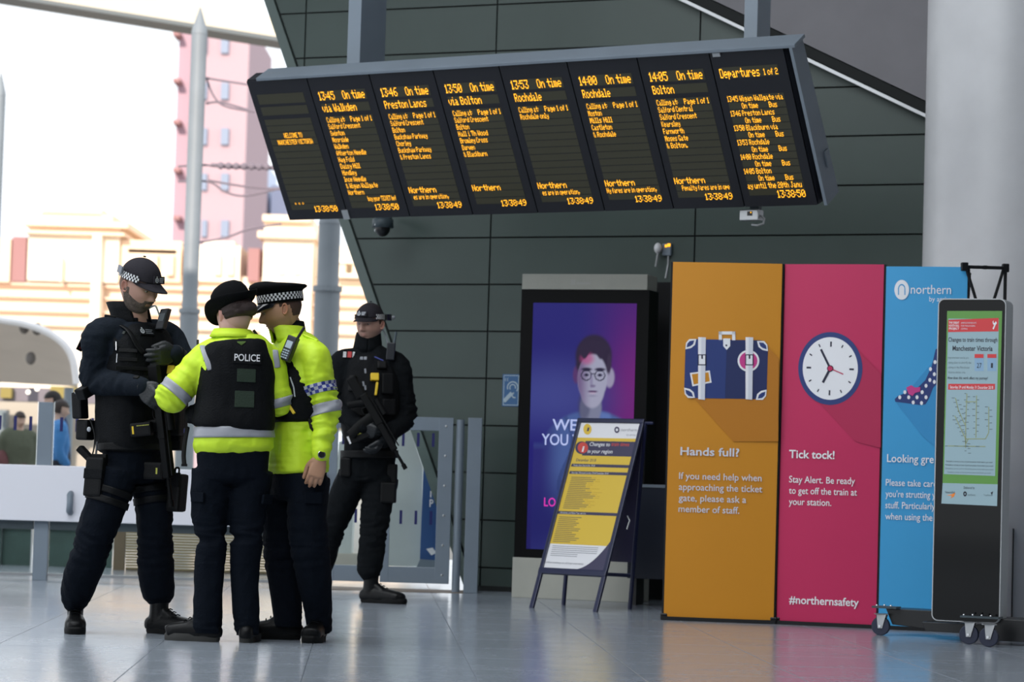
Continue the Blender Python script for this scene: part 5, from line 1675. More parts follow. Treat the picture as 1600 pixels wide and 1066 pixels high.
def skin_body(par, hd, skin, parts, hands=(), stubble=0., jaw=1.0, fem=False, name='body', lip=(.38, .17, .14)):
    mb = MB(); cols = []
    A, F, NN = remesh(parts, .011, 3)
    mb.add(A, F); cols.append(np.tile(np.array(skin), (len(A), 1)))
    Q, F = head_shape(jaw=jaw, fem=fem)
    mb.add(hd.w(Q), F); cols.append(skin_cols(Q, skin, stubble=stubble, lip=lip))
    for s in (-1, 1):
        Q, F = ear_shape(s); mb.add(hd.w(Q), F)
        c = np.tile(np.array(skin) * np.array([1.1, .92, .9]), (len(Q), 1))
        cols.append(c)
    for hp in hands:
        A, F, NN = remesh(hp, .0042, 2); mb.add(A, F); cols.append(np.tile(np.array(skin) * .95, (len(A), 1)))
    mb.cols = np.vstack(cols)
    mb.mats = [M_skin]
    o = mb.build(name, M_skin, parent=par, smooth=True)
    return o

def hair_shell(hd, fn, m, par, name='hair', nu=110, nv=96):
    Q, F = head_shape(mask=fn, nu=nu, nv=nv)
    mb = MB(); mb.add(hd.w(Q), F, m); return mb.build(name, m, parent=par, smooth=True)

def glove(name, par, parts, m=None):
    A, F, NN = remesh(parts, .0048, 2); A = wrinkle(A, NN, amp=.0015, seed=3)
    mb = MB(); mb.add(A, F, m or M_glove); return mb.build(name, m or M_glove, parent=par, smooth=True)

def leg_parts(pts, rads, n=20): return limb(pts, rads, n=n, sub=6, round_caps=False)

def bootat(ankle, d, **k):
    a = np.array(ankle, float); a[2] = 0
    return boot(a - nrm(d) * .062, d, **k)

# ================================================================== officer with folded gloves (left)
Ya = 13.1
A_ = lambda x, y, dy=0.0: at(x, y, Ya + dy)
FA = nrm((.75, -.66, 0)); RA = np.cross(FA, UPZ)
pa = thing('person', 'bearded armed officer in black cap and vest with gloved hand on chest, far left', 'person', (A_(190, 700)[0], Ya, 0))
spA = [(A_(207, 742), .150, .115), (A_(208, 700), .155, .120), (A_(209, 640), .165, .130), (A_(212, 575), .185, .138), (A_(213, 530), .180, .118), (A_(211, 512, .01), .105, .080)]
hA = Head(A_(217, 448, -.06), -36, -18, 2, 1.04)
skA = (.44, .25, .19)
RLeg = [A_(184, 735, -.07), A_(164, 795, -.09), A_(146, 848, -.08), A_(128, 900, -.02), A_(119, 934, .06), A_(118, 946, .10)]
LLeg = [A_(232, 735, .07), A_(240, 800, .06), A_(242, 850, .08), A_(244, 900, .12), A_(248, 930, .15), A_(249, 944, .15)]
sR, eR, wR = A_(153, 524, -.13), A_(147, 594, -.10), A_(221, 604, -.27)
sL, eL, wL = A_(262, 528, .12), A_(299, 585, .06), A_(274, 552, -.12)
skin_body(pa, hA, skA, [torso([(p, a * .8, b * .8) for p, a, b in spA], RA), limb([A_(212, 514), A_(211, 480, -.02), A_(212, 460, -.05)], [.066, .060, .058]),
    limb([sR, eR, wR], [.05, .04, .03]), limb([sL, eL, wL], [.05, .04, .03]), limb(RLeg[:5], [.07, .06, .045, .035, .03]), limb(LLeg[:5], [.07, .06, .045, .035, .03])], stubble=0.0, jaw=.8)
eyes(hA, pa)
jt = [(RLeg[2], nrm(RLeg[3] - RLeg[1]), .11, .016), (LLeg[2], nrm(LLeg[3] - LLeg[1]), .11, .016), (RLeg[4], UPZ, .07, .012), (LLeg[4], UPZ, .07, .012), (spA[0][0] - UPZ * .05, UPZ, .13, .008)]
tr, trA = garment('trousers', [leg_parts(RLeg, [.108, .098, .094, .086, .073, .050]), leg_parts(LLeg, [.108, .092, .090, .086, .078, .050]), torso([(spA[0][0] - UPZ * .02, .155, .120), (spA[1][0], .155, .122), (A_(208, 680), .155, .122)], RA)], M_navyc, pa, .0085, 3, jt, .007, 1.0)
ja = [(eR, nrm(wR - sR), .10, .014), (eL, nrm(wL - sL), .09, .012), (sR - UPZ * .05, UPZ, .09, .008), ((eR + wR) / 2, nrm(wR - eR), .10, .010)]
sh_, shA = garment('shirt', [torso(spA, RA), limb([spA[4][0] + UPZ * .0, (sR + spA[4][0]) / 2 + UPZ * .02, sR, (sR + eR) / 2, eR, (eR + wR) / 2, wR], [.07, .075, .078, .072, .068, .060, .046]),
    limb([spA[4][0], (sL + spA[4][0]) / 2 + UPZ * .02, sL, (sL + eL) / 2, eL, (eL + wL) / 2, wL], [.07, .075, .076, .068, .062, .056, .044])], M_shirt, pa, .0085, 3, ja, .006, 2.0)
ve, veA = garment('armour_vest', [torso([(A_(208, 705), .160, .132), (A_(208, 690), .176, .148), (A_(209, 640), .180, .154), (A_(212, 575), .192, .160), (A_(214, 530), .165, .138), (A_(214, 512), .125, .108)], RA, sup=3.0),
    limb([A_(186, 545, -.17), A_(183, 512, -.10), A_(190, 500, .0), A_(200, 512, .08)], [(.034, .014)] * 4, side=RA, n=14), limb([A_(246, 545, -.0), A_(246, 514, .06), A_(240, 504, .12)], [(.034, .014)] * 3, side=RA, n=14)], M_vest, pa, .008, 3, [], .004, 4.0)
collar('collar', A_(209, 512, .01), A_(199, 474, .03), RA, FA, .098, .092, 34, M_vest, pa, th=.018, flare=.012)
collar('inner_collar', A_(210, 512, -.0), A_(209, 498, -.01), RA, FA, .074, .070, 24, M_blackc, pa)
# gloves
gl1 = glove('glove', pa, hand_parts(wR, A_(243, 628, -.33) - wR, -FA, (0.6, -.2, .8), curl=(.5, .8, .7), thick=1.16, L=.19))
gl2 = glove('glove', pa, hand_parts(wL, A_(226, 563, -.24) - wL, -FA * .6 + np.array([0, 0, -.9]), FA * .3 + np.array([-.3, 0, .8]), curl=(.28, .38, .3), spread=.07, thick=1.18, L=.19, thumb=.3))
mb = MB()
for w_, e_ in ((wR, eR), (wL, eL)):
    mbx = MB(); V, F = limb([w_ + nrm(e_ - w_) * .045, w_ - nrm(e_ - w_) * .012], [.048, .040], n=22, sub=1, round_caps=False); mbx.add(V, F, M_glove); mbx.build('glove_cuff', M_glove, parent=gl1 if w_ is wR else gl2, auto=.6)
pad('cuff_tab', shA, 213, 590, .030, .020, .010, M_pouch, pa, rot=-10); 
bootA1 = bootat(RLeg[-1], (.17, -.98, 0), parent=pa, sh=.17)
bootA2 = bootat(LLeg[-1], (.90, -.42, 0), parent=pa, sh=.17)
# beard and short hair
def beardA(X, Y, Z):
    ax = np.abs(X)
    line = -.054 + np.clip((.065 - Y) / .085, 0, 1) * .050
    m = sstep(line, line - .010, Z) * sstep(-.035, -.012, Y)
    side = sstep(.050, .060, ax) * sstep(.004, -.006, Z) * sstep(-.010, .0, Y) * sstep(.024, .012, Y)
    mo = np.exp(-((Z + .051) / .007) ** 4) * (ax < .032) * (Y > .05)
    lipm = np.exp(-((Z + .066) / .0065) ** 4) * (ax < .019) * (Y > .05)
    mm = np.clip(np.maximum.reduce([m, side * .9, mo]), 0, 1) * (1 - lipm)
    return -.004 + .0085 * mm + .003 * mm * sstep(-.08, -.11, Z)
M_beard = mat('grey_brown_beard', s2l(92, 80, 72), rough=.8, var=.3, vscale=60, bump=.8, bscale=140)
hair_shell(hA, beardA, M_beard, pa, 'beard')
def shortA(X, Y, Z): return np.where((Z > -.03) & (Y < .0) & ((Z > .012) | (Y < -.035)), .0015, -.006)
hair_shell(hA, shortA, mat('shaved_hair', s2l(112, 88, 76), rough=.8, var=.1), pa, 'hair')
capA = cap_soft(hA, pa)
mb = MB(); f = Frame(hA.p(.0935, -.052, .062), hA.F * -1, hA.U); f = Frame(hA.p(.090, -.050, .060), nrm(hA.F * 1.0 + hA.R * .35), hA.U)
mb.fbox(f, -.026, .020, -.014, .022, -.003, .008, M_badge2); mb.build('side_badge', mat('clip_grey', s2l(62, 64, 74), rough=.5), parent=capA, bevel=.002)
# vest kit
p_, f_ = pad('chest_badge', veA, 229, 519, .085, .040, .010, M_vest, pa, sink=.003, bevel=.002)
crest(f_, -.030, .0, .0135, M_badge, p_)
mb = MB()
for j in range(3): mb.fbox(f_, -.010, .032 - .006 * (j % 2), .007 - .009 * j, .0105 - .009 * j, 0, .001, M_badge2)
mb.build('badge_lettering', M_badge2, parent=p_)
for i, y in enumerate((548, 562, 576, 590)):
    for x in (196, 214, 233):
        if y < 570 and x > 200 and i < 2: continue
    pad('webbing', veA, 214 if y > 570 else 200, y, .21 if y > 570 else .09, .018, .006, M_pouch, pa, sink=.002, bevel=.002)
pad('vest_panel', veA, 191, 520, .036, .018, .008, mat('velcro_green', s2l(56, 62, 58), rough=.8), pa, bevel=.002)
for (y, h) in ((541, .045), (560, .045)):
    pad('pen', veA, 181.5 if y < 550 else 183, y, .006, h, .008, M_silver, pa, rot=3, bevel=.002)
pad('shoulder_buckle', veA, 175, 492, .05, .04, .014, M_pouch, pa, rot=20)
pad('shoulder_loop', shA, 172, 494, .055, .030, .012, M_pouch, pa, rot=-30)
# sling and strap across the chest
mb = MB(); P_ = []
for (x, y) in ((178, 503), (190, 511), (200, 518), (207, 528), (213, 540), (222, 552)):
    q, n = stick(veA, x, y); P_.append(q + n * .012)
mb.add(*limb(P_, [(.016, .005)] * len(P_), n=12, side=RA, sub=3), m=M_pouch); mb.build('sling', M_pouch, parent=pa, smooth=True)
# earpiece coil and radio on the far shoulder
mb = MB(); mb.tube(catmull([hA.p(-.03, .06, -.09), A_(242, 478, -.1), A_(247, 487, -.08), A_(252, 500, -.05), A_(258, 510, -.0)], 4), .0045, 6, M_rscr); mb.build('earpiece_cord', mat('clear_coil', s2l(170, 172, 168), rough=.4), parent=pa)
f = Frame(A_(255, 500, -.06), nrm((.85, -.3, .1)), nrm((.25, 0, 1)))
mb = MB(); mb.fbox(f, -.022, .022, -.05, .055, -.02, .02, M_radio); rd = mb.build('shoulder_radio', M_radio, parent=pa, bevel=.006)
mb = MB(); mb.fbox(f, -.014, .014, -.01, .03, .02, .022, mat('dim_screen', s2l(66, 74, 80), rough=.3)); mb.build('screen', MATS['dim_screen'], parent=rd)
# arm patch
p_, f_ = pad('arm_patch', shA, 125, 532, .045, .095, .006, M_vest, pa, rot=-14, sink=.002, bevel=.002)
crest(f_, -.002, .024, .012, M_badge, p_); ftext(f_, 'POLICE', -.016, -.008, .034, .011, M_badge, p_, bold=.01)
ftext(f_, 'ARV', -.012, -.038, .026, .012, mat('patch_red', s2l(170, 44, 44), rough=.6), p_, bold=.02)
# belt, pouches, holster, thigh rig
bA = [(A_(208, 704), .168, .132), (A_(208, 692), .168, .133)]
band('belt', [q[0] for q in bA], [(q[1], q[2]) for q in bA], M_pouch, pa, side=RA, off=.012, sup=2.4, n=48)
pad('radio_pouch', shA, 131, 634, .060, .135, .055, M_pouch, pa, rot=6, sink=.01, blend=.4, nref=-RA * 0 + np.array([-1, -.3, 0]))
mb = MB(); f = Frame(A_(125, 633, -.02), nrm((.8, -.5, 0)), nrm((-.08, 0, 1)))
mb.fbox(f, -.03, .03, -.068, .062, -.03, .03, M_pouch); q_ = mb.build('radio_pouch', M_pouch, parent=pa, bevel=.010)
for y in (614, 612):
    mb = MB(); mb.add(*ellipsoid(A_(118 if y == 614 else 130, y, -.045), (.005, .004, .006)), m=M_silver); mb.build('stud', M_silver, parent=q_)
mb = MB(); f = Frame(A_(136, 672, -.02), nrm((.8, -.5, 0)), UPZ); mb.fbox(f, -.045, .03, -.05, .05, -.03, .035, M_pouch); mb.build('cuff_pouch', M_pouch, parent=pa, bevel=.012)
mb = MB(); mb.add(*ellipsoid(A_(139, 671, -.075), (.010, .005, .012)), m=M_badge); mb.build('cuff_ring', M_badge, parent=pa)
mb = MB(); f = Frame(A_(222, 671, -.20), nrm((.97, -.2, .12)), nrm((-.12, 0, 1))); mb.fbox(f, -.055, .05, -.034, .034, -.03, .022, M_pouch); tp_ = mb.build('torch_pouch', mat('pouch_green_black', s2l(26, 30, 28), rough=.5), parent=pa, bevel=.010)
mb = MB(); mb.fbox(f, -.043, -.034, -.020, .018, .022, .024, M_taser); mb.build('yellow_tab', mat('tab_yellow', s2l(190, 190, 80), rough=.5), parent=tp_)
mb = MB()
for k in range(8): mb.fbox(f, -.018 + .008 * k, -.013 + .008 * k, .016, .020, .022, .0235, MATS['tab_yellow'])
mb.build('print_marks', MATS['tab_yellow'], parent=tp_)['kind'] = 'stuff'
for (x, y, dy, w, h, d, nm) in ((250, 672, -.06, .07, .075, .06, 'belt_pouch'), (272, 655, .02, .085, .16, .07, 'magazine_pouch'), (284, 640, .10, .05, .19, .06, 'side_pouch'), (275, 690, .06, .07, .09, .06, 'belt_pouch')):
    mb = MB(); f = Frame(A_(x, y, dy), nrm((.9, -.25, 0)), UPZ); mb.fbox(f, -w / 2, w / 2, -h / 2, h / 2, -d / 2, d / 2, M_pouch); o = mb.build(nm, M_pouch, parent=pa, bevel=.012)
    mb = MB(); mb.fbox(f, -w / 2 + .004, w / 2 - .004, h / 2 - .045, h / 2 + .006, d / 2 - .004, d / 2 + .008, M_vest); mb.build('flap', M_vest, parent=o, bevel=.004)
# holster with pistol
f = Frame(A_(150, 742, -.15), nrm((.93, -.35, .0)), nrm((.06, 0, 1)))
mb = MB(); mb.fbox(f, -.048, .048, -.105, .085, -.025, .03, M_pouch); ho = mb.build('holster', M_pouch, parent=pa, bevel=.012)
mb = MB(); mb.fbox(f, -.05, .05, -.02, .03, -.03, .034, M_vest); mb.build('holster_strap', M_vest, parent=ho, bevel=.004)
mb = MB(); q0 = f.p(-.02, .06, .0); q1 = f.p(-.100, .125, .0)
mb.add(*limb([q0, (q0 + q1) / 2, q1], [(.024, .016), (.026, .017), (.028, .018)], side=f.n, n=14, sup=3.5, round_caps=False), m=M_gunp); mb.build('pistol_grip', M_gunp, parent=ho, auto=.6)
mb = MB(); mb.fbox(f, -.03, .05, .075, .10, -.012, .012, M_gun); mb.build('pistol_slide', M_gun, parent=ho, bevel=.003)
mb = MB(); mb.tube(catmull([A_(141, 655, -.11), A_(148, 680, -.14), A_(146, 705, -.15), A_(140, 718, -.14)], 4), .004, 6, M_pouch); mb.tube([A_(152, 690, -.15), A_(150, 710, -.15)], .005, 6, M_silver); mb.build('lanyard', M_pouch, parent=pa)
for (lg, t, nm) in ((RLeg, .55, 'thigh_strap'), (RLeg, .80, 'thigh_strap'), (LLeg, .45, 'thigh_strap'), (LLeg, .72, 'thigh_strap')):
    c = lg[0] + (lg[1] - lg[0]) * t; d = nrm(lg[1] - lg[0])
    band(nm, [c - d * .016, c + d * .016], [.105, .104], M_pouch, pa, off=.008, tree=trA, n=40)
f = Frame(A_(278, 768, .02), nrm((.85, -.5, 0)), nrm((.05, 0, 1)))
mb = MB(); mb.fbox(f, -.04, .04, -.10, .085, -.03, .045, M_pouch); o = mb.build('thigh_pouch', M_pouch, parent=pa, bevel=.014)
mb = MB(); mb.fbox(f, -.038, .038, .02, .09, .040, .052, M_vest); mb.tube(catmull([f.p(-.012, .085, .02), f.p(-.01, .112, .02), f.p(.01, .112, .02), f.p(.012, .085, .02)], 3), .005, 6, M_vest); mb.build('flap', M_vest, parent=o, bevel=.0)
mb = MB(); f = Frame(A_(240, 735, -.08), nrm((.95, -.2, 0)), UPZ); mb.fbox(f, -.05, .055, -.045, .04, -.03, .03, M_pouch); o = mb.build('thigh_pouch', M_pouch, parent=pa, bevel=.012)
mb = MB(); mb.fbox(f, .022, .030, -.018, .012, .03, .032, MATS['tab_yellow']); mb.build('yellow_tab', MATS['tab_yellow'], parent=o)
f = Frame(A_(268, 578, -.10), nrm((.95, -.2, 0)), nrm((.12, 0, 1)))
mb = MB(); mb.fbox(f, -.018, .018, -.022, .022, -.015, .018, M_taser); ts = mb.build('taser_grip', M_taser, parent=pa, bevel=.006)
mb = MB(); mb.fbox(f, -.02, .02, -.06, -.018, -.015, .016, M_pouch); mb.build('taser_holster', M_pouch, parent=ts, bevel=.006)

def carbine(label, P0, P1, side_n, parts_len=1.0, name='carbine'):
    """P0 stock end, P1 muzzle; side_n: direction of the flank that shows"""
    d = nrm(P1 - P0); L = np.linalg.norm(P1 - P0); n = nrm(np.asarray(side_n) - d * (np.asarray(side_n) @ d)); dn = np.cross(d, n)
    if dn[2] > 0: dn = -dn                       # underside
    t = thing(name, label, 'gun', P0)
    f = Frame(P0, d, -dn); f.n = n
    def b(nm, a0, a1, b0, b1, c, m, bev=.004):
        mb = MB(); mb.box(P0 + d * (a0 + a1) / 2 * L - dn * (b0 + b1) / 2, ((a1 - a0) * L, abs(b1 - b0), c), (d, -dn, n), m); return mb.build(nm, m, parent=t, bevel=bev)
    b('stock', .0, .22, -.045, .018, .032, M_gunp, .010)
    b('receiver', .20, .52, -.022, .024, .042, M_gun, .005)
    b('handguard', .50, .80, -.020, .020, .038, M_gunp, .008)
    b('top_rail', .24, .78, .030, .038, .020, M_gun, .001)
    mb = MB(); mb.tube([P0 + d * .80 * L, P0 + d * 1.0 * L], .0095, 12, M_gun); mb.build('barrel', M_gun, parent=t)
    mb = MB(); mb.tube([P0 + d * .95 * L, P0 + d * 1.0 * L], .014, 12, M_gun); mb.build('muzzle', M_gun, parent=t)
    mb = MB(); mb.tube([P0 + d * .30 * L - dn * .058, P0 + d * .46 * L - dn * .058], .020, 16, M_gun); mb.tube([P0 + d * .36 * L - dn * .03, P0 + d * .36 * L - dn * .06], .010, 8, M_gun); mb.build('sight', M_gun, parent=t)
    a = P0 + d * .27 * L + dn * .02
    mb = MB(); mb.add(*limb([a, a + dn * .05 - d * .02, a + dn * .095 - d * .035], [(.016, .022)] * 3, side=n, n=12, sup=3, round_caps=False), m=M_gunp); mb.build('pistol_grip', M_gunp, parent=t, auto=.6)
    a = P0 + d * .42 * L + dn * .02
    mb = MB(); mb.add(*limb([a, a + dn * .09 + d * .010, a + dn * .17 + d * .035], [(.013, .030)] * 3, side=n, n=12, sup=4, round_caps=False), m=M_gun); mb.build('magazine', M_gun, parent=t, auto=.6)
    mb = MB(); mb.add(*limb([P0 + d * .315 * L + dn * .025, P0 + d * .315 * L + dn * .05, P0 + d * .37 * L + dn * .05, P0 + d * .385 * L + dn * .025], .004, n=8, sub=3), m=M_gun); mb.build('trigger_guard', M_gun, parent=t)
    return t
carbine('black carbine hanging muzzle down in front of the bearded officer', A_(243, 570, -.24), A_(268, 792, -.18), (-.6, -.8, 0))
# ================================================================== officer in bowler hat seen from behind
Yb = 12.75
B_ = lambda x, y, dy=0.0: at(x, y, Yb + dy)
FB = nrm((-.22, .97, 0)); RB = np.cross(FB, UPZ)
pb_ = thing('person', 'officer in black bowler hat and yellow jacket with POLICE vest, seen from behind', 'person', (B_(360, 700)[0], Yb, 0))
spB = [(B_(364, 745), .160, .115), (B_(364, 712), .172, .125), (B_(365, 675), .170, .122), (B_(368, 630), .165, .115), (B_(370, 580), .172, .115), (B_(370, 548), .162, .100), (B_(367, 530, .01), .100, .075), (B_(366, 522, .01), .065, .060)]
hB = Head(B_(366, 492, .03), 122, -14, -6, .98)
skB = (.62, .38, .32)
sBL, eBL, wBL = B_(320, 560, 0), B_(268, 620, -.03), B_(292, 606, .25)
sBR, eBR, wBR = B_(420, 562, .04), B_(437, 630, .06), B_(415, 612, .30)
LB = [B_(333, 735, .0), B_(326, 800, .0), B_(331, 845, -.01), B_(327, 886, .0), B_(324, 935, .0), B_(323, 990, .0)]
RB_ = [B_(394, 735, .02), B_(387, 800, .03), B_(386, 842, .02), B_(382, 890, .03), B_(383, 930, .03), B_(386, 993, .03)]
handsB = [hand_parts(wBL, (.55, .8, .1), (0, 0, -1), (.8, -.5, 0), curl=(.5, .6, .5), L=.175), hand_parts(wBR, (-.6, .75, .1), (0, 0, -1), (-.8, -.5, 0), curl=(.5, .6, .5), L=.175)]
bodyB = skin_body(pb_, hB, skB, [torso([(p, a * .8, b * .8) for p, a, b in spB], RB), limb([B_(366, 530, .01), B_(358, 506, .01), B_(362, 494, .03)], [.056, .052, .052]),
    limb([sBL, eBL, wBL], [.045, .038, .027]), limb([sBR, eBR, wBR], [.045, .038, .027]), limb(LB[:5], [.065, .055, .04, .035, .03]), limb(RB_[:5], [.065, .055, .04, .035, .03])], hands=handsB, fem=True, jaw=1.05)
eyes(hB, pb_)
jb = [(LB[2], UPZ, .10, .015), (RB_[2], UPZ, .10, .015), (LB[5], UPZ, .09, .010), (RB_[5], UPZ, .09, .010), (B_(362, 770, -.05), UPZ, .10, .008)]
garment('trousers', [leg_parts(LB, [.104, .090, .069, .073, .070, .068]), leg_parts(RB_, [.104, .091, .076, .068, .066, .060]), torso([(B_(364, 748), .160, .118), (B_(364, 715), .174, .127), (B_(364, 690), .168, .122)], RB)], M_navyc, pb_, .008, 2, jb, .006, 11.0)
tB = bvh(*remesh([leg_parts(LB, [.104, .090, .069, .073, .070, .068]), leg_parts(RB_, [.104, .091, .076, .068, .066, .060])], .02, 1)[:2])
for (x, y) in ((310, 777), (416, 780)):
    pad('pocket_flap', tB, x, y, .075, .045, .014, M_navyc, pb_, sink=.002, bevel=.003)
jj = [(eBL, nrm(eBL - sBL), .11, .015), ((sBL + eBL) / 2, nrm(eBL - sBL), .10, .010), (eBR, nrm(eBR - sBR), .10, .012), (B_(364, 696), UPZ, .14, .006)]
jk, tJB = garment('jacket', [torso([(B_(364, 707), .176, .130), (B_(364, 698), .190, .145), (B_(365, 684), .186, .142), (B_(366, 655), .176, .128)] + [(p, a + .012, b + .012) for p, a, b in spB[3:]], RB),
    limb([spB[5][0], (spB[5][0] + sBL) / 2 + UPZ * .022, sBL, (sBL + eBL) / 2, eBL, (eBL + wBL) / 2, wBL], [.06, .066, .074, .080, .080, .066, .05]),
    limb([spB[5][0], (spB[5][0] + sBR) / 2 + UPZ * .022, sBR, (sBR + eBR) / 2, eBR, (eBR + wBR) / 2, wBR], [.06, .066, .070, .070, .068, .058, .05])], M_hiviz, pb_, .008, 3, jj, .006, 12.0)
vb, tVB = garment('stab_vest', [torso([(B_(365, 669), .190, .146), (B_(366, 655), .194, .148), (B_(368, 620), .186, .136), (B_(370, 580), .182, .132), (B_(370, 552), .168, .122), (B_(369, 537, .01), .135, .105), (B_(368, 528, .01), .095, .088)], RB, sup=2.7),
    limb([B_(326, 655, .05), B_(300, 640, .03), B_(296, 656, .02)], [(.05, .02), (.045, .025), (.03, .02)], side=FB, n=14)], M_vest, pb_, .008, 3, [], .004, 13.0)
d = UPZ
band('waist_reflective_band', [B_(365, 684), B_(365, 667)], [(.188, .144), (.186, .142)], M_refl, pb_, side=RB, off=.008, n=64, sup=2.3, tree=tJB)
dL = nrm(eBL - sBL); cL = sBL + dL * (np.linalg.norm(eBL - sBL) * .86)
band('sleeve_reflective_band', [cL - dL * .022, cL + dL * .022], [.082, .082], M_refl, pb_, off=.004, tree=tJB, n=48)
dR = nrm(eBR - sBR); cR = sBR + dR * (np.linalg.norm(eBR - sBR) * .98)
band('sleeve_reflective_band', [cR - dR * .022, cR + dR * .022], [.074, .074], M_refl, pb_, off=.004, tree=tJB, n=48)
for (P0, P1, ss) in (((326, 541), (338, 577), 0), ((423, 548), (427, 574), 0)):
    mb = MB(); P_ = []
    for t in np.linspace(0, 1, 6):
        q, n = stick(tJB, P0[0] + (P1[0] - P0[0]) * t - (8 if P0[0] < 400 else -5) , P0[1] + (P1[1] - P0[1]) * t); P_.append(q + n * .003)
    mb.add(*limb(P_, [(.018, .003)] * 6, n=10, side=RB, sub=2), m=M_refl); mb.build('shoulder_reflective_strip', M_refl, parent=pb_, smooth=True)
collar('jacket_collar', B_(366, 534, .01), B_(363, 515, .02), RB, FB, .100, .080, 30, M_hiviz, pb_, th=.010, fold=True)
pt, f = pad('name_panel', tVB, 386, 560, .135, .055, .010, M_vest, pb_, sink=.004, bevel=.003)
ftext(f, 'POLICE', -.060, -.014, .120, .034, M_wht, pt, bold=.012)
M_dkgreen = mat('dark_green_panel_cloth', s2l(24, 44, 28), rough=.7, bump=.3, bscale=150)
pad('id_panel', tVB, 385, 587, .088, .062, .007, M_dkgreen, pb_, sink=.003, bevel=.002)
pad('id_panel', tVB, 382, 624, .092, .078, .007, M_dkgreen, pb_, sink=.003, bevel=.002)
mb = MB(); q, n = stick(tVB, 378, 530)
P_ = []
for (x, y) in ((366, 523), (390, 524), (383, 536), (377, 540), (371, 536)):
    q, n = stick(tVB, x, y); P_.append(q + n * .004)
mb.poly(P_, .003, n, mat('dull_green_patch', s2l(70, 96, 34), rough=.8)); mb.build('neck_patch', MATS['dull_green_patch'], parent=pb_)
# radio aerial, hanging strap, epaulette button, badge pin
mb = MB(); mb.tube([B_(309, 545, .06), B_(309, 531, .06)], .006, 8, M_black); mb.build('aerial', M_black, parent=pb_)
mb = MB(); P_ = [B_(293, 668, .06), B_(289, 690, .04), B_(287, 712, .03), B_(288, 726, .02)]; mb.add(*limb(P_, [(.011, .004)] * 4, n=10, side=(1, 0, 0), sub=3), m=M_pouch); mb.box(B_(288, 727, .02), (.028, .012, .012), m=M_pouch); mb.build('hanging_strap', M_pouch, parent=pb_)
mb = MB(); mb.add(*ellipsoid(B_(334, 528, -.02), (.006, .006, .006)), m=M_hiviz); mb.build('button', M_hiviz, parent=pb_)
mb = MB(); mb.tube([B_(396, 516, .0), B_(406, 530, .0)], .007, 8, M_black); mb.build('radio_cord', M_black, parent=pb_)
# boots
bootat(LB[-1], (-.93, .20, 0), parent=pb_, L=.265, sh=.12, sole=M_solew, wd=.048)
bootat(RB_[-1], (.03, 1, 0), parent=pb_, L=.265, sh=.12, sole=M_solew, wd=.048, laces=False)
# hair: swept up at the back into a loose bun
def hairB(X, Y, Z):
    m = sstep(-.018, -.004, Z - .0 * X) * sstep(.030, .0, Y) + (Z > .03) * 1.0
    m = np.where((np.abs(X) > .055) & (Y > -.035) & (Z < .02), 0, m)
    nape = (Y < -.035) * sstep(-.036, -.022, Z)
    return -.006 + .020 * np.clip(np.maximum(m * (Z > -.05), nape * .8), 0, 1)
hb = hair_shell(hB, hairB, M_hairb, pb_, 'hair')
bun = [ellipsoid(hB.p(.022, -.106, .004), (.048, .034, .032), (hB.R, hB.F, hB.U)), ellipsoid(hB.p(.052, -.083, -.004), (.030, .026, .028), (hB.R, hB.F, hB.U)), ellipsoid(hB.p(-.012, -.098, -.010), (.036, .022, .020), (hB.R, hB.F, hB.U)), ellipsoid(hB.p(.0, -.095, .02), (.055, .03, .03), (hB.R, hB.F, hB.U))]
A0, F0, N0 = remesh(bun, .005, 2); A0 = wrinkle(A0, N0, [(hB.p(.02, -.11, -.01), hB.U, .06, .006)], .006, 9)
mb = MB(); mb.add(A0, F0, M_hairb); mb.build('bun', M_hairb, parent=hb, smooth=True)
# bowler
hat = Head(hB.p(.0, -.004, .040), 128, -24, -13, 1.0)
V = []; F = []; n = 64
prof = [(.005, .122), (.035, .119), (.062, .109), (.084, .090), (.096, .064), (.100, .034), (.099, .008), (.099, .0), (.103, -.002), (.116, -.003), (.128, .002), (.137, .012), (.141, .020), (.139, .022), (.134, .014), (.124, .002), (.112, -.008), (.098, -.009), (.090, -.006), (.088, .03), (.07, .07), (.03, .095)]
for r, z in prof:
    for k in range(n):
        a = 2 * math.pi * k / n; c, s = math.cos(a), math.sin(a)
        bz = z
        if r > .098:
            bz += (r - .098) * (.75 * s * s - 1.15 * max(c, 0) * c * .9 - .25 * max(-c, 0)) 
        V.append((r * s * .90, r * c * 1.10, bz))
for i in range(len(prof) - 1):
    for k in range(n):
        j = (k + 1) % n; F.append((i * n + k, i * n + j, (i + 1) * n + j, (i + 1) * n + k))
F.append(tuple(range(n))); F.append(tuple((len(prof) - 1) * n + k for k in range(n)))
mb = MB(); mb.add(hat.w(np.array(V)), F, M_hat); hh_ = mb.build('bowler_hat', M_hat, parent=pb_, smooth=True)
band('hat_band', [hat.p(0, 0, .004), hat.p(0, 0, .026)], [(.091, .111), (.091, .111)], mat('ribbon_black', s2l(12, 12, 14), rough=.5), hh_, side=hat.R, off=.001, n=48)

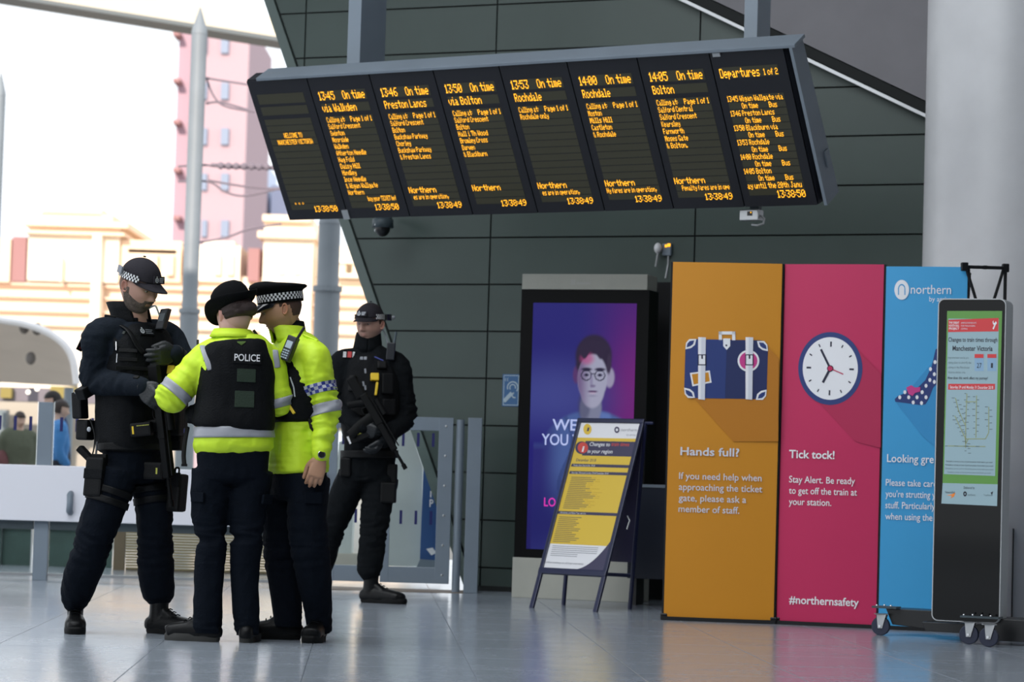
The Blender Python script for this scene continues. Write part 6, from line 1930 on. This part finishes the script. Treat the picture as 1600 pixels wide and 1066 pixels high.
# ================================================================== officer in peaked cap
Yc = 12.98
C_ = lambda x, y, dy=0.0: at(x, y, Yc + dy)
FC = nrm((-.84, -.54, 0)); RC = np.cross(FC, UPZ)
pc = thing('person', 'officer in checked peaked cap and yellow jacket looking down, arm at side', 'person', (C_(465, 700)[0], Yc, 0))
spC = [(C_(464, 770), .145, .115), (C_(464, 735), .155, .120), (C_(464, 680), .155, .120), (C_(463, 610), .175, .130), (C_(462, 558), .170, .115), (C_(457, 530, .01), .085, .075)]
hC = Head(C_(440, 484, -.02), 187, -17, 0, 1.0)
skC = (.47, .255, .155)
sCL, eCL, wCL = C_(492, 560, -.14), C_(510, 638, -.15), C_(501, 715, -.20)
sCR, eCR, wCR = C_(436, 562, .13), C_(426, 640, .16), C_(425, 700, .12)
LC = [C_(446, 745, .07), C_(438, 800, .08), C_(440, 850, .07), C_(444, 900, .08), C_(450, 950, .09), C_(450, 980, .09)]
NC = [C_(482, 745, -.07), C_(480, 800, -.08), C_(483, 850, -.07), C_(491, 900, -.04), C_(497, 950, .02), C_(498, 987, .06)]
hC1 = hand_parts(wCL, C_(492, 748, -.22) - wCL, nrm((-.15, .98, 0)), nrm((-.95, -.2, -.1)), curl=(.45, .6, .5), spread=.03, L=.19, thumb=.9, thumb_curl=.2)
hC2 = hand_parts(wCR, (0, -.1, -1), (.5, -.8, 0), (-.9, -.3, 0), L=.19)
skin_body(pc, hC, skC, [torso([(p, a * .8, b * .8) for p, a, b in spC], RC), limb([C_(458, 535, .01), C_(453, 512, .01), C_(446, 496, .0)], [.062, .059, .057]),
    limb([sCL, eCL, wCL], [.05, .04, .029]), limb([sCR, eCR, wCR], [.05, .04, .03]), limb(LC[:5], [.07, .06, .045, .035, .03]), limb(NC[:5], [.07, .06, .045, .035, .03])], hands=[hC1, hC2], jaw=.9, lip=(.22, .09, .07), stubble=.25)
eyes(hC, pc)
def shortC(X, Y, Z): return np.where((Z > -.045) & (Y < .01) & ((Z > .008) | (Y < -.04)), .0016, -.006)
hair_shell(hC, shortC, mat('shaved_dark', s2l(74, 52, 42), rough=.8, var=.1), pc, 'hair')
jc = [(LC[2], UPZ, .12, .013), (NC[2], UPZ, .12, .013), (LC[5], UPZ, .09, .012), (NC[5], UPZ, .10, .012), (C_(464, 780), UPZ, .12, .008)]
garment('trousers', [leg_parts(LC, [.105, .094, .090, .082, .074, .074]), leg_parts(NC, [.105, .096, .094, .088, .070, .060]), torso([(C_(464, 775), .145, .118), (C_(464, 740), .158, .122), (C_(464, 715), .155, .12)], RC)], M_navyc, pc, .008, 2, jc, .006, 21.0)
tC = bvh(*remesh([leg_parts(NC, [.105, .096, .094, .088, .070, .060])], .02, 1)[:2])
pad('pocket_flap', tC, 489, 778, .085, .055, .014, M_navyc, pc, sink=.002, bevel=.003)
jj = [(eCL, nrm(wCL - sCL), .13, .020), ((eCL + wCL) / 2, nrm(wCL - eCL), .10, .014), (sCL - UPZ * .05, UPZ, .10, .006), (C_(464, 725), UPZ, .16, .008)]
spJ = [(C_(463, 738), .172, .138), (C_(463, 732), .174, .142), (C_(463, 700), .172, .138), (C_(463, 660), .168, .132)] + [(p, a + .012, b + .012) for p, a, b in spC[3:]]
jkC, tJC = garment('jacket', [torso(spJ, RC),
    limb([spC[4][0], (spC[4][0] + sCL) / 2 + UPZ * .02, sCL, (sCL + eCL) / 2, eCL, (eCL + wCL) / 2, wCL + nrm(eCL - wCL) * .02], [.066, .073, .078, .072, .066, .058, .046]),
    limb([spC[4][0], (spC[4][0] + sCR) / 2 + UPZ * .02, sCR, (sCR + eCR) / 2, eCR, (eCR + wCR) / 2, wCR], [.066, .073, .074, .066, .060, .055, .045])], M_hiviz, pc, .008, 3, jj, .006, 22.0)
vcc, tVC = garment('stab_vest', [torso([(C_(462, 658), .180, .148), (C_(462, 645), .186, .154), (C_(462, 600), .188, .156), (C_(462, 562), .164, .138), (C_(462, 548, .0), .135, .115)], RC, sup=2.5),
    limb([C_(448, 556, -.17), C_(455, 538, -.13), C_(466, 530, -.06), C_(478, 536, .02)], [(.030, .012)] * 4, side=RC, n=12)], M_vest, pc, .008, 3, [(C_(460, 655, -.1), UPZ, .14, .006)], .004, 23.0)
u1 = nrm(eCL - sCL); LL = np.linalg.norm(eCL - sCL)
c1 = sCL + u1 * LL * .60
band('chequered_sleeve_band', [c1 - u1 * .024, c1 + u1 * .024], [.072, .070], None, pc, off=.004, tree=tJC, n=48, checks=2, rows=3, mats=(M_cblue, M_csil))
c1 = sCL + u1 * LL * 1.0
band('sleeve_reflective_band', [c1 - u1 * .026, c1 + u1 * .026], [.072, .070], M_refl, pc, off=.004, tree=tJC, n=48)
collar('jacket_collar', C_(456, 537, .0), C_(447, 510, .01), RC, FC, .098, .084, 16, M_hiviz, pc, th=.012, flare=.006)
collar('inner_collar', C_(455, 530, .0), C_(452, 502, .02), RC, FC, .080, .072, 30, M_blackc, pc, th=.010)
# shoulder flap
f = Frame(C_(488, 533, -.12), nrm((.75, -.5, -.30)), nrm((-.3, -.3, .7)))
mb = MB(); mb.fbox(f, -.05, .045, -.022, .022, -.004, .006, M_hiviz); o = mb.build('epaulette', M_hiviz, parent=pc, bevel=.004)
mb = MB()
for k in range(4): mb.fbox(f, -.03 + .016 * k, -.02 + .016 * k, -.005, .006, .006, .008, M_silver)
mb.build('collar_numbers', M_silver, parent=o)['kind'] = 'stuff'
# radio clipped to the chest
f = Frame(C_(452, 545, -.22), nrm((.80, -.45, -.28)), nrm((.42, 0, 1)))
f = Frame(f.o, f.u, np.cross(nrm(np.cross(f.u, f.v)), f.u))
mb = MB(); mb.fbox(f, -.026, .026, -.062, .062, -.02, .016, M_radio); rd = mb.build('radio', M_radio, parent=pc, bevel=.006)
mb = MB(); mb.fbox(f, -.017, .017, .0, .036, .016, .0175, M_rscr); mb.build('radio_screen', M_rscr, parent=rd)
mb = MB()
for i in range(3):
    for j in range(4): mb.fbox(f, -.018 + .0125 * i, -.0085 + .0125 * i, -.052 + .012 * j, -.045 + .012 * j, .016, .018, M_rscr)
mb.build('keypad', mat('key_grey', s2l(110, 116, 124), rough=.5), parent=rd)['kind'] = 'stuff'
mb = MB(); mb.tube([f.p(.018, .06, -.005), f.p(.03, .12, -.005)], .007, 8, M_black); mb.build('aerial', M_black, parent=rd)
# zip cord, yellow pen, buckle strap
mb = MB(); P_ = []
for (x, y) in ((454, 590), (459, 605), (461, 620)):
    q, n = stick(tVC, x, y); P_.append(q + n * .006)
mb.tube(P_, .0035, 6, M_badge); mb.build('cord', M_badge, parent=pc)
pad('yellow_marker', tVC, 456, 640, .014, .05, .014, M_taser, pc, rot=35, bevel=.003)
mb = MB(); mb.tube([C_(484, 655, -.17), C_(487, 668, -.18), C_(492, 674, -.18)], .010, 8, M_pouch); mb.build('buckle_strap', M_pouch, parent=pc)
# watch and ring
dw = nrm(eCL - wCL)
wt = band('watch_strap', [wCL + dw * .004, wCL + dw * .022], [(.032, .032)] * 2, M_black, pc, off=.003, n=30)
mb = MB(); q = wCL + dw * .013 + nrm((.15, -1, 0)) * .034; V, F = limb([q, q + nrm((.15, -1, .1)) * .010], .019, n=24, sub=1, round_caps=False); mb.add(V, F, M_silver); wf = mb.build('watch_case', M_silver, parent=wt, bevel=.002)
mb = MB(); V, F = limb([q + nrm((.15, -1, .1)) * .0095, q + nrm((.15, -1, .1)) * .0108], .0145, n=24, sub=1, round_caps=False); mb.add(V, F, M_black); mb.build('watch_face', M_black, parent=wt)
bootC1 = bootat(LC[-1], (-.96, -.05, 0), parent=pc, L=.29, sh=.09, wd=.05)
bootC2 = bootat(NC[-1], (-.14, -.98, 0), parent=pc, L=.28, sh=.09, wd=.05)
# peaked cap
ct = Head(hC.p(0, -.004, .030), 187, -9, 0, 1.0)
V = []; F = []; n = 72
prof = [(.060, .100), (.100, .098), (.122, .090), (.129, .079), (.124, .069), (.112, .060), (.101, .054), (.0985, .050), (.0980, .002), (.094, .000), (.090, .004), (.090, .06), (.05, .08)]
for r, z in prof:
    for k in range(n):
        a = 2 * math.pi * k / n; c, s = math.cos(a), math.sin(a)
        zz = z + (.016 * c * max(0, (z - .05)) / .05) 
        ry = r * 1.14 if z < .055 else r * (1.10)
        V.append((r * s * .90, ry * c + (0.004 if z > .055 else 0), zz))
for i in range(len(prof) - 1):
    for k in range(n):
        j = (k + 1) % n; F.append((i * n + k, i * n + j, (i + 1) * n + j, (i + 1) * n + k))
F.append(tuple(range(n))); F.append(tuple((len(prof) - 1) * n + k for k in range(n)))
mb = MB(); mb.add(ct.w(np.array(V)), F, M_hat); pkc = mb.build('peaked_cap', M_hat, parent=pc, smooth=True)
mb = MB(); nn = 72
for k in range(nn):
    a0 = 2 * math.pi * k / nn; a1 = 2 * math.pi * (k + 1) / nn
    for j in range(3):
        z0 = .012 + .0115 * j; z1 = z0 + .0115
        q = [(.0992 * math.sin(a) * .90, .0992 * 1.14 * math.cos(a), z) for a, z in ((a0, z0), (a1, z0), (a1, z1), (a0, z1))]
        mb.add(ct.w(np.array(q)), [(0, 1, 2, 3)], (M_wht, M_blk)[(k + j) % 2])
mb.build('checked_band', M_wht, parent=pkc)
V = []; F = []; n = 30; rws = 8
for lay in (0, -.003):
    for j in range(rws):
        t = j / (rws - 1)
        for k in range(n):
            a = math.radians(-74 + 148 * k / (n - 1))
            x = .088 * math.sin(a) * (1 - .03 * t); y = .111 * math.cos(a) + t * .050 * math.cos(a) ** .8
            z = .006 - .040 * t * math.cos(a) ** .7 - .006 * (abs(x) / .08) ** 2 + lay
            V.append((x, y, z))
L_ = n * rws
for j in range(rws - 1):
    for k in range(n - 1):
        i = j * n + k; F.append((i, i + 1, i + n + 1, i + n)); F.append((L_ + i, L_ + i + n, L_ + i + n + 1, L_ + i + 1))
for k in range(n - 1):
    i = (rws - 1) * n + k; F.append((i, i + 1, L_ + i + 1, L_ + i))
mb = MB(); mb.add(ct.w(np.array(V)), F, M_patent); mb.build('peak', M_patent, parent=pkc, smooth=True)

# ================================================================== armed officer walking behind
Yd = 17.0
D_ = lambda x, y, dy=0.0: at(x, y, Yd + dy)
FD = nrm((.05, -1, 0)); RD = np.cross(FD, UPZ)
pd_ = thing('person', 'armed officer in black walking behind the yellow jackets with rifle across his body', 'person', (D_(580, 700)[0], Yd, 0))
spD = [(D_(576, 745), .160, .120), (D_(577, 715), .165, .125), (D_(578, 665), .170, .130), (D_(578, 610), .195, .140), (D_(576, 568), .185, .120), (D_(573, 545, .01), .105, .085)]
hD = Head(D_(578, 507, -.02), 246, -3, 0, 1.0)
skD = (.50, .29, .22)
sD1, eD1, wD1 = D_(531, 570, -.02), D_(524, 636, -.05), D_(566, 668, -.26)
sD2, eD2, wD2 = D_(622, 574, -.0), D_(633, 650, .02), D_(600, 690, -.24)
S_ = [D_(598, 745, 0), D_(590, 785, -.02), D_(583, 830, -.03), D_(580, 868, -.01), D_(578, 893, .0), D_(580, 905, .0)]
T_ = [D_(553, 742, 0), D_(535, 785, .05), D_(520, 830, .12), D_(508, 870, .28), D_(500, 895, .36), D_(498, 905, .38)]
skin_body(pd_, hD, skD, [torso([(p, a * .8, b * .8) for p, a, b in spD], RD), limb([D_(574, 548), D_(577, 525)], [.062, .058]), limb([sD1, eD1, wD1], [.05, .04, .03]), limb([sD2, eD2, wD2], [.05, .04, .03]), limb(S_[:5], [.07, .06, .045, .035, .03]), limb(T_[:5], [.07, .06, .045, .035, .03])], stubble=.35, jaw=.85)
eyes(hD, pd_)
def shortD(X, Y, Z): return np.where((Z > -.045) & (Y < .02) & ((Z > .0) | (Y < -.04)), .0016, -.006)
hair_shell(hD, shortD, mat('brown_short_hair', s2l(70, 50, 40), rough=.8), pd_, 'hair')
jd = [(S_[2], UPZ, .12, .014), (T_[2], UPZ, .10, .012), (S_[4], UPZ, .08, .013), (D_(575, 760, -.05), UPZ, .13, .010)]
_, trD = garment('trousers', [leg_parts(S_, [.105, .098, .090, .084, .078, .050]), leg_parts(T_, [.105, .094, .080, .070, .064, .045]), torso([(D_(576, 750), .158, .120), (D_(577, 712), .165, .126)], RD)], M_blackc, pd_, .010, 2, jd, .008, 31.0)
jj = [(eD1, UPZ, .11, .014), (eD2, UPZ, .11, .014), (sD2 - UPZ * .06, UPZ, .1, .008)]
_, shD = garment('shirt', [torso(spD, RD), limb([spD[4][0], (spD[4][0] + sD1) / 2 + UPZ * .025, sD1, (sD1 + eD1) / 2, eD1, (eD1 + wD1) / 2, wD1], [.07, .078, .080, .074, .070, .060, .045]),
    limb([spD[4][0], (spD[4][0] + sD2) / 2 + UPZ * .025, sD2, (sD2 + eD2) / 2, eD2, (eD2 + wD2) / 2, wD2], [.07, .078, .082, .078, .074, .062, .045])], M_blackc, pd_, .010, 2, jj, .008, 32.0)
_, veD = garment('armour_vest', [torso([(D_(578, 690), .165, .140), (D_(578, 670), .182, .158), (D_(578, 610), .192, .165), (D_(576, 572), .160, .138), (D_(575, 556), .125, .11)], RD, sup=2.8)], M_vest, pd_, .010, 2, [], .006, 33.0)
collar('neck_gaiter', D_(574, 552, .0), D_(576, 520, .0), RD, FD, .098, .078, .5, M_blackc, pd_, th=.014)
cpD = cap_soft(hD, pd_)
mb = MB(); mb.fbox(Frame(hD.p(-.098, -.06, .045), hD.F, hD.U), -.03, .03, -.02, .02, -.01, .01, M_black); mb.add(*ellipsoid(hD.p(-.115, -.10, .045), (.012, .012, .012)), m=M_badge2); mb.build('headset', M_black, parent=cpD)
p_, f_ = pad('arm_badge', shD, 546, 555, .085, .046, .008, M_vest, pd_, sink=.003, bevel=.002)
M_patr = mat('patch_red', s2l(170, 44, 44))
mb = MB(); mb.fbox(f_, -.012, .014, -.022, .022, 0, .002, M_patr); mb.build('red_stripe', mat('bright_red', s2l(206, 30, 40), rough=.5), parent=p_)
mb = MB()
for s in (-1, 1):
    for k in range(4): mb.fbox(f_, s * .030 - .010, s * .030 + .010, -.020 + .011 * k, -.013 + .011 * k, 0, .0015, M_wht)
mb.build('white_stripes', M_wht, parent=p_)
for x in (565, 571): pad('badge', veD, x, 560, .02, .022, .008, M_badge2, pd_, bevel=.004)
pad('blue_pen', veD, 592, 561, .062, .008, .010, mat('pen_blue', s2l(54, 66, 140), rough=.5), pd_, rot=-24, bevel=.002)
for (x, y) in ((571, 580), (568, 600), (571, 606)): pad('buckle', veD, x, y, .012, .03, .010, M_badge2, pd_, rot=10, bevel=.002)
p_, f_ = pad('taser_grip', veD, 585, 590, .052, .048, .035, M_taser, pd_, bevel=.006)
pad('taser_tail', veD, 588, 608, .016, .085, .026, M_taser, pd_, rot=-6, bevel=.005)
for (x, y, w, h) in ((604, 600, .075, .13), (606, 636, .085, .10), (560, 640, .09, .09), (596, 572, .06, .05), (552, 600, .05, .10)):
    p_, f_ = pad('vest_pouch', veD, x, y, w, h, .035, M_pouch, pd_, bevel=.010)
bD = [(D_(577, 716), .172, .135), (D_(577, 704), .172, .136)]
band('belt', [q[0] for q in bD], [(q[1], q[2]) for q in bD], M_pouch, pd_, side=RD, off=.012, sup=2.3, n=48)
for (x, y, dy, w, h) in ((612, 745, -.05, .07, .16), (607, 770, -.08, .10, .13), (540, 730, -.08, .07, .12)):
    mb = MB(); f = Frame(D_(x, y, dy), (1, 0, 0), UPZ); mb.fbox(f, -w / 2, w / 2, -h / 2, h / 2, -.04, .04, M_pouch); mb.build('leg_pouch', M_pouch, parent=pd_, bevel=.012)
f = Frame(D_(560, 682, -.26), nrm((.9, 0, .42)), nrm((-.42, 0, .9)))
mb = MB(); mb.fbox(f, -.07, .07, -.03, .03, -.02, .02, M_pouch); o = mb.build('torch_holder', M_pouch, parent=pd_, bevel=.006)
mb = MB(); mb.fbox(f, -.068, -.056, -.024, .024, .02, .023, M_wht); mb.build('white_strip', M_wht, parent=o)
mb = MB(); mb.fbox(f, -.0, .05, .008, .016, .02, .022, MATS['tab_yellow']); mb.build('yellow_marks', MATS['tab_yellow'], parent=o)
f = Frame(D_(611, 548, -.08), (1, 0, 0), nrm((.05, 0, 1)))
mb = MB(); mb.fbox(f, -.028, .026, -.06, .05, -.02, .02, M_radio); rd = mb.build('shoulder_radio', M_radio, parent=pd_, bevel=.006)
mb = MB(); mb.tube([f.p(.016, .05, 0), f.p(.022, .12, 0)], .008, 8, M_steeld); mb.build('aerial', M_steeld, parent=rd)
mb = MB(); mb.tube(catmull([hD.p(-.085, -.01, -.03), D_(603, 525, -.02), D_(606, 538, -.04)], 4), .004, 6, M_badge2); mb.build('earpiece_cord', M_badge2, parent=pd_)
glove('glove', pd_, hand_parts(wD1, (.8, -.2, -.3), (.2, 1, -.1), (.2, -.3, 1), curl=(.5, .8, .7), thick=1.15))
glove('glove', pd_, hand_parts(wD2, (-.5, -.3, -.6), (-.5, .7, .2), (.3, -.6, .5), curl=(.5, .8, .7), thick=1.15))
bootat(S_[-1], (.93, -.30, 0), parent=pd_, sh=.17)
boot(at(487, 925, Yd + .45), (.45, -.85, 0), parent=pd_, sh=.15, pitch=.6)
carbine('black rifle slung diagonally across the walking officer', D_(550, 588, -.27), D_(634, 733, -.30), (0, -1, 0), name='rifle')
# ================================================================== blurred people beyond the barrier
def far_person(label, px, Y, h, yaw, top_m, leg_m, hair_m, skin, lean=0.0, bag=None):
    g0 = at(px, 728, Y); x0 = g0[0]
    t = thing('person', label, 'person', (x0, Y, 0))
    a = math.radians(yaw); F = np.array([math.cos(a), math.sin(a), 0]); R = np.cross(F, UPZ); k = h / 1.75
    B = lambda s, f, z: np.array([x0, Y, 0]) + R * s * k + F * (f + lean * z) * k + UPZ * z * k
    hd = Head(B(0, .03, 1.63), yaw, -8, 0, k)
    sp = [(B(0, 0, .90), .15, .11), (B(0, 0, 1.05), .15, .115), (B(0, .0, 1.25), .18, .125), (B(0, 0, 1.42), .165, .10), (B(0, 0, 1.49), .07, .06)]
    arms = [[B(s * .20, 0, 1.40), B(s * .25, -.02, 1.12), B(s * .22, .12, .90)] for s in (-1, 1)]
    legs = [[B(s * .09, 0, .90), B(s * .10, .03, .50), B(s * .11, -.02, .08)] for s in (-1, 1)]
    hands = [hand_parts(q[2], (q[2] - q[1]), -R * (1 if q is arms[1] else -1), F, L=.17) for q in arms]
    parts = [torso([(p, w * .8, d * .8) for p, w, d in sp], R), limb([B(0, 0, 1.46), B(0, .02, 1.56)], [.055, .052])] + [limb(q, [.045, .038, .028]) for q in arms] + [limb(q, [.07, .05, .04]) for q in legs]
    mb = MB(); cols = []
    A, F_, N_ = remesh(parts, .02, 2); mb.add(A, F_); cols.append(np.tile(skin, (len(A), 1)))
    Q, F_ = head_shape(nu=40, nv=32); mb.add(hd.w(Q), F_); cols.append(skin_cols(Q, skin))
    for q in hands:
        A, F_, N_ = remesh(q, .006, 1); mb.add(A, F_); cols.append(np.tile(skin, (len(A), 1)))
    mb.cols = np.vstack(cols); mb.mats = [M_skin]; mb.build('body', M_skin, parent=t, smooth=True)
    A, F_, N_ = remesh([torso(sp[:-1] + [(B(0, 0, 1.47), .09, .075)], R)] + [limb([sp[3][0], q[0], q[1], q[1] * .25 + q[2] * .75], [.07, .07, .06, .045]) for q in arms], .018, 2)
    mb = MB(); mb.add(wrinkle(A, N_, [], .010, px), F_); mb.build('coat', top_m, parent=t, smooth=True)
    A, F_, N_ = remesh([limb(q, [.10, .08, .06], round_caps=False) for q in legs] + [torso([(B(0, 0, .86), .155, .115), (B(0, 0, 1.0), .155, .115)], R)], .018, 2)
    mb = MB(); mb.add(A, F_); mb.build('trousers', leg_m, parent=t, smooth=True)
    hair_shell(hd, lambda X, Y_, Z: np.where((Z > .035) | ((Y_ < .0) & (Z > -.05)), .010, -.006), hair_m, t, 'hair', nu=40, nv=32)
    for q, s in zip(legs, (-1, 1)):
        a_ = q[2].copy(); a_[2] = 0
        boot(a_ - F * .06, F, parent=t, sh=.10, laces=False, low=True)
    if bag is not None:
        mb = MB(); mb.add(*ellipsoid(B(.24, .0, .95), (.10, .16, .20), nu=16, nv=10), m=bag); mb.tube([B(.2, 0, 1.12), B(.14, 0, 1.42)], .012, 6, bag); mb.build('bag', bag, parent=t, smooth=True)
    return t
Mo = mat('olive_coat', s2l(84, 88, 74), rough=.9); Mm = mat('maroon_coat', s2l(96, 58, 60), rough=.9)
Mbl = mat('blue_jacket', s2l(60, 120, 180), rough=.8); Mdb = mat('dark_blue_coat', s2l(54, 70, 104), rough=.9)
Mj = mat('dark_trousers', s2l(44, 48, 58), rough=.9)
far_person('distant person in an olive coat behind the glass at the far left', 27, 31, 1.40, -60, Mo, Mm, M_hairb, (.5, .33, .26), bag=Mm)
far_person('distant person in a bright blue jacket behind the barrier glass', 88, 29, 1.50, 20, Mbl, Mj, M_hairb, (.5, .33, .26))
far_person('distant person in a dark blue coat beside the bright blue jacket', 108, 30, 1.62, 200, Mdb, Mj, M_hairk, (.5, .33, .26), lean=.12)
